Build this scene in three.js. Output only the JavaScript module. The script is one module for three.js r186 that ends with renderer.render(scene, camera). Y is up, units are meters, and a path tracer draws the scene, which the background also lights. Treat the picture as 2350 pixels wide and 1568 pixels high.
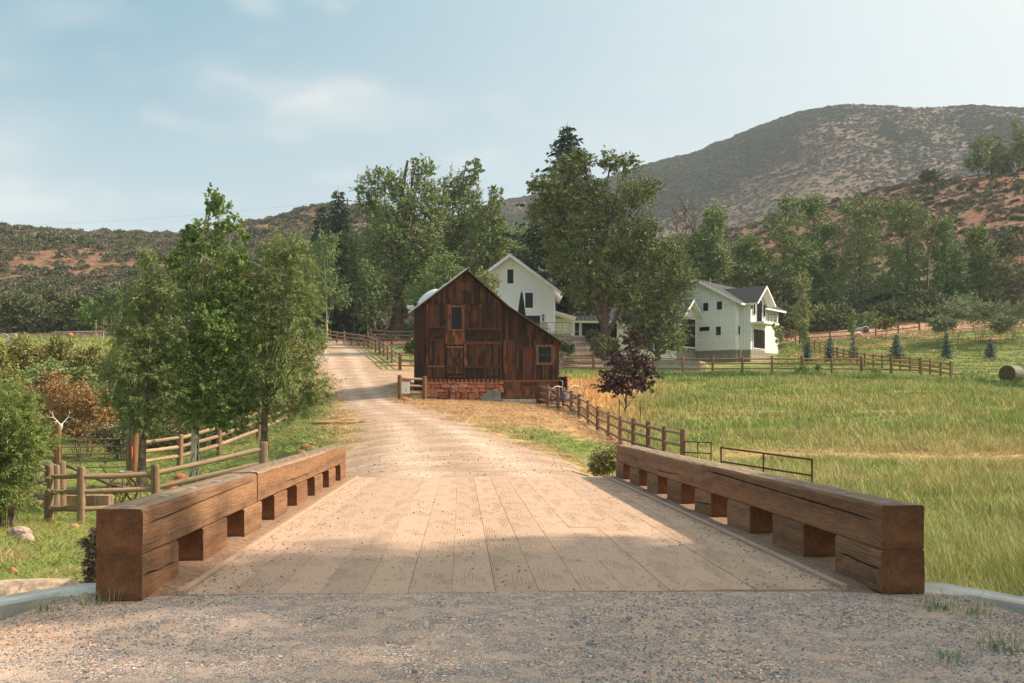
import * as THREE from 'three';
import { mergeGeometries, mergeVertices, toCreasedNormals } from 'three/addons/utils/BufferGeometryUtils.js';
import { RoundedBoxGeometry } from 'three/addons/geometries/RoundedBoxGeometry.js';

// ---------------------------------------------------------------- camera, sky, sun, exposure
const scene = new THREE.Scene();
const EYE = 1.27, F = 2285, MID = 1175;               // eye height, bearings: (b - MID) / F is sideways metres per metre of depth
const camera = new THREE.PerspectiveCamera(37.87, 1024 / 683, 0.1, 4000);
camera.position.set(0, EYE, 0);
camera.lookAt(0, EYE, -10);
camera.setViewOffset(1024, 683, 0, -67.9, 1024, 683);  // lens shifted up, verticals stay upright

const renderer = new THREE.WebGLRenderer({ antialias: true });
renderer.toneMapping = THREE.LinearToneMapping;
renderer.toneMappingExposure = 1.62;
renderer.shadowMap.enabled = true;
renderer.setSize(1024, 683);

const SUN = new THREE.Vector3(Math.cos(0.14), 0, -Math.sin(0.14)).multiplyScalar(Math.cos(0.70)).setY(Math.sin(0.70)).normalize();
const sun = new THREE.DirectionalLight(new THREE.Color().setRGB(1.0, 0.855, 0.67), 4.3);
sun.name = 'sun';
sun.position.copy(SUN).multiplyScalar(300);
sun.castShadow = true;
sun.shadow.radius = 2.5;
Object.assign(sun.shadow.camera, { left: -160, right: 160, top: 160, bottom: -160, near: 1, far: 800 });
sun.shadow.mapSize.set(4096, 4096);
scene.add(sun, sun.target);

// ---------------------------------------------------------------- seeded randomness and noise
function rng(seed) {
  let s = seed >>> 0;
  return () => { s = (s + 0x6d2b79f5) | 0; let t = Math.imul(s ^ (s >>> 15), 1 | s); t = (t + Math.imul(t ^ (t >>> 7), 61 | t)) ^ t; return ((t ^ (t >>> 14)) >>> 0) / 4294967296; };
}
const hash2 = (x, y) => { let h = Math.imul(x | 0, 374761393) + Math.imul(y | 0, 668265263); h = Math.imul(h ^ (h >>> 13), 1274126177); return ((h ^ (h >>> 16)) >>> 0) / 4294967296; };
const lerp = (a, b, t) => a + (b - a) * t, clamp = (x, a = 0, b = 1) => Math.min(b, Math.max(a, x));
const ss = (a, b, x) => { const t = clamp((x - a) / (b - a)); return t * t * (3 - 2 * t); };
function vnoise(x, y, px = 0, py = 0) {
  const ix = Math.floor(x), iy = Math.floor(y), fx = x - ix, fy = y - iy, m = (k, p) => (p ? ((k % p) + p) % p : k);
  const a = hash2(m(ix, px), m(iy, py)), b = hash2(m(ix + 1, px), m(iy, py)), c = hash2(m(ix, px), m(iy + 1, py)), d = hash2(m(ix + 1, px), m(iy + 1, py));
  const u = fx * fx * (3 - 2 * fx), v = fy * fy * (3 - 2 * fy);
  return lerp(lerp(a, b, u), lerp(c, d, u), v);
}
function fbm(x, y, o = 4, px = 0, py = 0) {
  let s = 0, a = 0.5, n = 0;
  for (let i = 0; i < o; i++) { s += a * vnoise(x + i * 17, y + i * 31, px, py); n += a; a *= 0.5; x *= 2; y *= 2; px *= 2; py *= 2; }
  return s / n;
}

// ---------------------------------------------------------------- sky: thin haze, paler towards the horizon and the sun
{
  const W = 1024, H = 512, data = new Float32Array(W * H * 4);
  for (let r = 0; r < H; r++) {
    const up = ((r + 0.5) / H - 0.5) * Math.PI, y = Math.sin(up), e = Math.max(0, y);
    for (let c = 0; c < W; c++) {
      const az = ((c + 0.5) / W - 0.5) * 2 * Math.PI, x = Math.cos(az) * Math.cos(up), z = Math.sin(az) * Math.cos(up);
      const cs = x * SUN.x + y * SUN.y + z * SUN.z;
      const t = Math.pow(ss(0.0, 0.5, e), 0.85), w = Math.pow(clamp((cs + 0.08) / 0.80), 1.35), near = Math.pow(clamp(cs), 14);
      let col = [lerp(0.50, 0.035, t), lerp(0.555, 0.20, t), lerp(0.565, 0.31, t)];
      const k = 0.93 * w;
      col = [lerp(col[0], 0.66, k), lerp(col[1], 0.68, k), lerp(col[2], 0.67, k)];
      const s = 1 / (e + 0.16), n0 = 1.5 * fbm(x * s * 2, z * s * 2, 3), n = fbm(x * s * 1.3 + 33, z * s * 1.9 + 12, 6), n2 = fbm(x * s * 6.4 + 3 + n0, z * s * 8.4 + 51, 5);
      const cl = clamp(ss(0.50, 0.80, n) * 0.55 + ss(0.6, 0.82, n2) * 0.34) * (0.35 + 0.65 * (1 - w));
      col = [lerp(col[0], 0.57, cl), lerp(col[1], 0.57, cl), lerp(col[2], 0.555, cl)];
      col = col.map((v, i) => v + near * [1.5, 1.25, 0.9][i]);
      if (y < 0) col = col.map((v) => v * 0.8);
      const o = (r * W + c) * 4;
      data[o] = col[0]; data[o + 1] = col[1]; data[o + 2] = col[2]; data[o + 3] = 1;
    }
  }
  const sky = new THREE.DataTexture(data, W, H, THREE.RGBAFormat, THREE.FloatType);
  sky.mapping = THREE.EquirectangularReflectionMapping;
  sky.magFilter = THREE.LinearFilter;
  sky.needsUpdate = true;
  scene.background = sky;
  scene.environment = sky;
}

// ---------------------------------------------------------------- naming helpers
const taken = new Map();
function numbered(name) { const n = taken.get(name) ?? 0; taken.set(name, n + 1); return n ? name + '_' + String(n).padStart(3, '0') : name; }
const on = (o) => { o.castShadow = true; o.receiveShadow = true; return o; };
function thing(name, label, category, pos = [0, 0, 0], turn = 0, group) {
  const g = new THREE.Group(); g.name = numbered(name); g.position.set(...pos); g.rotation.y = turn;
  g.userData = { label, category }; if (group) g.userData.group = group;
  scene.add(g); return g;
}
function part(name, geo, mat, parent, pos, rot) {
  const m = on(new THREE.Mesh(geo, mat)); m.name = name; if (pos) m.position.set(...pos); if (rot) m.rotation.set(...rot);
  parent.add(m); return m;
}
function sub(name, parent, pos, rot) { const g = new THREE.Group(); g.name = name; if (pos) g.position.set(...pos); if (rot) g.rotation.set(...rot); parent.add(g); return g; }
function single(name, geo, mat, label, category, group) {
  const m = on(new THREE.Mesh(geo, mat)); m.name = numbered(name); m.userData = { label, category }; if (group) m.userData.group = group; scene.add(m); return m;
}
function struct(name, geo, mat) { const m = on(new THREE.Mesh(geo, mat)); m.name = numbered(name); m.userData = { kind: 'structure' }; scene.add(m); return m; }
function stuff(name, geo, mat, mats, cols, label) {
  const im = on(new THREE.InstancedMesh(geo, mat, mats.length)); im.name = numbered(name);
  mats.forEach((m, i) => im.setMatrixAt(i, m)); if (cols) cols.forEach((c, i) => im.setColorAt(i, c));
  im.userData = { kind: 'stuff', label, category: name.split('_').pop() }; scene.add(im); return im;
}
const bx = (b, d) => (b - MID) * d / F;                 // sideways metres of bearing b at depth d
const yAt = (v, d) => EYE + (940 - v) * d / F;          // height seen at level v and depth d

// ---------------------------------------------------------------- textures
function tex(n, fn, srgb = true, m = n) {
  const d = new Uint8Array(n * m * 4);
  for (let y = 0; y < m; y++) for (let x = 0; x < n; x++) {
    const c = fn(x / n, y / m), o = (y * n + x) * 4;
    if (typeof c === 'number') d[o] = d[o + 1] = d[o + 2] = clamp(c) * 255; else for (let k = 0; k < 3; k++) d[o + k] = clamp(c[k]) * 255;
    d[o + 3] = 255;
  }
  const t = new THREE.DataTexture(d, n, m); t.wrapS = t.wrapT = THREE.RepeatWrapping; t.magFilter = THREE.LinearFilter; t.minFilter = THREE.LinearMipmapLinearFilter; t.generateMipmaps = true;
  if (srgb) t.colorSpace = THREE.SRGBColorSpace;
  t.needsUpdate = true; return t;
}
const rep = (t, x, y = x) => { const c = t.clone(); c.repeat.set(x, y); c.needsUpdate = true; return c; };
// pebbles: nearest-cell noise, returns [distance to edge 0..1, cell id]
function cells(u, v, n) {
  const x = u * n, y = v * n, ix = Math.floor(x), iy = Math.floor(y); let a = 9, b = 9, id = 0;
  for (let j = -1; j <= 1; j++) for (let i = -1; i <= 1; i++) {
    const cx = ((ix + i) % n + n) % n, cy = ((iy + j) % n + n) % n, h1 = hash2(cx * 7 + 1, cy * 13 + 5), h2 = hash2(cx * 11 + 3, cy * 5 + 9);
    const dx = ix + i + h1 - x, dy = iy + j + h2 - y, dd = dx * dx + dy * dy;
    if (dd < a) { b = a; a = dd; id = hash2(cx + 91, cy + 37); } else if (dd < b) b = dd;
  }
  return [Math.sqrt(b) - Math.sqrt(a), id];
}
const T = {};
{
  const N = 1024, hgt = new Float32Array(N * N);
  T.gravel = tex(N, (u, v) => {
    const big = cells(u, v, 56), small = cells(u, v, 130), n = fbm(u * 8, v * 8, 4, 8, 8);
    const pick = n > 0.5 + 0.13 * (big[1] - 0.5) && big[1] > 0.42 ? big : small, e = ss(0.0, 0.22, pick[0]);
    const id = pick[1], tone = 0.62 + 0.26 * hash2(id * 9999, 4) * e + 0.07 * (e - 1) + (id > 0.97 ? -0.2 : 0), red = hash2(id * 7777, 8);
    const base = red > 0.72 ? [1.0, 0.86, 0.8] : red < 0.3 ? [0.92, 0.92, 0.92] : [0.97, 0.92, 0.86];
    hgt[Math.round(v * N) * N + Math.round(u * N)] = e * (pick === big ? 1 : 0.55) * (0.5 + 0.5 * id);
    const dust = 0.8 * ss(0.46, 0.6, fbm(u * 16 + 5, v * 16, 3, 16, 16));
    return base.map((k, i) => lerp(k * tone * 1.08, [0.9, 0.82, 0.75][i], dust * 0.65));
  });
  T.gravelH = tex(N, (u, v) => hgt[Math.round(v * N) * N + Math.round(u * N)], false);
  T.dirt = tex(N, (u, v) => {
    const c = cells(u, v, 110), n = fbm(u * 6, v * 6, 5, 6, 6), f = fbm(u * 90, v * 90, 2, 90, 90), peb = c[1] > 0.8 ? ss(0.04, 0.2, c[0]) : 0, t = 0.68 + 0.26 * n + 0.24 * (f - 0.5);
    return [lerp(t * 1.02, 0.45 + 0.5 * hash2(c[1] * 999, 2), peb * 0.6), lerp(t, 0.45 + 0.45 * hash2(c[1] * 999, 2), peb * 0.6), lerp(t * 0.97, 0.44 + 0.42 * hash2(c[1] * 999, 2), peb * 0.6)];
  });
  T.dirtH = tex(N, (u, v) => { const c = cells(u, v, 110); return 0.35 * fbm(u * 20, v * 20, 4, 20, 20) + (c[1] > 0.75 ? ss(0.03, 0.3, c[0]) * 0.6 : 0); }, false);
  // sawn wood: grain runs along u, one unit = 1 m of length x 0.5 m across
  T.wood = tex(1024, (u, v) => {
    const warp = fbm(u * 3, v * 5, 3, 3, 5) * 0.9, g = fbm(u * 5, (v + warp * 0.022) * 110, 3, 5, 0), g2 = fbm(u * 18, v * 220, 2, 18, 220), st = fbm(u * 2, v * 7, 3, 2, 7), saw = fbm(u * 260, v * 3, 2, 260, 3), run = ss(0.5, 0.75, fbm(u * 7, v * 2.0 + 3, 4, 7, 2)) * fbm(u * 60, v * 2, 2, 60, 2);
    const t = 0.63 - 0.10 * run + 0.26 * (g - 0.5) + 0.16 * (g2 - 0.5) + 0.3 * (st - 0.5) + 0.1 * (saw - 0.5);
    return [t * 1.05, t, t * 0.93];
  }, true, 512);
  T.woodH = tex(1024, (u, v) => { const warp = fbm(u * 3, v * 5, 3, 3, 5) * 0.9; return fbm(u * 5, (v + warp * 0.022) * 110, 3, 5, 0) * 0.6 + 0.25 * fbm(u * 18, v * 220, 2, 18, 220) + 0.15 * fbm(u * 260, v * 3, 2, 260, 3); }, false, 512);
  // weathered deck plank: heavy raised grain, dusted with dirt
  const plankGrain = (u, v) => { const w = fbm(u * 2, v * 3, 3, 2, 3); const r = Math.sin((v * 15 + w * 3.2 + 0.35 * fbm(u * 6, v * 2, 2, 6, 2)) * 12.6); return 0.5 + 0.5 * r; };
  T.plank = tex(1024, (u, v) => {
    const g = plankGrain(u, v), d = fbm(u * 7 + 3, v * 7, 4, 7, 7), c = cells(u, v, 60), peb = c[1] > 0.965 ? ss(0.05, 0.16, c[0]) : 0, show = ss(0.42, 0.66, d);
    const t = lerp(0.86, 0.77 + 0.13 * g, show) + 0.1 * (fbm(u * 120, v * 120, 2, 120, 120) - 0.5), p = 0.5 + 0.35 * hash2(c[1] * 1e5, 3);
    return [lerp(t * 1.03, p, peb), lerp(t * 0.97, p, peb), lerp(t * 0.9, p, peb)];
  });
  T.plankH = tex(1024, (u, v) => { const g = plankGrain(u, v), d = fbm(u * 7 + 3, v * 7, 4, 7, 7), c = cells(u, v, 60); return g * 0.5 * ss(0.42, 0.66, d) + 0.2 + (c[1] > 0.965 ? ss(0.05, 0.16, c[0]) * 0.5 : 0); }, false);
  T.endgrain = tex(512, (u, v) => {
    const x = u - 0.62, y = v - 0.4, r = Math.hypot(x, y) * (1 + 0.06 * fbm(u * 5, v * 5, 3)), a = Math.atan2(y, x), ring = 0.5 + 0.5 * Math.sin(r * 150 + 5 * fbm(u * 5, v * 5, 3));
    const t = 0.58 + 0.2 * ring + 0.24 * (fbm(u * 40, v * 40, 2) - 0.5) + 0.3 * (fbm(u * 4, v * 4, 3) - 0.5); return [t * 1.06, t * 0.96, t * 0.86];
  });
  // barn board: streaked, sun-burnt and blackened fir, grain along v, 1 unit = 0.25 m x 3 m
  T.board = tex(256, (u, v) => {
    const g = fbm(u * 24, v * 5, 3, 24, 5), s = fbm(u * 6, v * 3 + 4, 4, 6, 3), k = fbm(u * 3 + 9, v * 9, 3, 3, 9), t = 0.36 + 0.34 * g + 0.55 * (s - 0.5);
    const blk = ss(0.54, 0.72, k) * 0.5; return [lerp(t * 1.22, 0.2, blk), lerp(t * 0.95, 0.18, blk), lerp(t * 0.78, 0.16, blk)];
  }, true, 1024);
  T.boardH = tex(256, (u, v) => fbm(u * 24, v * 5, 3, 24, 5), false, 1024);
  T.stone = tex(512, (u, v) => { const n = fbm(u * 6, v * 6, 5, 6, 6), f = fbm(u * 40, v * 40, 3, 40, 40), t = 0.5 + 0.5 * n + 0.35 * (f - 0.5); return [t * 1.06, t * 0.96, t * 0.92]; });
  T.stoneH = tex(512, (u, v) => fbm(u * 10, v * 10, 5, 10, 10), false);
  T.bark = tex(512, (u, v) => { const n = fbm(u * 14, v * 3, 4, 14, 3), t = 0.35 + 0.6 * n; return [t * 1.04, t * 0.96, t * 0.88]; });
  T.barkH = tex(512, (u, v) => fbm(u * 14, v * 3, 4, 14, 3), false);
  T.aspen = tex(512, (u, v) => {
    const n = fbm(u * 6, v * 14, 4, 6, 14), k = fbm(u * 4 + 3, v * 8, 3, 4, 8), l = fbm(u * 3, v * 60, 2, 3, 60), t = 0.78 + 0.25 * (n - 0.5), dk = Math.max(ss(0.66, 0.72, k), 0.6 * ss(0.74, 0.8, l));
    return [lerp(t, 0.16, dk), lerp(t * 0.98, 0.14, dk), lerp(t * 0.88, 0.12, dk)];
  });
  T.concrete = tex(512, (u, v) => { const n = fbm(u * 5, v * 5, 5, 5, 5), f = vnoise(u * 200, v * 200, 200, 200), t = 0.66 + 0.3 * (n - 0.5) + 0.1 * (f - 0.5); return [t, t * 0.985, t * 0.95]; });
  T.paint = tex(256, (u, v) => { const n = fbm(u * 4, v * 4, 4, 4, 4), t = 0.96 + 0.08 * (n - 0.5); return [t, t, t * 0.99]; });
  T.grassy = tex(1024, (u, v) => { const n = fbm(u * 9, v * 9, 5, 9, 9), f = fbm(u * 120, v * 120, 3, 120, 120), t = 0.45 + 0.45 * n + 0.6 * (f - 0.5); return [t * 1.05, t, t * 0.9]; });
  T.grassyH = tex(512, (u, v) => fbm(u * 60, v * 60, 4, 60, 60), false);
  T.shingle = tex(512, (u, v) => { const row = Math.floor(v * 24), o = row % 2 * 0.5, c = Math.floor(u * 16 + o), e = (v * 24) % 1, t = 0.55 + 0.3 * hash2(c, row) + 0.25 * (fbm(u * 80, v * 80, 2, 80, 80) - 0.5) - (e < 0.12 ? 0.18 : 0); return [t, t * 0.99, t * 0.98]; });
  T.fiber = tex(512, (u, v) => { const t = 0.5 + 0.7 * (fbm(u * 60, v * 60, 3, 60, 60) - 0.5) + 0.3 * (fbm(u * 8, v * 8, 3, 8, 8) - 0.5); return [t * 1.05, t, t * 0.85]; });
}
const std = (o) => new THREE.MeshStandardMaterial({ roughness: 0.9, metalness: 0, ...o, color: Array.isArray(o.color) ? new THREE.Color().setRGB(...o.color) : o.color ?? 0xffffff });
const phys = (o) => new THREE.MeshPhysicalMaterial({ roughness: 0.9, metalness: 0, ...o, color: Array.isArray(o.color) ? new THREE.Color().setRGB(...o.color) : o.color ?? 0xffffff });
const M = {
  timber: std({ color: [0.60, 0.33, 0.175], map: T.wood, bumpMap: T.woodH, bumpScale: 0.006, roughness: 0.85 }),
  timberTop: std({ color: [0.70, 0.52, 0.37], map: T.wood, bumpMap: T.woodH, bumpScale: 0.008 }),
  timberEnd: std({ color: [0.33, 0.17, 0.085], map: T.endgrain, bumpMap: T.endgrain, bumpScale: 0.002 }),
  iron: std({ color: [0.10, 0.085, 0.075], roughness: 0.6, metalness: 0.5 }),
  rust: std({ color: [0.16, 0.075, 0.045], roughness: 0.9, map: T.stone }),
  zinc: std({ color: [0.42, 0.42, 0.43], roughness: 0.55, metalness: 0.6 }),
  concrete: std({ color: [1.35, 1.32, 1.24], map: T.concrete, bumpMap: T.concrete, bumpScale: 0.004 }),
  oldConcrete: std({ color: [0.78, 0.75, 0.68], map: T.concrete, bumpMap: T.concrete, bumpScale: 0.006 }),
  redRock: std({ color: [0.92, 0.40, 0.22], map: T.stone, bumpMap: T.stoneH, bumpScale: 0.02 }),
  redRock2: std({ color: [0.72, 0.30, 0.175], map: T.stone, bumpMap: T.stoneH, bumpScale: 0.02 }),
  redRock3: std({ color: [0.98, 0.52, 0.33], map: T.stone, bumpMap: T.stoneH, bumpScale: 0.02 }),
  paleRock: std({ color: [1.15, 1.0, 0.78], map: T.stone, bumpMap: T.stoneH, bumpScale: 0.02 }),
  greyStone: std({ color: [0.62, 0.56, 0.48], map: T.stone, bumpMap: T.stoneH, bumpScale: 0.02 }),
  white: std({ color: [0.80, 0.80, 0.77], roughness: 0.6, map: T.paint }),
  whitePaint: std({ color: [0.80, 0.80, 0.77], roughness: 0.55 }),
  glass: phys({ color: [0.012, 0.014, 0.015], roughness: 0.12, specularIntensity: 0.35 }),
  blackFrame: std({ color: [0.02, 0.02, 0.022], roughness: 0.5 }),
  shingle: std({ color: [0.115, 0.115, 0.125], map: T.shingle, bumpMap: T.shingle, bumpScale: 0.01 }),
  metalRoof: std({ color: [0.10, 0.10, 0.105], roughness: 0.4, metalness: 0.5 }),
  bark: std({ color: [0.30, 0.22, 0.15], map: T.bark, bumpMap: T.barkH, bumpScale: 0.03 }),
  barkGrey: std({ color: [0.40, 0.36, 0.30], map: T.bark, bumpMap: T.barkH, bumpScale: 0.012 }),
  aspenBark: std({ color: [1.15, 1.08, 0.95], map: T.aspen }),
  deadWood: std({ color: [0.36, 0.30, 0.26], map: T.bark }),
};
// log woods: a few tones, the posts a little redder
const logTex = rep(T.wood, 0.5, 1); logTex.rotation = Math.PI / 2; const logH = rep(T.woodH, 0.5, 1); logH.rotation = Math.PI / 2;
const logMat = (c) => std({ color: c.map((v) => v * 1.65), map: logTex, bumpMap: logH, bumpScale: 0.006 });
M.railNear = [logMat([0.46, 0.36, 0.26]), logMat([0.40, 0.31, 0.22]), logMat([0.52, 0.40, 0.28])];
M.postNear = [logMat([0.38, 0.26, 0.17]), logMat([0.44, 0.32, 0.22])];
M.railPale = [logMat([0.66, 0.50, 0.34]), logMat([0.58, 0.44, 0.30])];
M.railGrey = [logMat([0.52, 0.38, 0.29]), logMat([0.46, 0.33, 0.25]), logMat([0.57, 0.43, 0.33])];
M.postRed = [logMat([0.36, 0.19, 0.115]), logMat([0.32, 0.165, 0.10]), logMat([0.42, 0.25, 0.16])];
M.railTan = [logMat([0.42, 0.25, 0.14]), logMat([0.47, 0.29, 0.165])];
// ---------------------------------------------------------------- land: heights by bearing and depth, smoothed
const DS = [19, 24, 30, 36, 42, 48, 55, 62, 75, 82, 90, 98, 110, 130, 160, 200, 250, 330, 450];
const COLS = [
  [-1200, [-1.3, -1.3, -1.2, -1.2, -1.1, -0.9, -0.4, 0.5, 3, 4.4, 6, 7.4, 9.5, 12, 20, 31, 43, 60, 78]],
  [0, [-1.5, -1.5, -1.4, -1.4, -1.3, -1.1, -0.6, 0.5, 3.2, 4.6, 6.3, 7.6, 9.0, 11.4, 20, 33, 44.5, 62, 77]],
  [200, [-1.5, -1.5, -1.5, -1.45, -1.5, -1.2, -0.6, 0.4, 3.2, 4.6, 6.3, 7.6, 9.1, 11.4, 19.5, 32, 43, 60, 74]],
  [450, [-1.4, -1.4, -1.4, -1.35, -1.2, -0.95, -0.3, 0.8, 3.4, 4.8, 6.4, 7.7, 9.2, 12, 19, 29, 41, 58, 72]],
  [620, [-0.9, -0.9, -0.8, -0.4, -0.2, 0.1, 0.6, 1.4, 3.6, 4.9, 6.4, 7.7, 9, 12, 18, 27, 41, 63, 79]],
  [720, [-0.3, -0.2, 0, 0.35, 0.65, 0.9, 1.4, 2.0, 3.9, 5.0, 6.3, 7.4, 8.6, 11.5, 17, 26, 42, 68.5, 84]],
  [870, [0, 0.15, 0.4, 0.7, 1.0, 1.35, 1.75, 2.35, 4.15, 5.1, 6.2, 7.3, 8.5, 11, 16, 25, 42, 68, 84]],
  [1060, [0, 0.2, 0.5, 0.75, 1.05, 1.3, 1.6, 2.0, 3.9, 5.1, 6.5, 7.8, 8.6, 10.5, 16, 25, 38, 58, 75]],
  [1250, [0, 0.1, 0.2, 0.3, 0.65, 1.0, 1.35, 1.85, 3.7, 4.35, 5.3, 7.3, 8.4, 11, 17, 26, 37, 55, 75]],
  [1330, [-0.1, -0.1, -0.1, -0.1, 0.1, 0.45, 1.1, 1.85, 3.8, 4.25, 5.2, 6.8, 8.0, 10.6, 17, 26, 37, 55, 75]],
  [1420, [-0.4, -0.45, -0.5, -0.5, -0.3, 0.0, 0.8, 1.7, 3.7, 4.25, 4.9, 5.8, 6.8, 10, 17, 27, 38, 55, 75]],
  [1560, [-0.8, -0.75, -0.7, -0.58, -0.35, 0.02, 0.9, 1.9, 3.6, 4.25, 4.9, 5.6, 6.6, 10, 17, 29, 43, 58, 75]],
  [1800, [-1, -0.9, -0.78, -0.62, -0.28, 0.12, 1.0, 2.0, 3.65, 4.25, 4.8, 5.5, 6.9, 10.5, 19, 33, 49, 60, 75]],
  [2100, [-1, -0.95, -0.8, -0.62, -0.28, 0.12, 1.0, 1.95, 3.5, 4.15, 4.8, 5.8, 7.6, 12, 23, 40, 58, 68, 80]],
  [2349, [-1, -0.95, -0.8, -0.62, -0.28, 0.1, 0.9, 1.7, 2.75, 3.2, 4.0, 5.4, 8.0, 13, 26, 44, 62, 75, 85]],
  [3600, [-1, -0.95, -0.8, -0.6, -0.25, 0.1, 0.9, 1.7, 2.8, 3.3, 4.1, 5.6, 8.5, 14, 30, 50, 70, 90, 100]],
];
const TB = { nb: 240, nd: 150, b0: -1200, b1: 3600, l0: Math.log(19), l1: Math.log(450) };
{
  const g = new Float32Array(TB.nb * TB.nd);
  for (let j = 0; j < TB.nd; j++) {
    const d = Math.exp(lerp(TB.l0, TB.l1, j / (TB.nd - 1)));
    let k = 0; while (k < DS.length - 2 && DS[k + 1] < d) k++;
    const t = clamp((d - DS[k]) / (DS[k + 1] - DS[k]));
    for (let i = 0; i < TB.nb; i++) {
      const b = lerp(TB.b0, TB.b1, i / (TB.nb - 1));
      let c = 0; while (c < COLS.length - 2 && COLS[c + 1][0] < b) c++;
      const s = clamp((b - COLS[c][0]) / (COLS[c + 1][0] - COLS[c][0]));
      g[j * TB.nb + i] = lerp(lerp(COLS[c][1][k], COLS[c][1][k + 1], t), lerp(COLS[c + 1][1][k], COLS[c + 1][1][k + 1], t), s);
    }
  }
  for (let pass = 0; pass < 5; pass++) {
    const s = g.slice();
    for (let j = 1; j < TB.nd - 1; j++) for (let i = 1; i < TB.nb - 1; i++) { const o = j * TB.nb + i; g[o] = (s[o] * 4 + s[o - 1] + s[o + 1] + s[o - TB.nb] + s[o + TB.nb]) / 8; }
  }
  TB.g = g;
}
function table(b, d) {
  const x = clamp((b - TB.b0) / (TB.b1 - TB.b0)) * (TB.nb - 1.001), y = clamp((Math.log(Math.max(d, 1)) - TB.l0) / (TB.l1 - TB.l0)) * (TB.nd - 1.001), i = Math.floor(x), j = Math.floor(y), o = j * TB.nb + i, s = x - i, t = y - j;
  return lerp(lerp(TB.g[o], TB.g[o + 1], s), lerp(TB.g[o + TB.nb], TB.g[o + TB.nb + 1], s), t);
}
const axis = (d) => 0.047 - 0.0516 * (d - 6.73);        // centre line of the bridge
function height(x, z) {
  const d = Math.max(-z, 0.5), w = x - axis(d), aw = Math.abs(w);
  // approach on the camera's side of the bridge
  const flat = -0.003 - 0.17 * ss(2.95, 3.7, aw) - 0.06 * ss(3.7, 4.6, aw) - 0.5 * ss(4.6, 11, aw) - 0.05 * ss(6, 3, d) + 0.011 * ss(5.4, 6.7, d) * ss(2.5, 2.2, aw) + 0.012 * (fbm(x * 0.9, z * 0.9, 3) - 0.5);
  if (d < 6.9) return flat;
  const bank = w < 0 ? -1.62 : -1.05, creek = lerp(bank, -2.2, ss(3.4, 2.6, aw));
  if (d < 17.2) return lerp(flat, creek + 0.12 * (fbm(x * 0.6, z * 0.6, 3) - 0.5), ss(6.9, w < -3 ? 11.5 : 8.6 - 0.6 * ss(4, 3, aw), d));
  const b = MID + F * x / d;
  let y = table(b, Math.max(d, 19));
  // raised ground beside the left corner of the barn
  y += 0.62 * ss(56.4, 58.6, d) * (1 - ss(60, 72, d)) * ss(860, 930, b) * (1 - ss(972, 980, b));
  // small unevenness growing with the scale of the land
  const rough = clamp(d / 60, 0.25, 1), far = ss(110, 200, d);
  y += 0.10 * rough * (fbm(x * 0.35 + 9, z * 0.35, 4) - 0.5) * (1 - 0.75 * onRoad(b, d)) + 0.05 * (fbm(x * 1.3, z * 1.3, 3) - 0.5) * (1 - 0.8 * onRoad(b, d)) + far * 5.5 * (fbm(x * 0.022 + 3, z * 0.022, 4) - 0.5);
  if (d < 19.6) y = lerp(creek, y, ss(17.2, 18.6 + 0.9 * ss(2.4, 4.5, aw), d));
  if (d < 21 && aw < 2.6) y = lerp(Math.min(y, 0.005), y, ss(18.8, 21, d));
  return y;
}
const RD = [[17, 800, 1385], [18.7, 806, 1376], [21, 780, 1352], [23.8, 770, 1310], [26.5, 798, 1250], [30, 826, 1175], [35, 838, 1092], [40, 826, 1036], [45, 812, 985], [50, 798, 945], [56, 783, 908], [62, 766, 893], [70, 744, 872], [78, 728, 862], [86, 716, 852], [94, 704, 838], [102, 690, 812], [110, 660, 792], [118, 560, 772], [124, 470, 700]];
function roadEdge(d) {
  let k = 0; while (k < RD.length - 2 && RD[k + 1][0] < d) k++;
  const t = clamp((d - RD[k][0]) / (RD[k + 1][0] - RD[k][0])); return [lerp(RD[k][1], RD[k + 1][1], t), lerp(RD[k][2], RD[k + 1][2], t)];
}
function onRoad(b, d) {                                  // 1 on the drive, 0 off it, soft ragged edge
  if (d < 16.5 || d > 124) return 0;
  const [l, r] = roadEdge(d), n = (fbm(b * d * 0.0006 + 5, d * 0.55, 3) - 0.5) * F / d * 1.5, s = F / d * 0.5;
  let m = ss(l - s, l + s, b + n) * (1 - ss(r - s, r + s, b + n));
  const branch = ss(22.2, 23.2, d) * (1 - ss(25.2, 26.6, d)) * ss(560, 760, b) * (1 - ss(800, 860, b)); // side track turning off behind the bridge
  const yard = ss(61, 64, d) * (1 - ss(74, 79, d)) * ss(840, 860, b) * (1 - ss(960, 970, b)); // dirt apron beside the barn
  return Math.max(m, branch, yard * 0.95);
}
const RED = [0.235, 0.105, 0.062], TAN = [0.245, 0.165, 0.105];
const mixc = (a, b, t) => [lerp(a[0], b[0], t), lerp(a[1], b[1], t), lerp(a[2], b[2], t)];
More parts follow.
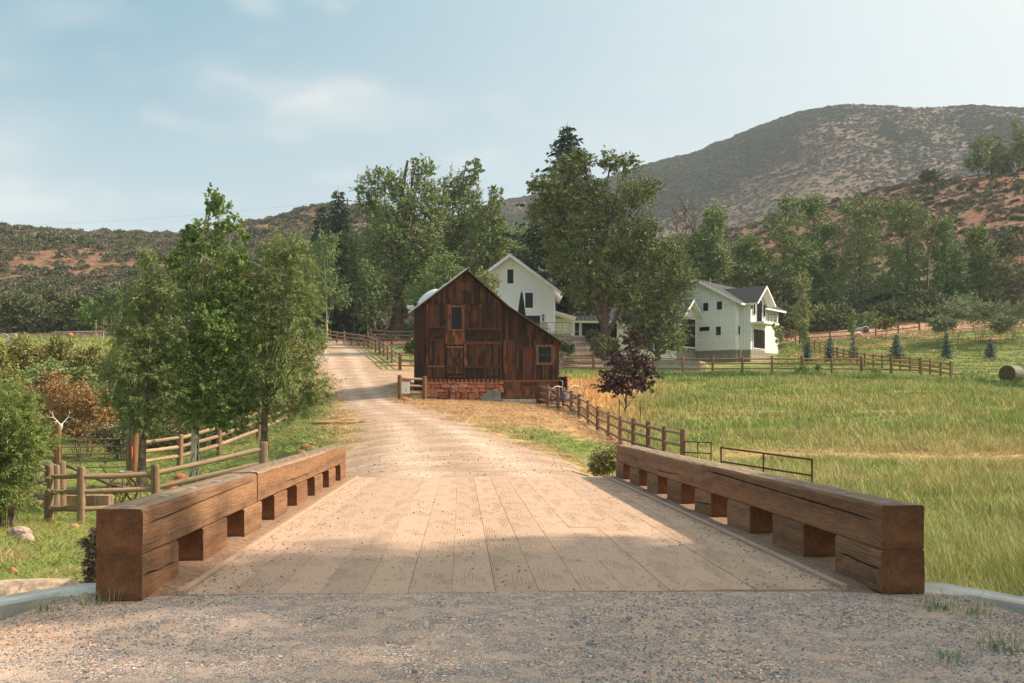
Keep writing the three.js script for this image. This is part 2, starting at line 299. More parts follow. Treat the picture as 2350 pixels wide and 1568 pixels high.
// what covers the land at a spot: kind and colour of the matter itself
function cover(x, z) {
  const d = Math.max(-z, 0.5), b = MID + F * x / d, w = x - axis(d), aw = Math.abs(w);
  const n1 = fbm(x * 0.18 + 2, z * 0.18, 4), n2 = fbm(x * 0.9 + 30, z * 0.9, 4), n3 = fbm(x * 0.05, z * 0.05 + 8, 3), n4 = fbm(x * 3.1, z * 3.1, 3);
  const green = mixc([0.135, 0.20, 0.038], [0.20, 0.235, 0.06], n2), dry = mixc([0.42, 0.29, 0.14], [0.33, 0.25, 0.12], n2);
  if (d < 7.4) {
    const edge = aw + (n2 - 0.5) * 1.6, off = w < 0 ? ss(3.1, 4.4, edge + (5.6 - d) * -0.5) : ss(3.5, 4.9, edge);
    const dust = ss(0.42, 0.66, n1 * 0.5 + n4 * 0.5 + 0.02 * Math.sin(w * 2.2)), rut = 0.35 * Math.exp(-Math.pow((aw - 0.85) / 0.45, 2));
    const grav = mixc(mixc([0.61, 0.53, 0.475], [0.72, 0.575, 0.47], clamp(dust + rut)), [0.66, 0.475, 0.35], ss(2.4, 3.6, edge));
    return { k: off > 0.55 ? 'verge' : 'gravel', c: mixc(grav, mixc(dry, green, n4), off * 0.85) };
  }
  const r = onRoad(b, d);
  let c, k;
  if (d > 108 && (b < 1000 || b > 1640 || d > 135)) {
    k = 'hillside';
    const left = 1 - ss(600, 1100, b), soil = mixc(mixc(RED, TAN, left * 0.35 + 0.25 * (n2 - 0.5) + 0.5 * ss(200, 300, d) * left), [0.20, 0.135, 0.095], ss(0.45, 0.7, n1) * 0.5);
    const veg = ss(0.42, 0.6, fbm(x * 0.045 + 11, z * 0.045, 4)) * (b > 1640 ? 0.35 : 0.6);
    const under = ss(127, 133, d) * (1 - ss(165, 190, d)) * ss(1600, 1700, b) * (1 - ss(2240, 2320, b)), mid = ss(1000, 1060, b) * (1 - ss(1640, 1700, b)) * (1 - ss(200, 240, d));
    c = mixc(soil, [0.12, 0.13, 0.065], Math.max(veg, (under + mid) * (0.6 + 0.4 * ss(0.35, 0.5, n1))));
    if (d < 134 && b > 1700) { const g = 1 - ss(122, 127, d + 5 * (n1 - 0.5)); c = mixc(mixc([0.40, 0.235, 0.165], [0.47, 0.31, 0.23], n2), mixc(green, dry, ss(0.45, 0.68, n1) * 0.85), g); }
    if (d < 126 && b < 700) c = mixc(c, mixc(green, [0.14, 0.17, 0.08], n1), 1 - ss(108, 126, d));
  } else if (b > 1270 && d < 92 && !(d < 56 && b < fenceBearing(d))) {
    k = 'meadow';
    const tan = ss(0.38, 0.62, n1 * 0.5 + n2 * 0.5) * (0.85 - 0.45 * (1 - ss(14, 30, d))), straw = Math.exp(-Math.pow((d - 37.6 + (b - 1900) * 0.001 + 2.2 * (n1 - 0.5)) / 2.5, 2)) * ss(1560, 1660, b);
    c = mixc(mixc([0.175, 0.25, 0.05], [0.25, 0.275, 0.08], n3), [0.40, 0.33, 0.15], tan * 0.55);
    c = mixc(c, [0.44, 0.33, 0.17], straw * 0.9);
    const barnDry = ss(46, 54, d) * (1 - ss(70, 76, d)) * (1 - ss(1340, 1560, b + 160 * (n1 - 0.5)));
    c = mixc(c, [0.50, 0.32, 0.14], barnDry * 0.9);
    if (d > 80) { k = 'lawn'; c = mixc([0.13, 0.195, 0.035], [0.19, 0.215, 0.06], n2); }
    else if (d > 72) c = mixc(c, [0.085, 0.15, 0.028], ss(72, 75, d) * ss(0.3, 0.5, n1));
  } else {
    k = 'lawn';
    c = mixc(green, [0.26, 0.245, 0.08], ss(0.5, 0.7, n1) * 0.5);
    // bare, trodden earth round the barn and along the drive
    const [l, rr] = d > 16 ? roadEdge(d) : [0, 0], m = d / F;
    let bare = d > 19 && d < 124 ? (1 - ss(0.2, 1.6, Math.max(b - rr, l - b) * m)) * 0.8 * ss(0.25, 0.6, n2 + 0.15) : 0;
    bare = Math.max(bare, ss(35.5, 40, d + (b - 1150) * -0.012) * (1 - ss(62, 66, d)) * ss(900, 960, b) * ss(0.28, 0.5, n2 * 0.5 + n1 * 0.5 + 0.1), ss(34, 38, d) * (1 - ss(46, 50, d)) * ss(735, 790, b) * (1 - ss(850, 870, b)) * ss(0.38, 0.55, n1 * 0.4 + n2 * 0.6 + 0.06));
    const dirtyard = ss(50, 56, d) * (1 - ss(80, 86, d)) * ss(835, 900, b) * (1 - ss(1240, 1290, b));
    c = mixc(c, mixc(dry, [0.46, 0.30, 0.19], n4), Math.max(bare * 0.92, dirtyard * 0.8));
    if (d < 19) c = mixc(c, mixc(dry, [0.30, 0.22, 0.14], n4), ss(0.40, 0.58, n1 * 0.5 + n2 * 0.5) * 0.8 * (w < 0 ? 1 : 0.2));
    if (d > 86 && b > 640 && b < 1290) c = mixc(c, [0.22, 0.18, 0.09], 0.5 * ss(0.4, 0.6, n1));
  }
  if (r > 0.02) {
    const [l, rr] = roadEdge(d), t = ((b - l) / (rr - l)) * 1 + 0.03 * (n1 - 0.5), wheel = Math.exp(-Math.pow((t - 0.3) / 0.10, 2)) + Math.exp(-Math.pow((t - 0.7) / 0.10, 2));
    const dirt = mixc(mixc([0.40, 0.27, 0.19], [0.55, 0.42, 0.33], clamp(wheel * 0.85 + (n4 - 0.5) * 0.6 + (n2 - 0.5) * 0.4)), [0.41, 0.265, 0.185], ss(0.52, 0.7, n1 * 0.6 + n2 * 0.4) * 0.7);
    c = mixc(c, dirt, r); if (r > 0.5) k = 'road';
  }
  return { k, c };
}
function fenceBearing(d) { return d < 34 ? 1580 : lerp(1568, 1293, (d - 34) / 22); }
{
  // one sheet: fine in front, coarse to the sides and behind, cut into the named grounds along its own edges
  const as = [], dsx = [];
  for (let a = -4; a < -0.66; a += 0.16) as.push(a);
  for (let i = 0; i <= 520; i++) as.push(lerp(-0.66, 0.66, i / 520));
  for (let a = 0.82; a <= 4; a += 0.16) as.push(a);
  for (let i = 0, d = 2.4; d < 452; i++) { dsx.push(d); d *= d < 120 ? 1.0118 : 1.022; }
  const nx = as.length, ny = dsx.length, P = new Float32Array(nx * ny * 3), C = new Float32Array(nx * ny * 3), UV = new Float32Array(nx * ny * 2), K = new Array(nx * ny);
  for (let j = 0; j < ny; j++) for (let i = 0; i < nx; i++) {
    const o = j * nx + i, x = as[i] * Math.max(dsx[j], 2.4), z = -dsx[j], cv = cover(x, z);
    P.set([x, height(x, z), z], o * 3); C.set(cv.c, o * 3); UV.set([x, z], o * 2); K[o] = cv.k;
  }
  const idx = {};
  for (let j = 0; j < ny - 1; j++) for (let i = 0; i < nx - 1; i++) {
    const a = j * nx + i, b = a + 1, c = a + nx, e = c + 1; (idx[K[a]] ??= []).push(a, b, e, a, e, c);
  }
  // shared smooth normals for the whole sheet
  const whole = new THREE.BufferGeometry(); whole.setAttribute('position', new THREE.BufferAttribute(P, 3)); whole.setIndex(Object.values(idx).flat()); whole.computeVertexNormals();
  const Nn = whole.attributes.normal.array;
  const mats = {
    gravel: std({ vertexColors: true, map: rep(T.gravel, 0.62), bumpMap: rep(T.gravelH, 0.62), bumpScale: 0.018, color: [1.7, 1.7, 1.7] }),
    road: std({ vertexColors: true, map: rep(T.dirt, 0.4), bumpMap: rep(T.dirtH, 0.4), bumpScale: 0.007, color: [1.62, 1.62, 1.62] }),
    verge: std({ vertexColors: true, map: rep(T.grassy, 0.5), bumpMap: rep(T.grassyH, 0.5), bumpScale: 0.03, color: [2.1, 2.1, 2.1] }),
    lawn: std({ vertexColors: true, map: rep(T.grassy, 0.33), bumpMap: rep(T.grassyH, 0.4), bumpScale: 0.03, color: [2.2, 2.2, 2.2] }),
    meadow: std({ vertexColors: true, map: rep(T.grassy, 0.3), bumpMap: rep(T.grassyH, 0.4), bumpScale: 0.05, color: [2.1, 2.1, 2.1] }),
    hillside: std({ vertexColors: true, map: rep(T.grassy, 0.11), bumpMap: rep(T.grassyH, 0.1), bumpScale: 0.3, color: [2.1, 2.1, 2.1] }),
  };
  const names = { gravel: 'gravel_approach', road: 'dirt_road', verge: 'verge', lawn: 'lawn', meadow: 'meadow', hillside: 'hillside' };
  for (const [k, list] of Object.entries(idx)) {
    const map = new Int32Array(nx * ny).fill(-1), pos = [], col = [], uv = [], nor = [], out = new Array(list.length);
    for (let i = 0; i < list.length; i++) {
      const v = list[i];
      if (map[v] < 0) { map[v] = pos.length / 3; pos.push(P[v * 3], P[v * 3 + 1], P[v * 3 + 2]); nor.push(Nn[v * 3], Nn[v * 3 + 1], Nn[v * 3 + 2]); col.push(C[v * 3], C[v * 3 + 1], C[v * 3 + 2]); uv.push(UV[v * 2], UV[v * 2 + 1]); }
      out[i] = map[v];
    }
    const g = new THREE.BufferGeometry();
    g.setAttribute('position', new THREE.Float32BufferAttribute(pos, 3)); g.setAttribute('normal', new THREE.Float32BufferAttribute(nor, 3)); g.setAttribute('color', new THREE.Float32BufferAttribute(col, 3)); g.setAttribute('uv', new THREE.Float32BufferAttribute(uv, 2)); g.setIndex(out);
    struct(names[k], g, mats[k]);
  }
  // the land behind the camera
  const back = new THREE.PlaneGeometry(900, 400, 60, 40); back.rotateX(-Math.PI / 2); back.translate(0, 0, 197.6);
  const bp = back.attributes.position, bc = new Float32Array(bp.count * 3), bu = back.attributes.uv;
  for (let i = 0; i < bp.count; i++) { const x = bp.getX(i), z = bp.getZ(i); bp.setY(i, z < 0 ? height(x, -2.4) : -0.15 - 0.5 * ss(3, 12, Math.abs(x))); const g = Math.abs(x) < 5 ? [0.46, 0.37, 0.3] : [0.17, 0.18, 0.06]; bc.set(g, i * 3); bu.setXY(i, x, z); }
  back.setAttribute('color', new THREE.BufferAttribute(bc, 3)); back.computeVertexNormals();
  struct('ground', back, mats.lawn);
}
const gy = (x, z) => height(x, z);

// ---------------------------------------------------------------- the mountain behind
const RIDGE = [[-400, 640], [700, 600], [900, 565], [1000, 532], [1100, 490], [1165, 471], [1205, 466], [1300, 448], [1400, 420], [1490, 391], [1600, 364], [1700, 325], [1800, 290], [1860, 271], [1930, 264], [2060, 262], [2150, 266], [2230, 258], [2349, 268], [2700, 285], [3600, 330]];
function ridge(b) { let k = 0; while (k < RIDGE.length - 2 && RIDGE[k + 1][0] < b) k++; return lerp(RIDGE[k][1], RIDGE[k + 1][1], clamp((b - RIDGE[k][0]) / (RIDGE[k + 1][0] - RIDGE[k][0]))); }
function mountain(x, z) {
  const d = -z, b = MID + F * x / d, top = (940 - ridge(b)) * 950 / F, t = ss(430, 960, d);
  const gully = 26 * (fbm(x * 0.0085 + 4, z * 0.004 + 1, 4) - 0.5) * Math.sin(Math.min(1, t) * Math.PI);
  return lerp(40, top, Math.pow(t, 0.85)) + gully + 5 * (fbm(x * 0.05, z * 0.05, 3) - 0.5) * (t < 0.97 ? 1 : 0.4) - (d > 960 ? (d - 960) * 0.25 : 0);
}
function mountainCover(x, z) {
  const d = -z, n = fbm(x * 0.012 + 7, z * 0.008, 4), n2 = fbm(x * 0.09, z * 0.05, 3);
  return mixc(mixc([0.128, 0.09, 0.068], [0.155, 0.108, 0.082], n2), [0.105, 0.098, 0.07], clamp(ss(0.42, 0.6, n) * 0.8 + ss(930, 955, d) * 0.5));
}
{
  const nx = 260, ny = 150, P = [], C = [], U = [], I = [];
  for (let j = 0; j < ny; j++) for (let i = 0; i < nx; i++) {
    const d = lerp(420, 1060, j / (ny - 1)), a = lerp(-0.45, 0.95, i / (nx - 1)), x = a * d;
    P.push(x, mountain(x, -d), -d); C.push(...mountainCover(x, -d)); U.push(x, -d);
    if (i < nx - 1 && j < ny - 1) { const o = j * nx + i; I.push(o, o + 1, o + nx + 1, o, o + nx + 1, o + nx); }
  }
  const g = new THREE.BufferGeometry(); g.setAttribute('position', new THREE.Float32BufferAttribute(P, 3)); g.setAttribute('color', new THREE.Float32BufferAttribute(C, 3)); g.setAttribute('uv', new THREE.Float32BufferAttribute(U, 2)); g.setIndex(I); g.computeVertexNormals();
  struct('mountain', g, std({ vertexColors: true, map: rep(T.grassy, 0.03), color: [1.9, 1.9, 1.9] }));
}
// ---------------------------------------------------------------- shape helpers
function planarUV(g, along = 'z', off = [0, 0]) {        // uv in metres, u along the chosen axis
  const p = g.attributes.position, n = g.attributes.normal, uv = new Float32Array(p.count * 2);
  for (let i = 0; i < p.count; i++) {
    const x = p.getX(i), y = p.getY(i), z = p.getZ(i), ax = Math.abs(n.getX(i)), ay = Math.abs(n.getY(i)), az = Math.abs(n.getZ(i));
    let u, v;
    if (along === 'z') { if (az > 0.7) { u = x; v = y; } else { u = z; v = ay > ax ? x : y; } }
    else if (along === 'x') { if (ax > 0.7) { u = z; v = y; } else { u = x; v = ay > az ? z : y; } }
    else { if (ay > 0.7) { u = x; v = z; } else { v = y; u = ax > az ? z : x; } }
    uv[i * 2] = u + off[0]; uv[i * 2 + 1] = v + off[1];
  }
  g.setAttribute('uv', new THREE.BufferAttribute(uv, 2)); return g;
}
const rbox = (w, h, l, r = 0.01, along = 'z', off) => planarUV(new RoundedBoxGeometry(w, h, l, 1, Math.min(r, w / 2.01, h / 2.01, l / 2.01)), along, off);
const pbox = (w, h, l, along = 'y', off) => planarUV(new THREE.BoxGeometry(w, h, l), along, off);
// geometry from rings of points: rings = [[Vector3...], ...]
function loft(rings, closeEnds = true, uvScale = 1) {
  const n = rings[0].length, P = [], U = [], I = []; let len = 0;
  rings.forEach((r, k) => {
    if (k) len += r[0].distanceTo(rings[k - 1][0]);
    let per = 0; for (let i = 0; i <= n; i++) { const p = r[i % n]; if (i) per += p.distanceTo(r[i - 1]); P.push(p.x, p.y, p.z); U.push(len * uvScale, per * uvScale); }
  });
  const m = n + 1;
  for (let k = 0; k < rings.length - 1; k++) for (let i = 0; i < n; i++) { const a = k * m + i; I.push(a, a + 1, a + m + 1, a, a + m + 1, a + m); }
  const g = new THREE.BufferGeometry(); g.setAttribute('position', new THREE.Float32BufferAttribute(P, 3)); g.setAttribute('uv', new THREE.Float32BufferAttribute(U, 2)); g.setIndex(I); g.computeVertexNormals();
  return g;
}
function capGeo(ring, flip, uv) {                        // flat cap over a ring, uv(p)
  const P = [], U = [], I = [], c = new THREE.Vector3(); ring.forEach((p) => c.addScaledVector(p, 1 / ring.length));
  [c, ...ring].forEach((p) => { P.push(p.x, p.y, p.z); U.push(...uv(p)); });
  for (let i = 0; i < ring.length; i++) { const a = 1 + i, b = 1 + (i + 1) % ring.length; flip ? I.push(0, b, a) : I.push(0, a, b); }
  const g = new THREE.BufferGeometry(); g.setAttribute('position', new THREE.Float32BufferAttribute(P, 3)); g.setAttribute('uv', new THREE.Float32BufferAttribute(U, 2)); g.setIndex(I); g.computeVertexNormals(); return g;
}
function tube(pts, radii, seg = 7, uvs = 1) {            // tapered tube through points
  const rings = pts.map((p, k) => {
    const t = (pts[Math.min(k + 1, pts.length - 1)]).clone().sub(pts[Math.max(k - 1, 0)]).normalize(), s = Math.abs(t.y) > 0.9 ? new THREE.Vector3(1, 0, 0) : new THREE.Vector3(0, 1, 0), u = s.cross(t).normalize(), v = t.clone().cross(u);
    return Array.from({ length: seg }, (_, i) => { const a = i / seg * Math.PI * 2; return p.clone().addScaledVector(u, Math.cos(a) * radii[k]).addScaledVector(v, Math.sin(a) * radii[k]); });
  });
  return loft(rings, true, uvs);
}
const V = (x, y, z) => new THREE.Vector3(x, y, z);

// ---------------------------------------------------------------- the timber bridge
const bridge = thing('timber_bridge', 'long plank bridge dusted with dirt, heavy brown timber kerb rails on both sides', 'bridge', [0.047, 0, -6.73], 0.05155);
{
  const R = rng(11), L = 11.75;
  const plankMats = [[0.56, 0.425, 0.34], [0.53, 0.40, 0.318], [0.58, 0.44, 0.352], [0.51, 0.388, 0.312]].map((c, i) => {
    const m = std({ color: c.map((v) => v * 1.22), map: rep(T.plank, 0.55, 1.6), bumpMap: rep(T.plankH, 0.55, 1.6), bumpScale: 0.009 }); m.map.offset.set(i * 0.37, i * 0.21); m.bumpMap.offset.copy(m.map.offset); return m;
  });
  // fifteen rows of planks laid lengthwise, each row of two or three lengths
  const rows = 15, w = 4.54 / rows;
  for (let i = 0; i < rows; i++) {
    const x = -2.27 + (i + 0.5) * w; let z = -0.12 - 0.03 * R();
    const cuts = [2.2 + 3.5 * R(), 6 + 3 * R(), L]; if (R() < 0.35) cuts.splice(1, 1);
    for (const c of cuts) {
      const end = c === L ? L + 0.1 : c, len = end + z, y = 0.010 + 0.0045 * R(), ww = w - 0.0008 - 0.0015 * R();
      part('plank', rbox(ww, 0.09, len - 0.003, 0.0025, 'z', [R() * 5, R() * 5]), plankMats[Math.floor(R() * 4)], bridge, [x + 0.003 * (R() - 0.5), y - 0.045, z - len / 2], [0, 0, 0.004 * (R() - 0.5)]);
      z = -end;
    }
  }
  // dirt packed between deck and kerb, and the slim edge boards
  for (const s of [-1, 1]) {
    part('edge_board', rbox(0.05, 0.07, L - 0.1, 0.008, 'z'), plankMats[3], bridge, [s * 2.30, 0.005, -L / 2 - 0.1]);
    const gs = new THREE.PlaneGeometry(0.62, L, 12, 160); gs.rotateX(-Math.PI / 2); const p = gs.attributes.position, uv = gs.attributes.uv, col = [];
    for (let i = 0; i < p.count; i++) { const x = p.getX(i), z = p.getZ(i); p.setY(i, -0.012 + (0.022 + 0.035 * fbm(x * 5 + s * 9, z * 2.2, 4)) * ss(5.86, 5.5, z) * ss(0.31, 0.2, Math.abs(x))); uv.setXY(i, x, z); const c = mixc([0.44, 0.29, 0.19], [0.40, 0.34, 0.29], s > 0 ? ss(-0.05, -0.3, x * s) * 0.9 : fbm(x * 4, z, 2) * 0.4); col.push(...c); }
    gs.setAttribute('color', new THREE.Float32BufferAttribute(col, 3)); gs.computeVertexNormals();
    part('gravel_strip', gs, std({ vertexColors: true, map: rep(T.gravel, 0.7), bumpMap: rep(T.gravelH, 0.7), bumpScale: 0.016, color: [1.6, 1.6, 1.6] }), bridge, [s * 2.58, -0.002, -L / 2 - 0.03]);
    part('stringer', rbox(0.3, 0.55, L - 0.4, 0.02, 'z'), M.timber, bridge, [s * 2.45, -0.34, -L / 2]);
  }
  part('stringer', rbox(0.3, 0.5, L - 0.4, 0.02, 'z'), M.timber, bridge, [0, -0.36, -L / 2]);
  // timbers: sawn square, wavy arrises, drying cracks cut into the road side
  const timber = (len, h, wd, seed, side, crack) => {
    const rr = rng(seed), st = Math.max(8, Math.round(len / 0.12)), rings = [], half = wd / 2, b = 0.011;
    for (let k = 0; k <= st; k++) {
      const z = -k / st * len, s = k / st, wob = (q) => 0.010 * (fbm(z * 1.3 + seed, q * 7.3, 3) - 0.5), pts = [], add = (x, y) => pts.push(V(x + wob(x * 3 + y), y + wob(y * 5 + x + 9), z));
      const nib = 0.012 * Math.pow(fbm(z * 4 + seed, 3.3, 2), 2) * 2;
      add(-half + b, 0); add(0, 0); add(half - b, 0); add(half, b);
      // road side is +x when side = -1 (left rail), mirrored below
      const ch = crack ? clamp(crack.y + crack.slope * s + 0.05 * (fbm(s * 6 + seed, 1, 3) - 0.5)) * h : h * 0.5, on2 = crack ? ss(crack.a, crack.a + 0.08, s) * (1 - ss(crack.b - 0.1, crack.b, s)) : 0, dp = 0.05 * on2, op = 0.008 * on2 * (0.4 + fbm(s * 20, seed, 2)) + 0.0006;
      add(half, ch * 0.5); add(half, Math.max(b * 1.2, ch - op)); add(half - dp, ch); add(half, Math.min(h - b * 1.2, ch + op)); add(half, (ch + h) / 2);
      add(half, h - b - nib); add(half - b - nib, h); add(half * 0.3, h); add(-half * 0.3, h); add(-half + b, h); add(-half, h - b); add(-half, h * 0.5); add(-half, b);
      if (side > 0) { pts.forEach((q) => { q.x = -q.x; }); pts.reverse(); }
      rings.push(pts);
    }
    const strip = (() => { const n = rings[0].length, ids = rings[0].map((q, k) => k).filter((k) => rings[0][k].y > h - 0.012).sort((a, b) => rings[0][a].x - rings[0][b].x), P = [], U = [], I = [], m = ids.length; rings.forEach((r, k) => ids.forEach((q) => { P.push(r[q].x, r[q].y + 0.0015, r[q].z); U.push(-r[q].z + seed, r[q].x * 2); })); for (let k = 0; k < rings.length - 1; k++) for (let q = 0; q < m - 1; q++) { const a = k * m + q; I.push(a, a + 1, a + m + 1, a, a + m + 1, a + m); } const t = new THREE.BufferGeometry(); t.setAttribute('position', new THREE.Float32BufferAttribute(P, 3)); t.setAttribute('uv', new THREE.Float32BufferAttribute(U, 2)); t.setIndex(I); t.computeVertexNormals(); return t; })();
    const g = toCreasedNormals(loft(rings), 0.6), uvo = [seed * 0.37 % 1, seed * 0.61 % 1], uv = g.attributes.uv; for (let i = 0; i < uv.count; i++) uv.setXY(i, uv.getX(i) + uvo[0], uv.getY(i) * 2 + uvo[1]);
    const e1 = capGeo(rings[0], false, (p) => [p.x / wd + 0.5, p.y / h]), e2 = capGeo(rings[st], true, (p) => [p.x / wd + 0.5, p.y / h]);
    return { body: g, ends: [e1, e2], top: strip };
  };
  M.washer = std({ color: [0.34, 0.31, 0.28], roughness: 0.7, metalness: 0.3 });
  const tones = [M.timber, ...[[0.55, 0.29, 0.15], [0.64, 0.37, 0.205]].map((c) => std({ color: c, map: T.wood, bumpMap: T.woodH, bumpScale: 0.006, roughness: 0.85 }))];
  const put = (name, t, mat, parent, pos, rot) => { const m = part(name, t.body, mat, parent, pos, rot); for (const e of t.ends) part('end_face', e, M.timberEnd, m); return m; };
  for (const s of [-1, 1]) {
    const rail = sub('kerb_rail', bridge, [s * 2.652, 0, 0]);
    rail.userData.label = s < 0 ? 'left kerb rail, its road side sunlit orange brown' : 'right kerb rail, its road side shaded dark brown';
    const bl = 0.84, gap = (L - 8 * bl) / 7;
    for (let i = 0; i < 8; i++) {
      const t = timber(bl + 0.06 * (R() - 0.5), 0.302, 0.3 + 0.006 * R(), 40 + i * 7 + s * 3, s, i % 3 === 0 ? { y: 0.55, slope: (R() - 0.5) * 0.3, a: 0, b: 0.9 } : null);
      put('block', t, tones[i % 3], rail, [0.006 * (R() - 0.5), -0.002, -i * (bl + gap)], [0, 0.01 * (R() - 0.5), 0]);
    }
    const lens = s < 0 ? [3.72, 5.2, 2.83] : [5.1, 3.8, 2.85]; let z = 0;
    lens.forEach((len, i) => {
      const t = timber(len - 0.012, 0.305, 0.302, 140 + i * 13 + s * 5, s, [{ y: 0.62, slope: 0.2, a: 0.0, b: 0.98 }, { y: 0.35, slope: -0.15, a: 0.3, b: 0.75 }, { y: 0.4, slope: 0.3, a: 0.2, b: 0.6 }][i]);
      const m = put('beam', t, tones[(i + (s > 0 ? 1 : 2)) % 3], rail, [s * 0.004 * i + (s < 0 && i === 1 ? 0.012 : 0), 0.303 + (s < 0 && i === 1 ? 0.008 : 0), -z], [0, 0.002 * (R() - 0.5), 0]);
      part('top_face', t.top, M.timberTop, m);
      for (let q = 0.2; q < len - 0.1; q += 0.78) part('washer', new THREE.CylinderGeometry(0.036, 0.038, 0.006, 20), M.washer, rail, [0.05 * (R() - 0.5) - s * 0.03, 0.303 + 0.309 + (s < 0 && i === 1 ? 0.008 : 0), -z - q]);
      z += len;
    });
  }
}
// ---------------------------------------------------------------- concrete wing walls at the near corners
function wingWall(label, pts, h, th) {
  const rings = pts.map(([x, y, z, nx, nz]) => [V(x, y, z), V(x + nx * th, y - 0.01, z + nz * th), V(x + nx * th, y - h, z + nz * th), V(x, y - h, z)]);
  const g = toCreasedNormals(loft(rings), 0.5), e = rings.at(-1), c = capGeo(e, true, (p) => [p.x + p.z, p.y]), c2 = capGeo(rings[0], false, (p) => [p.x + p.z, p.y]);
  const o = thing('wing_wall', label, 'wall', [0, 0, 0]); part('wall', g, M.concrete, o); part('end_face', c, M.concrete, o); part('end_face', c2, M.concrete, o); return o;
}
wingWall('pale concrete wing wall beside the left end of the bridge', [[-2.75, 0.004, -7.35, 0, 1], [-3.15, 0.002, -7.25, 0, 1], [-3.55, -0.03, -6.95, 0.15, 0.98], [-4.3, -0.12, -6.4, 0.3, 0.95], [-5.6, -0.35, -5.6, 0.3, 0.95]], 1.9, 0.46);
wingWall('pale concrete wing wall beside the right end of the bridge', [[2.82, 0.004, -7.3, 0, 1], [3.15, 0.002, -7.28, 0, 1], [3.45, -0.03, -7.1, -0.05, 0.99], [4.3, -0.14, -6.75, -0.2, 0.97], [6.0, -0.35, -6.0, -0.2, 0.97]], 1.9, 0.42);

// ---------------------------------------------------------------- rocks
function rockGeo(seed, sx, sy, sz, det = 2, sharp = 0.35) {
  let g = new THREE.IcosahedronGeometry(1, det); g.deleteAttribute('uv'); g = mergeVertices(g); const p = g.attributes.position, R = rng(seed), v = V(0, 0, 0), planes = Array.from({ length: 9 }, () => [V(R() - 0.5, R() - 0.5, R() - 0.5).normalize(), 0.62 + 0.3 * R()]);
  for (let i = 0; i < p.count; i++) { v.fromBufferAttribute(p, i); for (const [n, k] of planes) { const q = v.dot(n); if (q > k) v.addScaledVector(n, (k - q) * (sharp + 0.5)); } v.multiplyScalar(1 + 0.14 * (fbm(v.x * 2 + seed, v.y * 2 + v.z * 1.7, 3) - 0.5)); p.setXYZ(i, v.x * sx, v.y * sy, v.z * sz); }
  g.computeVertexNormals(); g = toCreasedNormals(g, 0.5); return planarUV(g, 'x', [R() * 3, R() * 3]);
}
function rock(label, b, d, r, mat, seed, dy = 0.4, name = 'rock', group) {
  const x = bx(b, d), m = single(name, rockGeo(seed, r * 1.25, r * 0.8, r, 2), mat, label, 'rock', group); m.position.set(x, gy(x, -d) + r * 0.8 * dy, -d); m.rotation.y = seed; return m;
}
rock('large pale cream boulder behind the left concrete wing wall', 58, 8.5, 0.42, M.paleRock, 3, 0.55, 'boulder');
rock('largest of the orange red rocks on the grass left of the drive', 694, 30.5, 0.19, M.redRock, 5);
rock('flat orange red rock behind the largest one on the roadside grass', 703, 32, 0.18, M.redRock3, 6);
rock('smallest orange red rock of the three on the roadside grass', 716, 33, 0.11, M.redRock, 7);
rock('rounded orange rock on the lawn beyond the near log fence', 391, 33, 0.26, M.redRock2, 8, 0.5);
rock('tawny rock at the foot of the white barked tree', 468, 35.5, 0.2, M.greyStone, 9, 0.5);
rock('tan rock beside the trunk of the white barked tree', 416, 36.5, 0.24, M.redRock2, 10, 0.5);
rock('small orange stone lying on the grass left of the bridge', 28, 17.5, 0.09, M.redRock, 12, 0.6);
rock('small tan stone on the grass below the near log fence', 170, 23, 0.09, M.redRock3, 13, 0.6);
rock('dark brown rock under the green bush at the left edge', 42, 21, 0.24, M.greyStone, 14, 0.6);
rock('second dark rock under the green bush at the left edge', 62, 20.5, 0.17, M.greyStone, 15, 0.6);
rock('red rock at the foot of the sign fence', 930, 54.6, 0.2, M.redRock, 16, 0.6);
rock('small red rock beside the red rock at the sign fence', 939, 54.9, 0.14, M.redRock, 17, 0.6);
rock('cream boulder on the lawn behind the long rail fence', 1606, 88, 0.65, M.paleRock, 18, 0.5, 'boulder');
rock('small cream boulder left of the larger one behind the long rail fence', 1594, 88.5, 0.4, M.paleRock, 19, 0.5, 'boulder');
rock('red stone lying at the bottom of the right log fence', 1405, 44.5, 0.2, M.redRock, 20, 0.4);
rock('brown boulder behind the white number sign', 932, 58.2, 0.5, M.redRock2, 21, 0.5, 'boulder');
{ // pale weathered log lying on the verge
  const g = tube([V(-1.3, 0, 0.1), V(-0.7, 0.02, 0), V(0, 0, 0.06), V(0.7, 0.03, -0.02), V(1.4, 0, 0.05)], [0.06, 0.075, 0.07, 0.065, 0.045], 8, 1);
  const m = single('fallen_log', g, M.railPale[0], 'pale weathered log lying beside the left edge of the drive', 'log'); const x = bx(792, 39); m.position.set(x, gy(x, -39) + 0.07, -39);
}
// ---------------------------------------------------------------- log fences
const logGeos = [1, 2, 3].map((s) => {
  const st = 9, rings = []; for (let k = 0; k <= st; k++) rings.push(Array.from({ length: 10 }, (_, i) => { const a = i / 10 * Math.PI * 2, r = 1 + 0.16 * (fbm(k * 0.6 + s * 9, i * 0.0 + 2, 2) - 0.5) + 0.08 * (fbm(a * 1.2 + s * 5, k * 0.8, 2) - 0.5); return V(Math.cos(a) * r + 0.3 * (fbm(k * 0.35 + s * 4, 7, 2) - 0.5), k / st - 0.5, -Math.sin(a) * r); }));
  const g = loft(rings), uv = g.attributes.uv, p = g.attributes.position; for (let i = 0; i < uv.count; i++) uv.setXY(i, (i % 11) / 11, p.getY(i) * 2 + s * 0.3);
  const cap = (r, f) => capGeo(r, f, (q) => [q.x * 0.2 + 0.5, q.z * 0.05]);
  return mergeGeometries([g, cap(rings[0], true), cap(rings[st], false)]);
});
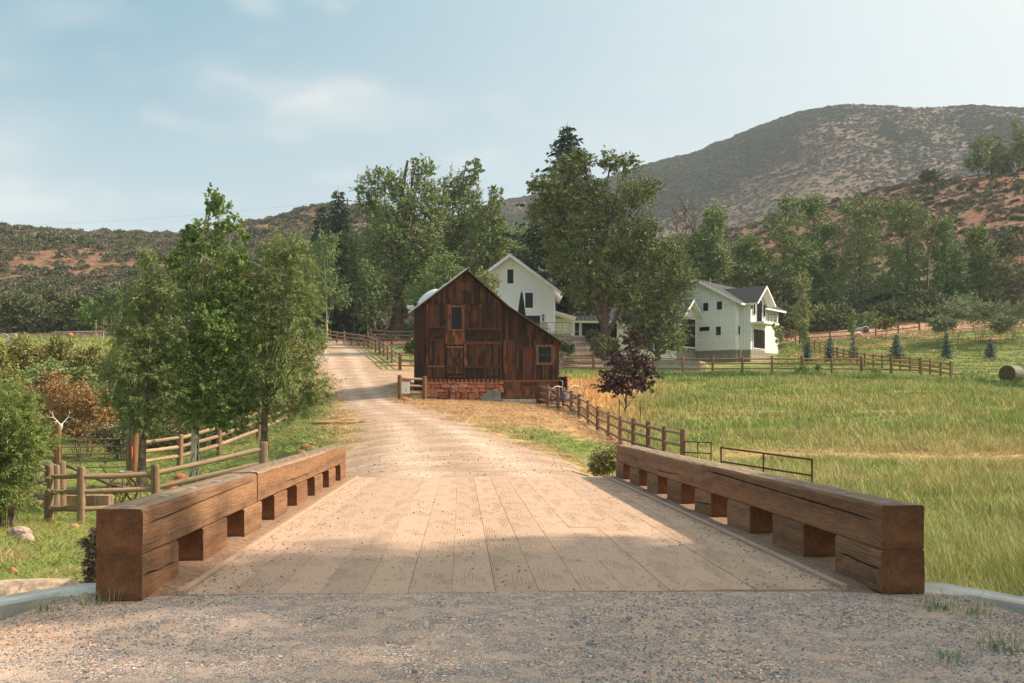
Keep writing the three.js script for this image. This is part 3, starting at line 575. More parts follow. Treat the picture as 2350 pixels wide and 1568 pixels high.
const postGeos = [1, 2, 3].map((s) => {
  const prof = [[1.03, -0.5], [1.0, -0.2], [0.98, 0.1], [0.97, 0.4], [0.93, 0.475], [0.72, 0.498], [0, 0.5]], rings = prof.map(([r, y], k) => Array.from({ length: 12 }, (_, i) => { const a = i / 12 * Math.PI * 2, q = Math.max(r, 0.001) * (1 + 0.07 * (fbm(a * 1.1 + s * 3, y * 3, 2) - 0.5)); return V(Math.cos(a) * q, y, -Math.sin(a) * q); }));
  const g = loft(rings), uv = g.attributes.uv, p = g.attributes.position; for (let i = 0; i < uv.count; i++) uv.setXY(i, (i % 13) / 13, p.getY(i) * 1.4 + s * 0.4); return g;
});
const UPV = V(0, 1, 0);
function log(name, a, b, r, mat, parent, k = 0) {
  const m = part(name, logGeos[k % 3], mat, parent), d = b.clone().sub(a); m.position.copy(a).addScaledVector(d, 0.5); m.quaternion.setFromUnitVectors(UPV, d.clone().normalize()); m.scale.set(r, d.length(), r); m.rotateY(k * 1.7); return m;
}
function fence(label, pts, o = {}) {
  const { h = 1.25, rails = [0.33, 0.72, 1.1], pr = 0.1, rr = 0.055, pm = M.postRed, rm = M.railGrey, group, seed = 1, skip = [] } = o, R = rng(seed * 97 + 5);
  const c = pts[Math.floor(pts.length / 2)], f = thing('log_fence', label, 'fence', [c[0], gy(c[0], c[1]), c[1]], 0, group), org = f.position.clone();
  const tops = pts.map(([x, z]) => V(x, gy(x, z), z));
  tops.forEach((p, i) => {
    const hh = h * (0.96 + 0.1 * R()), q = part('post', postGeos[i % 3], pm[Math.floor(R() * pm.length)], f, [p.x - org.x, p.y - org.y + hh / 2 - 0.12, p.z - org.z]);
    q.scale.set(pr * (0.92 + 0.2 * R()), hh + 0.3, pr * (0.92 + 0.2 * R())); q.rotation.set(0.03 * (R() - 0.5), R() * 6, 0.03 * (R() - 0.5));
    if (i && !skip.includes(i)) for (const rh of rails) {
      const a = tops[i - 1].clone().sub(org), b = p.clone().sub(org); a.y += rh + 0.03 * (R() - 0.5); b.y += rh + 0.03 * (R() - 0.5); const dir = b.clone().sub(a).normalize(); a.addScaledVector(dir, -0.06); b.addScaledVector(dir, 0.06);
      log('rail', a, b, rr * (0.9 + 0.25 * R()), rm[Math.floor(R() * rm.length)], f, Math.floor(R() * 3));
    }
  });
  return f;
}
const W = (b, d) => [bx(b, d), -d];
const run = (b0, d0, b1, d1, n) => { const p = W(b0, d0), q = W(b1, d1); return Array.from({ length: n + 1 }, (_, i) => [lerp(p[0], q[0], i / n), lerp(p[1], q[1], i / n)]); };
fence('stout weathered log fence nearest the bridge on the left', [W(112, 24.2), W(186, 24.0), W(357, 24.6), W(604, 26.2)], { h: 1.32, rails: [0.36, 0.76, 1.14], pr: 0.105, rr: 0.066, pm: M.postNear, rm: M.railNear, seed: 2 });
fence('short log fence running into the green bush at the left edge', [W(128, 25.6), W(88, 27.4), W(-30, 26.6)], { h: 1.3, rails: [0.36, 0.76, 1.12], pr: 0.1, rr: 0.07, pm: M.postNear, rm: M.railNear, seed: 3 });
fence('pale log fence behind the corner of the near log fence', [W(142, 26.6), W(85, 31), W(10, 32)], { h: 1.34, rails: [0.4, 0.78, 1.14], pr: 0.11, rr: 0.075, pm: M.postNear, rm: M.railPale, seed: 4 });
fence('pale three rail fence climbing from the tall gate post behind the trees', [W(320, 41.6), W(413, 43), W(503, 44.6), W(593, 46.4), W(664, 48)], { h: 1.42, rails: [0.45, 0.85, 1.24], pr: 0.12, rr: 0.075, pm: M.postNear, rm: M.railPale, seed: 5 });
fence('log fence going down from the barn beside the meadow to the bridge', [...run(1293.5, 56, 1568, 34, 10)], { h: 1.22, rails: [0.28, 0.68, 1.06], pr: 0.1, rr: 0.062, seed: 6 });
fence('three post log fence at the right front corner of the barn', [W(1233, 58.4), W(1257, 56.4), W(1281, 54.6)], { h: 1.2, rails: [0.3, 0.68, 1.04], pr: 0.1, rr: 0.06, seed: 7 });
fence('long straight rail fence between the meadow and the white houses', Array.from({ length: 14 }, (_, i) => W(1294 + i * 68.3, 82)), { h: 1.36, rails: [0.4, 0.8, 1.2], pr: 0.105, rr: 0.058, rm: M.railTan, seed: 8 });
fence('rail fence behind the right end of the long rail fence', run(2184, 82.6, 1985, 95, 9), { h: 1.25, rails: [0.38, 0.75, 1.12], pr: 0.09, rr: 0.055, rm: M.railTan, seed: 9 });
fence('rail fence climbing the green slope beside the two storey house', run(1985, 95.5, 1806, 130, 14), { h: 1.25, rails: [0.38, 0.75, 1.12], pr: 0.09, rr: 0.055, rm: M.railTan, seed: 10 });
fence('dark rail fence below the red earth bank', [W(1806, 127), W(1850, 125), W(1905, 123.5), W(1958, 123.5), W(2010, 124.5), W(2062, 125.5), W(2110, 126)], { h: 1.2, rails: [0.5, 1.0], pr: 0.1, rr: 0.055, rm: M.postRed, seed: 11 });
fence('curving rail fence along the right side of the upper drive', [[733, 116], [745, 114.5], [757, 112.6], [773, 110.5], [790, 108], [807, 105.5], [823, 103], [835, 100.5], [845, 98], [854, 95.5], [862, 93], [871, 90.5], [881, 87.8], [890, 85], [900, 82], [917, 77]].map(([b, d]) => W(b, d)), { h: 1.3, rails: [0.36, 0.76, 1.14], pr: 0.1, rr: 0.06, seed: 12 });
fence('short rail fence between the upper drive fence and the barn', [W(918.5, 76.6), W(958, 76.4)], { h: 1.3, rails: [0.36, 0.76, 1.14], pr: 0.11, rr: 0.06, seed: 13 });
fence('rail fence under the big tree trunk behind the upper drive', [W(850, 113), W(899, 108), W(948, 106)], { h: 1.5, rails: [0.5, 0.95, 1.35], pr: 0.11, rr: 0.06, seed: 14 });
fence('two post log fence carrying the white number sign', [W(917.5, 55.6), W(974, 56.2)], { h: 1.42, rails: [0.42, 0.82, 1.22], pr: 0.13, rr: 0.065, seed: 15 });
fence('log fence glimpsed behind the right hand willow beside the drive', [W(676, 56), W(697, 61), W(712, 66)], { h: 1.3, rails: [0.4, 0.8, 1.15], pr: 0.12, rr: 0.06, seed: 16 });
fence('small rail fence on the grassy knoll behind the willow thicket', [W(236, 113), W(287, 111.5), W(345, 112)], { h: 1.7, rails: [0.3, 0.85, 1.4], pr: 0.1, rr: 0.07, seed: 17 });
// number sign
{
  const s = thing('number_sign', 'white board with the number 5 hanging on the two post fence', 'sign', [bx(931, 55.45), gy(bx(931, 55.45), -55.45) + 0.38, -55.42]);
  part('board', rbox(0.46, 0.66, 0.02, 0.008, 'y'), M.whitePaint, s, [0, 0.33, 0]);
  const cv = document.createElement('canvas'); cv.width = 128; cv.height = 184; const g = cv.getContext('2d'); g.fillStyle = '#e9e7e0'; g.fillRect(0, 0, 128, 184); g.fillStyle = '#9d9990'; g.font = 'bold 64px sans-serif'; g.textAlign = 'center'; g.fillText('5', 66, 150); g.fillStyle = '#d8d4ca'; g.fillRect(28, 22, 70, 10);
  const t = new THREE.CanvasTexture(cv); t.colorSpace = THREE.SRGBColorSpace;
  part('print', new THREE.PlaneGeometry(0.44, 0.64), std({ map: t, roughness: 0.6, color: [0.9, 0.9, 0.9] }), s, [0, 0.33, 0.0135]);
}
// tall gate posts and the elk skull
function gatePost(label, b, d, h, r, mats) {
  const x = bx(b, d), p = thing('gate_post', label, 'post', [x, gy(x, -d), -d]);
  const a = part('trunk', postGeos[0], mats[0], p, [0, h / 2 - 0.1, 0]); a.scale.set(r, h + 0.2, r); const c = part('trunk', postGeos[1], mats[1], p, [-r * 1.55, h / 2 - 0.13, -0.06]); c.scale.set(r * 0.8, h + 0.05, r * 0.8); return p;
}
const orangeLog = [logMat([0.40, 0.20, 0.105]), logMat([0.33, 0.2, 0.13])];
gatePost('tall orange brown gate post carrying the elk skull', 134, 41, 2.1, 0.12, orangeLog);
gatePost('orange brown gate post between the pipe gate and pale fence', 309, 40.8, 1.95, 0.16, orangeLog);
{
  const d = 40.8, x = bx(139, d), y = gy(x, -41) + 1.98, bone = std({ color: [0.80, 0.77, 0.70], roughness: 0.7 }), s = thing('elk_skull', 'bleached elk skull with branching antlers on the tall gate post', 'skull', [x + 0.06, y, -d + 0.1], 0.5); s.scale.setScalar(0.66);
  let g = new THREE.SphereGeometry(1, 16, 12); const p = g.attributes.position; for (let i = 0; i < p.count; i++) { const t = (p.getY(i) + 1) / 2; p.setXYZ(i, p.getX(i) * lerp(0.05, 0.12, ss(0.1, 0.8, t)) * (1 + 0.15 * Math.sin(t * 9)), (p.getY(i)) * 0.23, p.getZ(i) * lerp(0.05, 0.11, t) + 0.04 * (1 - t)); } g.computeVertexNormals();
  part('cranium', g, bone, s, [0, 0, 0], [0.25, 0, 0]);
  for (const q of [-1, 1]) {
    const main = [V(q * 0.06, 0.18, 0), V(q * 0.2, 0.36, -0.06), V(q * 0.4, 0.6, -0.1), V(q * 0.5, 0.86, -0.04), V(q * 0.42, 1.12, 0.08)], a = part('antler', tube(main, [0.028, 0.026, 0.024, 0.02, 0.006], 7), bone, s);
    part('tine', tube([main[1], V(q * 0.34, 0.32, 0.12), V(q * 0.42, 0.36, 0.22)], [0.02, 0.016, 0.004], 6), bone, a); part('tine', tube([main[2], V(q * 0.58, 0.6, 0.04), V(q * 0.68, 0.66, 0.12)], [0.018, 0.014, 0.004], 6), bone, a); part('tine', tube([main[3], V(q * 0.6, 0.92, 0.06), V(q * 0.66, 1.04, 0.12)], [0.016, 0.012, 0.004], 6), bone, a);
  }
}
// steel pipe gates
function pipeGate(label, pts, bars, r, mat, uprights, seed) {
  const g = thing('pipe_gate', label, 'gate', [0, 0, 0]), [a, b] = pts.map(([x, z]) => V(x, gy(x, z), z)), at = (t, h) => a.clone().lerp(b, t).add(V(0, h, 0));
  const org = a.clone(); g.position.copy(org);
  for (const h of bars) { const p = [0, 0.5, 1].map((t) => at(t, h).sub(org)); part('bar', tube(p, [r, r, r], 8), mat, g); }
  for (const t of uprights) part('upright', tube([at(t, bars[0] - (t === 0 || t === 1 ? 0.18 : 0)).sub(org), at(t, bars.at(-1) + (t === 0 || t === 1 ? r : 0)).sub(org)], [r, r], 8), mat, g);
  return g;
}
pipeGate('brown pipe field gate between the two tall posts', [W(141, 40.9), W(300, 40.9)], [0.3, 0.55, 0.85, 1.15, 1.45], 0.022, std({ color: [0.20, 0.14, 0.12], roughness: 0.6, metalness: 0.3 }), [0, 0.27, 0.63, 1]);
pipeGate('rusty narrow pipe gate panel at the lower end of the right log fence', [W(1571, 33.8), W(1632, 33.2)], [0.05, 0.45, 0.82], 0.02, M.rust, [0, 0.5, 1]);
pipeGate('rusty long pipe gate leaning low in the tall grass', [W(1655, 26.6), W(1864, 23.2)], [0.3, 0.66, 1.03], 0.024, M.rust, [0, 0.5, 1]);
// orange strap on the gate latch
single('orange_strap', tube([V(bx(302, 40.6), gy(bx(302, 40.6), -40.6) + 1.15, -40.6), V(bx(303.5, 40.6), gy(bx(302, 40.6), -40.6) + 0.9, -40.55), V(bx(302, 40.6), gy(bx(302, 40.6), -40.6) + 0.62, -40.6)], [0.03, 0.045, 0.02], 7), std({ color: [0.5, 0.12, 0.05] }), 'bright orange strap tied to the latch end of the field gate', 'strap');
// old horse drawn implement behind the near fence
{
  const d = 28.5, x = bx(235, d), o = thing('farm_implement', 'rusty old horse drawn farm implement behind the near log fence', 'machine', [x, gy(x, -d), -d], 0.3);
  const wheel = (px, pz, r) => { const w = sub('wheel', o, [px, r, pz], [0, 0.4, 0]); part('rim', new THREE.TorusGeometry(r, 0.03, 8, 28), M.rust, w); part('hub', new THREE.CylinderGeometry(0.05, 0.05, 0.16, 10).rotateX(Math.PI / 2), M.rust, w); for (let i = 0; i < 8; i++) { const a = i / 8 * Math.PI * 2; part('spoke', tube([V(0, 0, 0), V(Math.cos(a) * r, Math.sin(a) * r, 0)], [0.012, 0.012], 5), M.rust, w); } };
  wheel(0.55, 0.15, 0.42); wheel(1.0, -0.5, 0.42); wheel(0.3, -0.6, 0.3);
  part('beam', tube([V(-1.1, 1.25, 0), V(-0.5, 0.95, -0.05), V(0.2, 0.6, -0.1), V(0.9, 0.42, -0.15)], [0.04, 0.05, 0.05, 0.05], 7), M.deadWood, o);
  part('axle', tube([V(0.2, 0.42, 0.3), V(1.2, 0.42, -0.7)], [0.035, 0.035], 7), M.rust, o);
  part('seat', new THREE.SphereGeometry(0.2, 14, 8, 0, Math.PI * 2, Math.PI * 0.55, Math.PI * 0.45), M.zinc, o, [0.6, 1.0, -0.2]);
  part('seat_spring', tube([V(0.6, 0.8, -0.2), V(0.75, 0.6, -0.2), V(0.7, 0.42, -0.2)], [0.02, 0.02, 0.02], 6), M.rust, o);
  part('lever', tube([V(0.3, 0.42, -0.2), V(0.1, 0.9, -0.25), V(-0.1, 1.15, -0.3)], [0.02, 0.018, 0.018], 6), M.rust, o);
  for (let i = 0; i < 3; i++) part('tine', tube([V(0.1 + i * 0.22, 0.42, 0.1), V(0.02 + i * 0.22, 0.2, 0.2), V(0.1 + i * 0.22, 0.02, 0.12)], [0.018, 0.016, 0.01], 5), M.rust, o);
}
single('timber_baulk', rbox(1.6, 0.3, 0.35, 0.02, 'x'), M.railGrey[1], 'grey timber baulk on the ground behind the near fence post', 'timber').position.set(bx(190, 28), gy(bx(190, 28), -28) + 0.2, -28);
// ---------------------------------------------------------------- the old barn
const barn = thing('wooden_barn', 'old dark brown board barn with red stone foundation and lean-to beside the drive', 'barn', [-1.5, 1.7, -58]);
{
  const R = rng(77), bt = rep(T.board, 4, 0.33), bh = rep(T.boardH, 4, 0.33);
  const bm = (c, i) => { const m = std({ color: [c[0] * 0.68, c[1] * 0.8, c[2] * 0.92], map: bt.clone(), bumpMap: bh, bumpScale: 0.012, roughness: 0.92 }); m.map.offset.set(i * 0.29, i * 0.17); return m; };
  const dark = [[0.40, 0.22, 0.13], [0.24, 0.145, 0.095], [0.66, 0.33, 0.17], [0.15, 0.1, 0.075], [0.52, 0.31, 0.2], [0.3, 0.175, 0.115]].map(bm), black = [[0.16, 0.10, 0.075], [0.22, 0.13, 0.09], [0.28, 0.15, 0.09]].map(bm), warm = [[0.82, 0.46, 0.27], [0.72, 0.38, 0.21], [0.95, 0.58, 0.37]].map(bm), frameWood = bm([1.25, 0.8, 0.52], 3), grey = [[0.55, 0.42, 0.33], [0.45, 0.30, 0.21], [0.62, 0.50, 0.42], [0.40, 0.22, 0.14]].map(bm);
  const roofY = (x) => x < -1.15 ? 7.67 - 0.749 * (-1.15 - x) : x < 1.18 ? 7.67 - 0.884 * (x + 1.15) : 5.61 - 0.674 * (x - 1.18);
  const shared = new Map();
  // vertical boards between x0 and x1, from y0 to y1 (or the roof line), each a board of its own
  function boards(x0, x1, y0, y1, mats, o = {}) {
    const { w = 0.155, z = 0, th = 0.025, gap = 0.007, jit = 0.0 } = o; let x = x0;
    while (x < x1 - 0.02) {
      const ww = Math.min(x1 - x, w * (0.75 + 0.5 * R())), mid = x + ww / 2, top = (y1 === 'roof' ? roofY(mid) - 0.06 - 0.35 * ww : y1) - jit * R(), bot = y0 + jit * R();
      if (top - bot > 0.05) {
        const key = Math.round(ww * 50) / 50; if (!shared.has(key)) shared.set(key, [0, 1].map((k) => pbox(1, 1, 1, 'y', [k * 0.4, k * 0.3]))); const m = part('board', shared.get(key)[R() < 0.5 ? 0 : 1], mats[Math.floor(R() * mats.length)], barn, [mid, (top + bot) / 2, z + 0.012 * R() + th / 2]); m.scale.set(Math.max(0.02, ww - gap), top - bot, th); m.rotation.z = 0.006 * (R() - 0.5);
      }
      x += ww;
    }
  }
  const X = (c) => -5.358 + 0.0054945 * c, Y = (c) => 8.1926 - 0.0054945 * c;
  // solid core behind the boards
  const outline = new THREE.Shape(); [[-4.19, 0.4], [4.17, 0.2], [4.17, roofY(4.17) - 0.09], [1.18, 5.5], [-1.15, 7.56], [-4.19, roofY(-4.19) - 0.09]].forEach(([x, y], i) => (i ? outline.lineTo(x, y) : outline.moveTo(x, y)));
  const core = new THREE.ExtrudeGeometry(outline, { depth: 7.6, bevelEnabled: false }); core.translate(0, 0, -7.62);
  part('wall', planarUV(core, 'y'), black[0], barn);
  // gable, upper field, panels
  boards(X(214), X(1180), Y(452), 'roof', dark, { w: 0.13, z: 0.03, jit: 0.03 });
  boards(X(210), X(345), 0.75, Y(446), black, { w: 0.16 });
  boards(X(350), X(542), Y(690), Y(456), dark, { w: 0.16 }); boards(X(350), X(542), Y(832), Y(712), black, { w: 0.14 }); boards(X(350), X(542), Y(1105), Y(834), dark, { w: 0.14 }); boards(X(350), X(542), Y(1246), Y(1122), dark, { w: 0.14 });
  boards(X(742), X(1136), Y(704), Y(456), [...dark, ...black], { w: 0.14 }); boards(X(742), X(1136), Y(850), Y(732), black, { w: 0.14 }); boards(X(742), X(1136), Y(1105), Y(880), dark, { w: 0.13 }); boards(X(742), X(1136), Y(1246), Y(1132), [...black, grey[1]], { w: 0.14 });
  boards(X(1145), X(1320), Y(1258), 'roof', [...black, ...dark], { w: 0.15, z: 0.0 }); boards(X(1160), X(1320), Y(1256), Y(835), [...dark, ...grey], { w: 0.13, z: 0.03, jit: 0.05 });
  boards(X(1322), X(1500), Y(905), 'roof', [...black, ...dark], { w: 0.14 }); boards(X(1322), X(1498), Y(1256), Y(905), [...warm, ...dark], { w: 0.11, z: 0.03 });
  boards(X(1500), X(1690), Y(885), 'roof', [...black, ...dark], { w: 0.14 }); boards(X(1503), X(1735), Y(1256), Y(1095), [...grey, ...dark], { w: 0.12, z: 0.01 }); boards(X(1690), X(1738), Y(1100), 'roof', [...dark, warm[0]], { w: 0.13 });
  const led = (name, c0, c1, a, b, mat, z = 0.05, th = 0.045) => part(name, pbox(X(c1) - X(c0), Y(a) - Y(b), th, 'x'), mat, barn, [(X(c0) + X(c1)) / 2, (Y(a) + Y(b)) / 2, z + th / 2]);
  led('ledger', 352, 540, 692, 710, warm[1]); led('ledger', 744, 1134, 706, 730, warm[1]); led('ledger', 744, 1136, 851, 880, dark[0]); led('ledger', 352, 540, 1106, 1120, warm[0]); led('ledger', 744, 1134, 1106, 1130, warm[1]); led('ledger', 352, 540, 826, 836, dark[2], 0.04);
  led('corner_board', 345, 357, 456, 1248, dark[2], 0.045, 0.04); led('corner_board', 1128, 1142, 456, 1252, dark[0], 0.045, 0.04); led('corner_board', 742, 772, 880, 1105, warm[1], 0.05, 0.03); led('corner_board', 1158, 1164, 835, 1258, warm[0], 0.07, 0.03); led('corner_board', 1172, 1190, 835, 1258, warm[1], 0.07, 0.03); led('corner_board', 1736, 1746, 850, 1260, dark[2], 0.03, 0.04); led('corner_board', 1480, 1500, 840, 1256, dark[4], 0.065, 0.03);
  led('sill_beam', 338, 1140, 1250, 1282, warm[2], -0.02, 0.2); led('header', 1322, 1500, 905, 930, warm[1], 0.065, 0.03);
  // hay door with its dark window
  const hd = sub('hay_door', barn); let hx = X(542); while (hx < X(738) - 0.03) { const w = 0.13 + 0.03 * R(); part('board', pbox(w - 0.006, Y(456) - Y(882), 0.03, 'y', [R(), R()]), warm[Math.floor(R() * 2)], hd, [hx + w / 2, (Y(456) + Y(882)) / 2, 0.04]); hx += w; }
  const win = (parent, name, c0, c1, a, b, fw, mat, bars, z) => {
    const w = sub(name, parent, [(X(c0) + X(c1)) / 2, (Y(a) + Y(b)) / 2, z]), ww = X(c1) - X(c0), hh = Y(a) - Y(b);
    part('frame', mergeGeometries([pbox(ww, fw, 0.09, 'x').translate(0, hh / 2 - fw / 2, 0), pbox(ww, fw, 0.09, 'x').translate(0, -hh / 2 + fw / 2, 0), pbox(fw, hh - 2 * fw - 0.002, 0.085, 'y').translate(-ww / 2 + fw / 2, 0, 0), pbox(fw, hh - 2 * fw - 0.002, 0.085, 'y').translate(ww / 2 - fw / 2, 0, 0)]), mat, w);
    part('pane', pbox(ww - 2 * fw, hh - 2 * fw, 0.01, 'y'), M.glass, w, [0, 0, 0.0]);
    if (bars) part('sash', mergeGeometries([pbox(ww - 2 * fw, 0.04, 0.05, 'x'), ...[-1, 1].flatMap((s) => [pbox(0.035, hh - 2 * fw - 0.002, 0.045, 'y').translate(s * (ww / 2 - fw - 0.018), 0, 0)])]), grey[2], w);
    return w;
  };
  win(barn, 'hay_window', 594, 730, 474, 734, 0.07, frameWood, false, 0.09); win(barn, 'lean_to_window', 1500, 1690, 885, 1097, 0.13, frameWood, true, 0.07);
  const vent = sub('gable_vent', barn, [X(752), Y(265), 0.08]); part('vent_board', pbox(0.55, 0.42, 0.04, 'x'), grey[0], vent); for (let i = 0; i < 4; i++) part('slat', pbox(0.46, 0.05, 0.03, 'x'), grey[3], vent, [0, -0.15 + i * 0.1, 0.03], [0.5, 0, 0]);
  // braced stall door
  const zd = sub('stall_door', barn); let zx = X(562); while (zx < X(728) - 0.03) { const w = 0.12 + 0.02 * R(); part('board', pbox(w - 0.006, Y(918) - Y(1232), 0.03, 'y', [R(), R()]), dark[[0, 2, 4][Math.floor(R() * 3)]], zd, [zx + w / 2, (Y(918) + Y(1232)) / 2, 0.03]); zx += w; }
  const diag = (a, b, c, d, w) => { const p = V(X(a), Y(b), 0), q = V(X(c), Y(d), 0), l = p.distanceTo(q), m = part('brace', pbox(w, l, 0.03, 'y'), dark[1], zd, [(p.x + q.x) / 2, (p.y + q.y) / 2, 0.062]); m.rotation.z = Math.atan2(q.y - p.y, q.x - p.x) - Math.PI / 2; };
  diag(570, 935, 722, 1180, 0.13); diag(718, 935, 655, 1050, 0.11);
  part('batten', pbox(X(732) - X(556), 0.1, 0.05, 'x'), warm[0], zd, [(X(556) + X(732)) / 2, Y(908), 0.06]); part('batten', pbox(X(726) - X(562), 0.11, 0.03, 'x'), dark[3], zd, [(X(562) + X(726)) / 2, Y(1200), 0.06]);
  boards(X(735), X(745), Y(1250), Y(880), [dark[0]], { w: 0.2, z: 0.02 });
  // lower wooden skirting under the lean-to, with a hatch
  boards(X(1142), X(1350), 0.1, 1.2, warm, { w: 0.22, z: 0.06 }); boards(X(1350), X(1510), 0.1, 0.98, [warm[0], warm[1]], { w: 0.2, z: 0.085 }); boards(X(1510), X(1740), 0.1, 1.2, warm, { w: 0.24, z: 0.06 });
  led('hatch_rail', 1352, 1505, 1275, 1306, warm[1], 0.09, 0.04); led('skirting_rail', 1142, 1740, 1258, 1274, warm[0], 0.1, 0.04);
  part('concrete_kerb', rbox(X(1505) - X(1145), 0.2, 0.25, 0.02, 'x'), M.concrete, barn, [(X(1145) + X(1505)) / 2, 0.06, 0.14]);
  // side wall skirting seen past the right corner
  part('side_apron', pbox(0.06, 1.5, 1.6, 'y'), warm[1], barn, [4.45, 0.75, -0.9], [0, 0.35, 0]);
  // red stone foundation, stone by stone
  const fnd = sub('stone_foundation', barn), wallW = X(1137) - X(340); part('mortar', pbox(wallW, 1.4, 0.3, 'x'), std({ color: [0.16, 0.085, 0.06] }), fnd, [(X(340) + X(1137)) / 2, 0.5, -0.12]);
  const stoneGeos = Array.from({ length: 14 }, (_, k) => { const r = rng(500 + k); let g = new THREE.BoxGeometry(1, 1, 1, 3, 2, 2); g.deleteAttribute('uv'); g.deleteAttribute('normal'); g = mergeVertices(g); const p = g.attributes.position; for (let i = 0; i < p.count; i++) { const x = p.getX(i), y = p.getY(i), z = p.getZ(i), e = (Math.abs(x) > 0.49) + (Math.abs(y) > 0.49) + (Math.abs(z) > 0.49), f = e === 3 ? 0.8 : e === 2 ? 0.92 : 1; p.setXYZ(i, x * f + (r() - 0.5) * 0.12, y * f + (r() - 0.5) * 0.13, z * f + (r() - 0.5) * 0.16); } g.computeVertexNormals(); return planarUV(toCreasedNormals(g, 0.55), 'x', [r() * 3, r() * 3]); });
  let yy = -0.1, row = 0;
  while (yy < 1.16) {
    const h = row < 2 ? 0.27 + 0.1 * R() : yy > 0.92 ? 0.14 : 0.19 + 0.12 * R(); let x = X(340) - 0.1 * R();
    while (x < X(1137) - 0.05) { const w = h * (1.1 + 1.5 * R()), hh = h * (0.86 + 0.25 * R()), m = part('stone', stoneGeos[Math.floor(R() * 14)], [M.redRock, M.redRock2, M.redRock3, M.redRock][Math.floor(R() * 4)], fnd, [x + w / 2, yy + hh / 2 + 0.03 * (R() - 0.5), 0.05 + 0.08 * R()]); m.scale.set(w * 1.02, hh * 1.1, 0.32); m.rotation.z = 0.12 * (R() - 0.5); x += w; }
    yy += h; row++;
  }
  // roof: two slopes and the lean-to, boards under weathered sheet metal
  const slab = (name, xa, ya, xb, yb, z0, z1, mat, th = 0.07) => { const l = Math.hypot(xb - xa, yb - ya), m = part(name, rbox(l, th, z0 - z1, 0.01, 'x'), mat, barn, [(xa + xb) / 2, (ya + yb) / 2, (z0 + z1) / 2]); m.rotation.z = Math.atan2(yb - ya, xb - xa); return m; };
  const rust = std({ color: [0.14, 0.085, 0.06], map: T.stone, roughness: 0.8 }), tin = std({ color: [0.62, 0.64, 0.65], roughness: 0.5, metalness: 0.25 });
  const left = slab('roof', -4.5, 7.67 - 0.749 * 3.35 + 0.02, -1.13, 7.72, 0.4, -7.9, tin), right = slab('roof', -1.17, 7.71, 1.35, 5.50, 0.35, -7.9, rust), lean = slab('lean_to_roof', 1.12, 5.66, 4.42, 3.44, 0.38, -7.9, rust);
  for (const [o, l] of [[left, 4.2], [right, 3.35], [lean, 3.98]]) for (let k = 0; k < 12; k++) part('sheet_rib', new THREE.CylinderGeometry(0.02, 0.02, l - 0.1, 6).rotateZ(Math.PI / 2), o.material, o, [0, 0.04, 3.9 - k * 0.7]);
  led('eave_board', 1700, 1760, 838, 858, dark[4], 0.3, 0.03);
  // pale curved metal cover on the left slope
  const hump = []; for (let k = 0; k <= 10; k++) { const t = k / 10, px = lerp(-4.15, -2.75, t), e = Math.sin(t * Math.PI); hump.push(Array.from({ length: 12 }, (_, i) => { const a = i / 11 * Math.PI; return V(px - 0.22 * Math.sin(a) * (0.25 + e) * 0.7, 7.67 - 0.749 * (-1.15 - px) + 0.06 + 0.44 * Math.sin(a) * (0.22 + 0.78 * Math.sqrt(e)), -1.2 + 1.1 * Math.cos(a)); })); }
  part('roof_cover', loft(hump), std({ color: [0.72, 0.73, 0.74], roughness: 0.5, metalness: 0.2, side: THREE.DoubleSide }), barn);
  part('eave_box', rbox(0.42, 0.2, 0.5, 0.02, 'x'), tin, barn, [-4.42, 5.55, -0.4]);
}
{ // grey slab leaning on the foundation, rusty pump, lumber
  const sh = new THREE.Shape(); [[0, 0], [1.05, 0.02], [1.05, 0.64], [0.3, 0.66], [0.08, 0.4], [-0.06, 0.3]].forEach(([x, y], i) => (i ? sh.lineTo(x, y) : sh.moveTo(x, y)));
  const g = new THREE.ExtrudeGeometry(sh, { depth: 0.08, bevelEnabled: true, bevelSize: 0.012, bevelThickness: 0.012, bevelSegments: 1 }), m = single('stone_slab', planarUV(g, 'x'), std({ color: [0.50, 0.47, 0.43], map: T.concrete, bumpMap: T.stoneH, bumpScale: 0.01 }), 'broken grey stone slab leaning against the barn foundation', 'slab');
  m.position.set(bx(1107, 57.5), gy(bx(1115, 57.4), -57.4) - 0.02, -57.45); m.rotation.x = -0.22;
  const p = thing('old_pump', 'small rusty hand pump standing before the barn foundation', 'pump', [bx(1031, 57), gy(bx(1031, 57), -57), -57]);
  part('body', new THREE.LatheGeometry([[0.13, 0], [0.09, 0.1], [0.08, 0.45], [0.11, 0.5], [0.1, 0.68], [0.03, 0.75], [0, 0.76]].map(([x, y]) => new THREE.Vector2(x, y)), 14), M.rust, p); part('spout', tube([V(0.06, 0.5, 0.04), V(0.2, 0.48, 0.12), V(0.26, 0.38, 0.16)], [0.035, 0.032, 0.03], 8), M.rust, p); part('handle', tube([V(0, 0.72, 0), V(-0.2, 0.7, 0), V(-0.36, 0.45, 0.02)], [0.02, 0.02, 0.022], 6), M.rust, p);
  const q = thing('iron_stake', 'rusty iron pipe stake right of the hand pump', 'stake', [bx(1046, 57), gy(bx(1046, 57), -57), -57]); part('pipe', tube([V(0, -0.1, 0), V(0.01, 0.62, 0)], [0.035, 0.035], 8), M.rust, q); part('collar', new THREE.CylinderGeometry(0.05, 0.05, 0.06, 10), M.rust, q, [0.01, 0.5, 0]);
  const lb = single('lumber_plank', rbox(2.6, 0.05, 0.22, 0.008, 'x'), M.railGrey[2], 'grey plank lying on the dirt by the barn corner fence', 'plank'); const lx = bx(1244, 55.2); lb.position.set(lx, gy(lx, -55.2) + 0.05, -55.2); lb.rotation.y = -0.55;
}
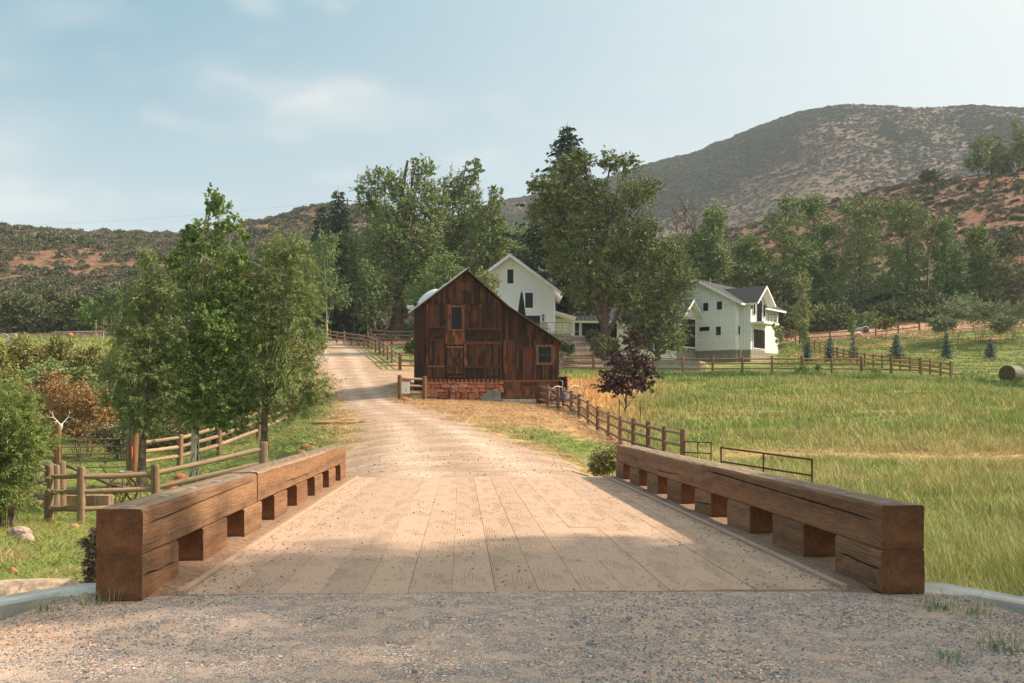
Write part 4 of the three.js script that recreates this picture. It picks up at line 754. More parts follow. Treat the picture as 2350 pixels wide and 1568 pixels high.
// antique rake with two steel wheels behind the fence
{
  const d = 55.4, x = bx(1300, d), o = thing('hay_rake', 'antique hay rake with two tall steel wheels behind the barn fence', 'machine', [x, gy(x, -d), -d], -0.9);
  for (const s of [-1, 1]) { const w = sub('wheel', o, [s * 0.72, 0.68, 0], [0, Math.PI / 2, 0]); part('rim', new THREE.TorusGeometry(0.66, 0.028, 8, 40), M.zinc, w); part('hub', new THREE.CylinderGeometry(0.07, 0.07, 0.2, 12).rotateX(Math.PI / 2), M.rust, w); for (let i = 0; i < 12; i++) { const a = i / 12 * Math.PI * 2; part('spoke', tube([V(0, 0, 0), V(Math.cos(a) * 0.66, Math.sin(a) * 0.66, 0)], [0.01, 0.01], 5), M.zinc, w); } }
  part('axle', tube([V(-0.75, 0.68, 0), V(0.75, 0.68, 0)], [0.035, 0.035], 8), M.rust, o); part('hitch', tube([V(0, 0.68, 0), V(0.05, 0.6, 0.9), V(0, 0.5, 1.6)], [0.04, 0.04, 0.03], 7), M.rust, o); part('frame_bar', tube([V(-0.7, 0.5, 0.3), V(0.7, 0.5, 0.3)], [0.025, 0.025], 7), M.rust, o);
  part('gear_box', rbox(0.3, 0.26, 0.26, 0.03, 'x'), std({ color: [0.08, 0.14, 0.32], roughness: 0.6 }), o, [-0.1, 0.8, 0.05]); part('lever', tube([V(-0.2, 0.7, 0), V(-0.3, 1.2, 0.05), V(-0.22, 1.6, 0.08), V(-0.45, 1.68, 0.1)], [0.025, 0.022, 0.022, 0.02], 7), M.zinc, o);
  for (let i = 0; i < 7; i++) part('tine', tube([V(-0.6 + i * 0.2, 0.66, -0.05), V(-0.6 + i * 0.2, 0.5, -0.4), V(-0.6 + i * 0.2, 0.12, -0.45), V(-0.6 + i * 0.2, 0.03, -0.2)], [0.01, 0.01, 0.01, 0.008], 5), M.rust, o);
}
// ---------------------------------------------------------------- white farmhouse behind the barn
function windowUnit(parent, name, x, y, z, w, h, o = {}) {       // faces +z of its parent
  const { trim = M.whitePaint, frame = M.blackFrame, tw = 0.1, cols = 1, rows = 1, ry = 0, proud = 0.05 } = o, g = sub(name, parent, [x, y, z], [0, ry, 0]);
  const ring = (ww, hh, t, dp) => mergeGeometries([pbox(ww, t, dp, 'x').translate(0, hh / 2 - t / 2, 0), pbox(ww, t, dp, 'x').translate(0, -hh / 2 + t / 2, 0), pbox(t, hh - 2 * t - 0.002, dp * 0.98, 'y').translate(-ww / 2 + t / 2, 0, 0), pbox(t, hh - 2 * t - 0.002, dp * 0.98, 'y').translate(ww / 2 - t / 2, 0, 0)]);
  if (trim) part('trim', ring(w + 2 * tw, h + 2 * tw, tw, proud), trim, g, [0, 0, proud / 2]);
  part('frame', ring(w - 0.004, h - 0.004, 0.055, proud + 0.01), frame, g, [0, 0, proud / 2 - 0.01]);
  part('pane', pbox(w - 0.1, h - 0.1, 0.012, 'y'), M.glass, g, [0, 0, 0.004]);
  for (let i = 1; i < cols; i++) part('mullion', pbox(0.05, h - 0.12, 0.04, 'y'), frame, g, [-w / 2 + i * w / cols, 0, 0.02]);
  for (let i = 1; i < rows; i++) part('mullion', pbox(w - 0.12, 0.05, 0.045, 'x'), frame, g, [0, -h / 2 + i * h / rows, 0.02]);
  return g;
}
function gableShape(x0, x1, y0, ye, px, py) { const s = new THREE.Shape(); [[x0, y0], [x1, y0], [x1, ye], [px, py], [x0, ye]].forEach(([x, y], i) => (i ? s.lineTo(x, y) : s.moveTo(x, y))); return s; }
function prism(shape, depth) { const g = new THREE.ExtrudeGeometry(shape, { depth, bevelEnabled: false }); g.translate(0, 0, -depth); return planarUV(g, 'y'); }
function slope(parent, name, a, b, z0, z1, th, mat, edge) {     // roof plane from a to b (x, y), running from z0 back to z1
  const l = Math.hypot(b[0] - a[0], b[1] - a[1]), m = part(name, pbox(l, th, z0 - z1, 'x'), mat, parent, [(a[0] + b[0]) / 2, (a[1] + b[1]) / 2, (z0 + z1) / 2]); m.rotation.z = Math.atan2(b[1] - a[1], b[0] - a[0]);
  if (edge) part('fascia', pbox(l + 0.02, edge, 0.05, 'x'), M.whitePaint, m, [0, -edge / 2 + th / 2 - 0.012, (z0 - z1) / 2 + 0.027]);
  return m;
}
{
  const h = thing('farmhouse', 'tall white clapboard farmhouse with gable end behind the barn', 'house', [-0.04, 8.45, -98]);
  const hw = 4.28, ye = 4.6, py = 7.75;
  part('wall', prism(gableShape(-hw, hw, -2.2, ye, 0, py), 9), M.white, h);
  // lapped clapboards
  const laps = []; for (let y = 0.0; y < py - 0.12; y += 0.165) { const half = y < ye ? hw : hw * (py - y - 0.16) / (py - ye); if (half > 0.1) { const g = pbox(half * 2, 0.175, 0.022, 'x'); g.rotateX(-0.09); g.translate(0, y + 0.08, 0.014); laps.push(g); } }
  const sd = part('clapboard', mergeGeometries(laps), M.white, h); sd.userData.kind = 'stuff';
  for (const s of [-1, 1]) { part('corner_board', pbox(0.14, ye + 0.1, 0.05, 'y'), M.whitePaint, h, [s * (hw - 0.06), ye / 2, 0.045]); slope(h, 'roof', [0, py + 0.14], [s * 5.12, py + 0.14 - 5.12 * (py - ye) / hw], 0.75, -9.6, 0.09, M.shingle, 0.26); part('soffit', pbox(Math.hypot(5.05, 5.05 * 0.736), 0.03, 10.2, 'x'), M.whitePaint, h, [s * 2.53, py + 0.04 - 2.53 * (py - ye) / hw, -4.42], [0, 0, -s * Math.atan((py - ye) / hw)]); }
  for (const s of [-1, 0, 1]) { const x = s * 3.55, y = py - 0.25 - Math.abs(x) * 0.736, k = sub('bracket', h, [x, y, 0.05]); part('brace', tube([V(0, -0.6, 0.02), V(0, -0.28, 0.22), V(0, -0.05, 0.62)], [0.045, 0.04, 0.04], 6), M.whitePaint, k); part('arm', pbox(0.09, 0.09, 0.62, 'x'), M.whitePaint, k, [0, 0, 0.31]); }
  windowUnit(h, 'attic_window', -0.12, 5.9, 0.03, 0.62, 1.4, { rows: 2, cols: 1 }); windowUnit(h, 'upper_window', 1.72, 3.55, 0.03, 0.78, 1.5, {}); windowUnit(h, 'upper_window', -2.1, 3.55, 0.03, 0.78, 1.5, {}); windowUnit(h, 'sliding_door', 2.0, 1.03, 0.03, 1.62, 2.06, { tw: 0.06 });
  for (const x of [1.5, 1.85]) part('vent_cap', pbox(0.16, 0.1, 0.12, 'x'), M.whitePaint, h, [x, 5.65, 0.08]);
  const ln = sub('wall_lantern', h, [3.1, 1.62, 0.06]); part('back_plate', pbox(0.24, 0.16, 0.1, 'x'), M.blackFrame, ln, [0, 0.42, 0.05]); part('lantern_body', new THREE.CylinderGeometry(0.1, 0.07, 0.32, 8), M.blackFrame, ln, [0, 0, 0.14]); part('lantern_cap', new THREE.ConeGeometry(0.13, 0.12, 8), M.blackFrame, ln, [0, 0.22, 0.14]);
  part('chimney', pbox(0.7, 1.6, 0.7, 'y'), std({ color: [0.32, 0.16, 0.12], map: T.stone }), h, [-1.8, 7.1, -4]);
  // side porch with sloped roof
  const p = sub('side_porch', h); const pr = part('porch_roof', pbox(2.2, 0.12, 3.4, 'x'), M.whitePaint, p, [5.3, 2.12, -1.2], [0, 0, -0.27]); part('porch_wall', pbox(2.0, 2.1, 0.12, 'y'), M.white, p, [5.25, 0.95, -2.6]); for (const x of [6.15]) part('porch_post', pbox(0.1, 1.95, 0.1, 'y'), M.whitePaint, p, [x, 0.9, 0.3]);
}
{ // low glazed link and the shingled middle wing
  const y0 = 8.3, w = thing('glazed_link', 'low white link with dark standing seam roof between the farmhouse and big tree', 'building', [7.3, y0, -102]);
  part('wall', pbox(7.4, 2.3, 3, 'y'), M.white, w, [0.2, 0.75, -1.5]); windowUnit(w, 'glass_door', -1.6, 0.95, 0.02, 0.6, 1.8, {}); windowUnit(w, 'glass_door', -0.7, 0.95, 0.02, 0.55, 1.8, {}); windowUnit(w, 'wide_window', 1.0, 1.05, 0.02, 2.3, 1.5, { cols: 2 }); windowUnit(w, 'narrow_window', 3.1, 1.0, 0.02, 0.7, 1.5, {});
  const rf = part('roof', pbox(8.2, 0.08, 2.6, 'x'), M.metalRoof, w, [0.3, 2.35, -0.6], [0.3, 0, 0]); for (let i = 0; i < 19; i++) part('seam', pbox(0.04, 0.06, 2.58, 'x'), M.metalRoof, rf, [-3.9 + i * 0.43, 0.07, 0]); part('fascia', pbox(8.24, 0.16, 0.06, 'x'), M.whitePaint, rf, [0, -0.07, 1.33]);
  const c = thing('middle_wing', 'white board and batten wing with dark shingle roof behind the big tree trunk', 'building', [13.7, 7.0, -103.5]);
  part('wall', pbox(6.8, 3.6, 5, 'y'), M.white, c, [0, 1.2, -2.5]); for (let i = 0; i < 22; i++) part('batten', pbox(0.05, 3.0, 0.03, 'y'), M.whitePaint, c, [-3.3 + i * 0.31, 1.5, 0.016]);
  const r1 = part('roof', pbox(7.8, 0.1, 3.9, 'x'), M.shingle, c, [0, 4.35, -1.15], [0.72, 0, 0]); part('fascia', pbox(7.84, 0.18, 0.05, 'x'), M.whitePaint, r1, [0, -0.05, 1.98]); part('roof', pbox(7.8, 0.1, 3.9, 'x'), M.shingle, c, [0, 4.35, -3.95], [-0.72, 0, 0]);
  windowUnit(c, 'window', 1.6, 1.7, 0.02, 0.9, 1.2, {});
}
{ // two storey board and batten house
  const h = thing('white_house', 'white board and batten house with dark shingle roofs and balcony right of the trees', 'house', [23.64, 6.5, -105], -0.663);
  const found = std({ color: [0.72, 0.65, 0.55], map: T.concrete, bumpMap: T.stoneH, bumpScale: 0.01 });
  const main = sub('main_block', h), f0 = 1.08, ye = 6.2, px = -4.5, py = 8.62, W9 = 9;
  part('wall', prism(gableShape(-W9, 0, f0, ye, px, py), 11), M.white, main); part('foundation', pbox(W9 - 0.06, 2.3, 10.9, 'x'), found, main, [-W9 / 2, -0.08, -5.5]);
  for (let x = -0.12; x > -W9; x -= 0.34) { const top = ye + (py - ye) * (1 - Math.abs(x - px) / 4.5) - 0.1; part('batten', pbox(0.055, top - f0, 0.035, 'y'), M.whitePaint, main, [x, (top + f0) / 2, 0.018]); }
  for (let z = -0.15; z > -1; z -= 0.34) part('batten', pbox(0.035, ye - f0 - 0.1, 0.055, 'y'), M.whitePaint, main, [0.018, (ye + f0) / 2, z]);
  const sl = (py - ye) / 4.5; slope(main, 'roof', [px, py + 0.16], [px + 5.3, py + 0.16 - 5.3 * sl], 0.55, -11.4, 0.1, M.shingle, 0.2); slope(main, 'roof', [px, py + 0.16], [px - 5.3, py + 0.16 - 5.3 * sl], 0.55, -11.4, 0.1, M.shingle, 0.2);
  part('eave_fascia', pbox(0.05, 0.2, 11.8, 'y'), M.whitePaint, main, [px + 5.32, py + 0.06 - 5.3 * sl, -5.4]);
  part('roof_vent', new THREE.CylinderGeometry(0.05, 0.05, 0.7, 8), M.zinc, main, [-3.6, 8.7, -1.2]);
  const nt = { trim: M.whitePaint, tw: 0.05 };
  windowUnit(main, 'window', -3.49, 5.8, 0.03, 0.6, 0.86, nt); windowUnit(main, 'window', -1.88, 5.84, 0.03, 0.62, 0.88, nt); windowUnit(main, 'slot_window', -3.65, 3.43, 0.03, 1.2, 0.46, nt); windowUnit(main, 'window', -2.0, 3.15, 0.03, 0.56, 0.92, nt); windowUnit(main, 'side_window', 0.03, 3.15, -0.6, 0.45, 0.92, { ...nt, ry: Math.PI / 2 });
  for (const [x, y] of [[-3.75, 4.0], [-3.45, 4.0]]) part('wall_light', pbox(0.14, 0.12, 0.12, 'x'), M.whitePaint, main, [x, y, 0.08]);
  // balcony wing on the right
  const w = sub('balcony_wing', h), z0 = -1.0, z1 = -4.8, zm = (z0 + z1) / 2, x1 = 1.2, wy = 6.15, wp = 7.75;
  const ws = gableShape(-1.9, 1.9, f0, wy, 0, wp), wg = new THREE.ExtrudeGeometry(ws, { depth: 3.2, bevelEnabled: false }); wg.translate(0, 0, -3.2); wg.rotateY(Math.PI / 2); wg.translate(x1, 0, zm); part('wall', planarUV(wg, 'y'), M.white, w);
  part('foundation', pbox(3.1, 2.4, 3.72, 'x'), found, w, [x1 - 1.6, -0.13, zm]);
  for (let x = 0.15; x < x1; x += 0.34) part('batten', pbox(0.055, wy - f0 - 0.1, 0.035, 'y'), M.whitePaint, w, [x, (wy + f0) / 2, z0 + 0.018]);
  const rs = (wp - wy) / 1.9; for (const s of [-1, 1]) { const l = Math.hypot(2.35, 2.35 * rs), m = part('roof', pbox(5.4, 0.1, l, 'x'), M.shingle, w, [x1 - 1.75, wp + 0.15 - 2.35 * rs / 2, zm + s * 1.175]); m.rotation.x = s * Math.atan(rs); part('fascia', pbox(0.05, 0.2, l + 0.02, 'y'), M.whitePaint, m, [2.727, -0.06, 0]); part('fascia', pbox(5.4, 0.16, 0.05, 'x'), M.whitePaint, m, [0, -0.04, s * (l / 2 + 0.026)]); part('soffit', pbox(0.9, 0.03, l - 0.1, 'x'), M.whitePaint, m, [2.24, -0.075, 0]); }
  const px2 = x1 + 0.03, ry = Math.PI / 2, at = (f) => z0 - 0.05 - f * 3.7;
  windowUnit(w, 'balcony_door', px2, 5.28, at(0.525), 1.35, 2.3, { ry, cols: 2, tw: 0.06 }); windowUnit(w, 'side_light', px2, 5.45, at(0.18), 0.5, 1.3, { ry, tw: 0.05 }); windowUnit(w, 'side_light', px2, 5.45, at(0.87), 0.5, 1.3, { ry, tw: 0.05 }); windowUnit(w, 'picture_window', px2, 2.3, at(0.52), 2.9, 2.0, { ry, cols: 3, tw: 0.08 });
  const bal = sub('balcony', w, [x1, 3.9, zm]); part('slab', pbox(1.5, 0.22, 3.9, 'x'), M.whitePaint, bal, [0.76, 0, 0]); for (let i = 0; i <= 9; i++) part('baluster', pbox(0.025, 1.0, 0.025, 'y'), M.blackFrame, bal, [1.42, 0.6, -1.85 + i * 0.411]); for (let i = 0; i < 3; i++) for (const s of [-1, 1]) part('baluster', pbox(0.025, 1.0, 0.025, 'y'), M.blackFrame, bal, [0.3 + i * 0.4, 0.6, s * 1.85]); part('handrail', pbox(0.04, 0.04, 3.75, 'x'), M.blackFrame, bal, [1.42, 1.12, 0]); for (const s of [-1, 1]) part('handrail', pbox(1.38, 0.04, 0.04, 'x'), M.blackFrame, bal, [0.72, 1.12, s * 1.85]);
  const wl = sub('wall_lantern', w, [x1 + 0.1, 5.6, at(0.02)]); part('lantern_body', pbox(0.16, 0.4, 0.16, 'y'), M.blackFrame, wl);
  // garden room with the tall corner window
  const b = sub('garden_room', h), bx1 = -4.66, ze = 3.9, by = 4.6, bp = 6.3; const bs = gableShape(-1.95, 1.95, 1.35, by, 0, bp), bg = new THREE.ExtrudeGeometry(bs, { depth: 6.5, bevelEnabled: false }); bg.translate(0, 0, -6.5); bg.rotateY(Math.PI / 2); bg.translate(bx1, 0, 1.95); part('wall', planarUV(bg, 'y'), M.white, b);
  part('foundation', pbox(6.4, 2.4, 3.8, 'x'), found, b, [bx1 - 3.26, 0.14, 1.95]); part('pier', pbox(0.9, 2.4, 0.5, 'x'), found, b, [bx1 - 1.2, 0.12, 4.1]);
  const bsl = (bp - by) / 1.95; for (const s of [-1, 1]) { const l = Math.hypot(2.5, 2.5 * bsl), m = part('roof', pbox(7.4, 0.1, l, 'x'), M.shingle, b, [bx1 - 2.95, bp + 0.15 - 2.5 * bsl / 2, 1.95 + s * 1.25]); m.rotation.x = s * Math.atan(bsl); part('fascia', pbox(0.05, 0.2, l + 0.02, 'y'), M.whitePaint, m, [3.727, -0.06, 0]); part('fascia', pbox(7.4, 0.16, 0.05, 'x'), M.whitePaint, m, [0, -0.04, s * (l / 2 + 0.026)]); part('soffit', pbox(0.85, 0.03, l - 0.1, 'x'), M.whitePaint, m, [3.26, -0.075, 0]); }
  windowUnit(b, 'corner_window', bx1 + 0.03, 2.95, 1.9, 3.1, 3.0, { ry, cols: 2, rows: 3, tw: 0.12 }); windowUnit(b, 'front_window', bx1 - 1.5, 2.95, ze + 0.03, 2.3, 3.0, { cols: 2, tw: 0.14 }); windowUnit(b, 'front_window', bx1 - 4.4, 2.95, ze + 0.03, 2.3, 3.0, { cols: 2, tw: 0.14 });
  part('downpipe', tube([V(0.1, 6.0, -0.92), V(0.1, 0.2, -0.92)], [0.05, 0.05], 8), M.whitePaint, h);
}
// ---------------------------------------------------------------- terrace, stairs, walls, garden furniture
{
  const ty = 8.42, R = rng(5), t = thing('stone_terrace', 'raised stone terrace wall in front of the farmhouse', 'terrace', [2.2, 0, -95]);
  part('wall', pbox(6.6, 3.6, 4.5, 'x'), M.greyStone, t, [0, ty - 1.86, -0.4]); part('coping', pbox(6.7, 0.08, 4.6, 'x'), M.concrete, t, [0, ty - 0.02, -0.4]);
  for (let r = 0; r < 8; r++) for (let x = -3.3 + 0.2 * R(); x < 3.2;) { const w = 0.35 + 0.5 * R(), m = part('stone', rockGeo(300 + Math.floor(R() * 12), 0.5, 0.5, 0.5, 1), [M.greyStone, M.paleRock, M.greyStone][Math.floor(R() * 3)], t, [x + w / 2, ty - 0.24 - r * 0.34, 1.87]); m.scale.set(w, 0.36, 0.16); x += w; }
  const st = thing('stone_stairs', 'long flight of grey stone garden steps right of the farmhouse', 'stairs', [6.7, 0, -86]);
  for (let i = 0; i < 16; i++) part('step', rbox(2.3, 0.22, 0.75, 0.02, 'x'), i % 3 ? M.greyStone : M.paleRock, st, [0.0, 4.95 + i * 0.215, -0.2 - i * 0.58]);
  const rw = thing('retaining_wall', 'long low grey concrete retaining wall behind the long rail fence', 'wall', [bx(1460, 87), 0, -87]); part('wall', pbox(10.6, 1.5, 0.4, 'x'), M.oldConcrete, rw, [0.2, 4.72, 0]); part('cap', pbox(10.7, 0.08, 0.46, 'x'), M.oldConcrete, rw, [0.2, 5.48, 0]);
  const lw = thing('garden_wall', 'low tan block wall beside the foot of the garden steps', 'wall', [4.0, 0, -86.5]); for (let r = 0; r < 5; r++) for (let k = 0; k < 4; k++) part('block', rbox(0.84, 0.24, 0.4, 0.02, 'x', [k, r]), [M.greyStone, M.paleRock][(k * 3 + r) % 2], lw, [-1.3 + k * 0.86 + (r % 2) * 0.2, 4.6 + r * 0.25, 0]);
  // black railing on the terrace with curled ironwork
  const ra = thing('terrace_railing', 'thin black iron railing along the farmhouse terrace edge', 'railing', [2.6, ty, -93.2]); part('handrail', pbox(5.6, 0.04, 0.04, 'x'), M.blackFrame, ra, [0, 0.98, 0]); part('bottom_rail', pbox(5.6, 0.03, 0.03, 'x'), M.blackFrame, ra, [0, 0.12, 0]); for (let i = 0; i <= 8; i++) part('baluster', pbox(0.03, 1.0, 0.03, 'y'), M.blackFrame, ra, [-2.8 + i * 0.7, 0.5, 0]);
  const sc = thing('iron_ornament', 'silver curled ironwork ornament at the top of the garden steps', 'ornament', [5.6, ty, -93.1]); for (let i = 0; i < 4; i++) part('curl', new THREE.TorusGeometry(0.3 + 0.06 * i, 0.022, 6, 20, 3.4), M.zinc, sc, [-0.25 + i * 0.18, 0.45 + 0.12 * (i % 2), 0.02 * i], [0, 0, 0.8 * i]); part('stake', tube([V(0, 0, 0), V(0, 1.1, 0)], [0.02, 0.02], 6), M.zinc, sc);
  const um = thing('garden_umbrella', 'tall closed charcoal garden umbrella standing before the farmhouse', 'umbrella', [bx(1197, 94), ty, -94]); const cl = [[0.34, 1.35], [0.36, 1.5], [0.28, 2.2], [0.17, 3.2], [0.07, 3.85], [0.0, 3.95]]; const rings = cl.map(([r, y]) => Array.from({ length: 24 }, (_, i) => { const a = i / 24 * Math.PI * 2, q = Math.max(r, 0.002) * (1 + 0.18 * Math.cos(a * 8)); return V(Math.cos(a) * q, y, -Math.sin(a) * q); })); part('canopy', loft(rings), std({ color: [0.05, 0.052, 0.055], map: T.fiber, side: THREE.DoubleSide }), um); part('pole', tube([V(0, 0, 0), V(0, 4.0, 0)], [0.035, 0.03], 8), M.blackFrame, um); part('strap', new THREE.TorusGeometry(0.29, 0.025, 6, 24).rotateX(Math.PI / 2), M.blackFrame, um, [0, 2.1, 0]);
  const chair = (label, x, z, turn, y) => {
    const c = thing('patio_chair', label, 'chair', [x, y, z], turn, 'black metal garden chairs'), m = M.iron;
    part('seat', rbox(0.56, 0.05, 0.54, 0.02, 'x'), m, c, [0, 0.44, 0]); for (let i = 0; i < 6; i++) part('back_slat', pbox(0.035, 0.56, 0.02, 'y'), m, c, [-0.22 + i * 0.088, 0.76, -0.27], [-0.16, 0, 0]); part('back_rail', tube([V(-0.28, 0.45, -0.24), V(-0.28, 1.0, -0.34), V(0, 1.1, -0.36), V(0.28, 1.0, -0.34), V(0.28, 0.45, -0.24)], [0.02, 0.02, 0.02, 0.02, 0.02], 6), m, c);
    for (const sx of [-1, 1]) { for (const sz of [-1, 1]) part('leg', tube([V(sx * 0.25, 0.44, sz * 0.23), V(sx * 0.28, 0, sz * 0.28)], [0.02, 0.016], 6), m, c); part('armrest', tube([V(sx * 0.29, 0.66, -0.26), V(sx * 0.3, 0.68, 0.1), V(sx * 0.29, 0.45, 0.25)], [0.018, 0.018, 0.018], 6), m, c); }
  };
  chair('black lounge chair beside the foot of the garden steps', bx(1316, 85.6), -85.6, 1.1, 4.95); chair('black lounge chair left of its twin by the garden steps', bx(1303, 85.8), -85.8, 1.0, 4.95); chair('black metal chair on the terrace before the sliding door', bx(1254, 94), -94, 0.6, ty); chair('black metal chair on the terrace close to the railing', bx(1238, 94.6), -94.6, 0.2, ty);
  const pad = single('gravel_pad', rbox(3.6, 0.3, 2.4, 0.02, 'x'), M.greyStone, 'small flat stone landing under the two lounge chairs', 'landing'); pad.position.set(bx(1310, 85.8), 4.8, -85.8);
}
// hay bale
{
  const d = 84, x = bx(2322, d), b = thing('hay_bale', 'round net wrapped hay bale in the mown field', 'bale', [x, gy(x, -d) + 0.74, -d], 0.62), hay = std({ color: [0.40, 0.33, 0.19], map: rep(T.fiber, 2), bumpMap: T.fiber, bumpScale: 0.03 }), net = std({ color: [0.44, 0.50, 0.36], map: rep(T.fiber, 4, 1), bumpMap: T.fiber, bumpScale: 0.01, roughness: 0.7 });
  const prof = []; for (let k = 0; k <= 12; k++) prof.push(Array.from({ length: 36 }, (_, i) => { const a = i / 36 * Math.PI * 2, r = 0.76 * (1 - 0.04 * Math.pow(Math.abs(k - 6) / 6, 6)) * (1 + 0.015 * (fbm(a * 2, k * 0.6, 2) - 0.5)), yy = Math.sin(a) * r; return V(-0.75 + k * 0.125, Math.max(yy, -0.72), Math.cos(a) * r); }));
  part('net_wrap', loft(prof), net, b); for (const k of [0, 12]) part('hay_face', capGeo(prof[k], k === 0 ? false : true, (p) => [p.z, p.y]), hay, b); for (let i = 1; i < 5; i++) part('hay_roll', new THREE.TorusGeometry(i * 0.15, 0.035, 6, 40).rotateY(Math.PI / 2), hay, b, [0.745, 0, 0]);
}
// ---------------------------------------------------------------- foliage
class Leaves {
  constructor(n) { this.p = new Float32Array(n * 12); this.c = new Float32Array(n * 12); this.i = new Uint32Array(n * 6); this.n = 0; this.max = n; }
  add(x, y, z, len, wid, ax, ay, az, R, col) {            // a folded leaf growing from (x, y, z) along (ax, ay, az)
    if (this.n >= this.max) return; const k = this.n++, o = k * 12;
    let bx_ = R() - 0.5, by_ = R() - 0.5, bz_ = R() - 0.5; const l = Math.hypot(ax, ay, az) || 1; ax /= l; ay /= l; az /= l;
    let sx = ay * bz_ - az * by_, sy = az * bx_ - ax * bz_, sz = ax * by_ - ay * bx_; const q = (wid / 2) / (Math.hypot(sx, sy, sz) || 1); sx *= q; sy *= q; sz *= q;
    const m = len * 0.45, p = this.p;
    p[o] = x; p[o + 1] = y; p[o + 2] = z; p[o + 3] = x + ax * m + sx; p[o + 4] = y + ay * m + sy; p[o + 5] = z + az * m + sz; p[o + 6] = x + ax * len; p[o + 7] = y + ay * len - len * 0.12; p[o + 8] = z + az * len; p[o + 9] = x + ax * m - sx; p[o + 10] = y + ay * m - sy; p[o + 11] = z + az * m - sz;
    for (let v = 0; v < 4; v++) { this.c[o + v * 3] = col[0]; this.c[o + v * 3 + 1] = col[1]; this.c[o + v * 3 + 2] = col[2]; }
    this.i.set([k * 4, k * 4 + 1, k * 4 + 2, k * 4, k * 4 + 2, k * 4 + 3], k * 6);
  }
  geo() { const g = new THREE.BufferGeometry(), n = this.n; g.setAttribute('position', new THREE.BufferAttribute(this.p.slice(0, n * 12), 3)); g.setAttribute('color', new THREE.BufferAttribute(this.c.slice(0, n * 12), 3)); g.setIndex(new THREE.BufferAttribute(this.i.slice(0, n * 6), 1)); g.computeVertexNormals(); return g; }
}
M.leafThin = phys({ vertexColors: true, roughness: 0.7, transmission: 0.3, thickness: 0, side: THREE.DoubleSide, specularIntensity: 0.35 });
M.leaf = std({ vertexColors: true, roughness: 0.75, side: THREE.DoubleSide });
M.needle = std({ vertexColors: true, roughness: 0.8, side: THREE.DoubleSide });
const gauss = (R) => (R() + R() + R() + R() - 2) * 1.0;
const tint = (pal, R, k) => { const c = pal[Math.floor(R() * pal.length)], f = (0.86 + 0.28 * R()) * k * 1.08; return [c[0] * f, c[1] * f, c[2] * f]; };
const PAL = {
  cotton: [[0.192, 0.252, 0.075], [0.156, 0.210, 0.063], [0.238, 0.286, 0.090], [0.275, 0.294, 0.113]],
  poplar: [[0.180, 0.252, 0.077], [0.227, 0.295, 0.093], [0.161, 0.208, 0.070]],
  pale: [[0.283, 0.300, 0.123], [0.230, 0.268, 0.102], [0.354, 0.341, 0.160]],
  willow: [[0.215, 0.27, 0.085], [0.18, 0.23, 0.07], [0.265, 0.31, 0.115], [0.31, 0.345, 0.14]],
  aspen: [[0.205, 0.295, 0.08], [0.235, 0.325, 0.095], [0.28, 0.355, 0.115], [0.165, 0.24, 0.065]],
  thicket: [[0.24, 0.25, 0.06], [0.28, 0.25, 0.07], [0.19, 0.21, 0.055], [0.30, 0.22, 0.075]],
  bush: [[0.22, 0.30, 0.075], [0.27, 0.335, 0.095], [0.32, 0.335, 0.125], [0.17, 0.235, 0.062]],
  rust: [[0.3375, 0.1553, 0.054], [0.27, 0.162, 0.0607], [0.405, 0.189, 0.0675], [0.216, 0.1688, 0.054]],
  oak: [[0.115, 0.138, 0.046], [0.150, 0.162, 0.058], [0.097, 0.114, 0.043], [0.177, 0.179, 0.072]],
  spruce: [[0.0525, 0.0775, 0.0475], [0.0625, 0.09, 0.0562], [0.0813, 0.1, 0.0625]],
  blue: [[0.117, 0.1625, 0.143], [0.0975, 0.143, 0.117], [0.143, 0.182, 0.156]],
  lime: [[0.1875, 0.2875, 0.05], [0.2375, 0.325, 0.0625]],
  purple: [[0.08, 0.026, 0.032], [0.06, 0.022, 0.028], [0.11, 0.038, 0.038], [0.07, 0.04, 0.03]],
  sage: [[0.221, 0.208, 0.156], [0.182, 0.182, 0.13], [0.247, 0.221, 0.169]],
  brown: [[0.182, 0.1235, 0.078], [0.143, 0.1105, 0.0715], [0.13, 0.143, 0.065]],
};
// lobes: [bearing, level, half width, half height] seen at depth d, given depth of their own
function lobesAt(d, list, x, y0, R) { const k = d / F; return list.map(([b, v, rw, rh, dz = 0]) => ({ x: (b - MID) * k - x, y: EYE + (940 - v) * k - y0, z: dz || (R() - 0.5) * rw * k * 0.7, rx: rw * k, ry: rh * k, rz: rw * k * 0.95 })); }
function billow(lobes, k, R) {                          // smaller lobes budding from the skin of each, so that the outline is uneven
  const out = [...lobes];
  for (const l of lobes) for (let i = 0; i < k; i++) { const a = R() * 6.283, e = R() * 1.5 - 0.45, c = Math.cos(e), f = 0.36 + 0.2 * R(); out.push({ x: l.x + Math.cos(a) * c * l.rx * 0.9, y: l.y + Math.sin(e) * l.ry * 0.9, z: l.z + Math.sin(a) * c * l.rz * 0.9, rx: l.rx * f, ry: l.ry * f, rz: l.rz * f, bud: true }); }
  return out;
}
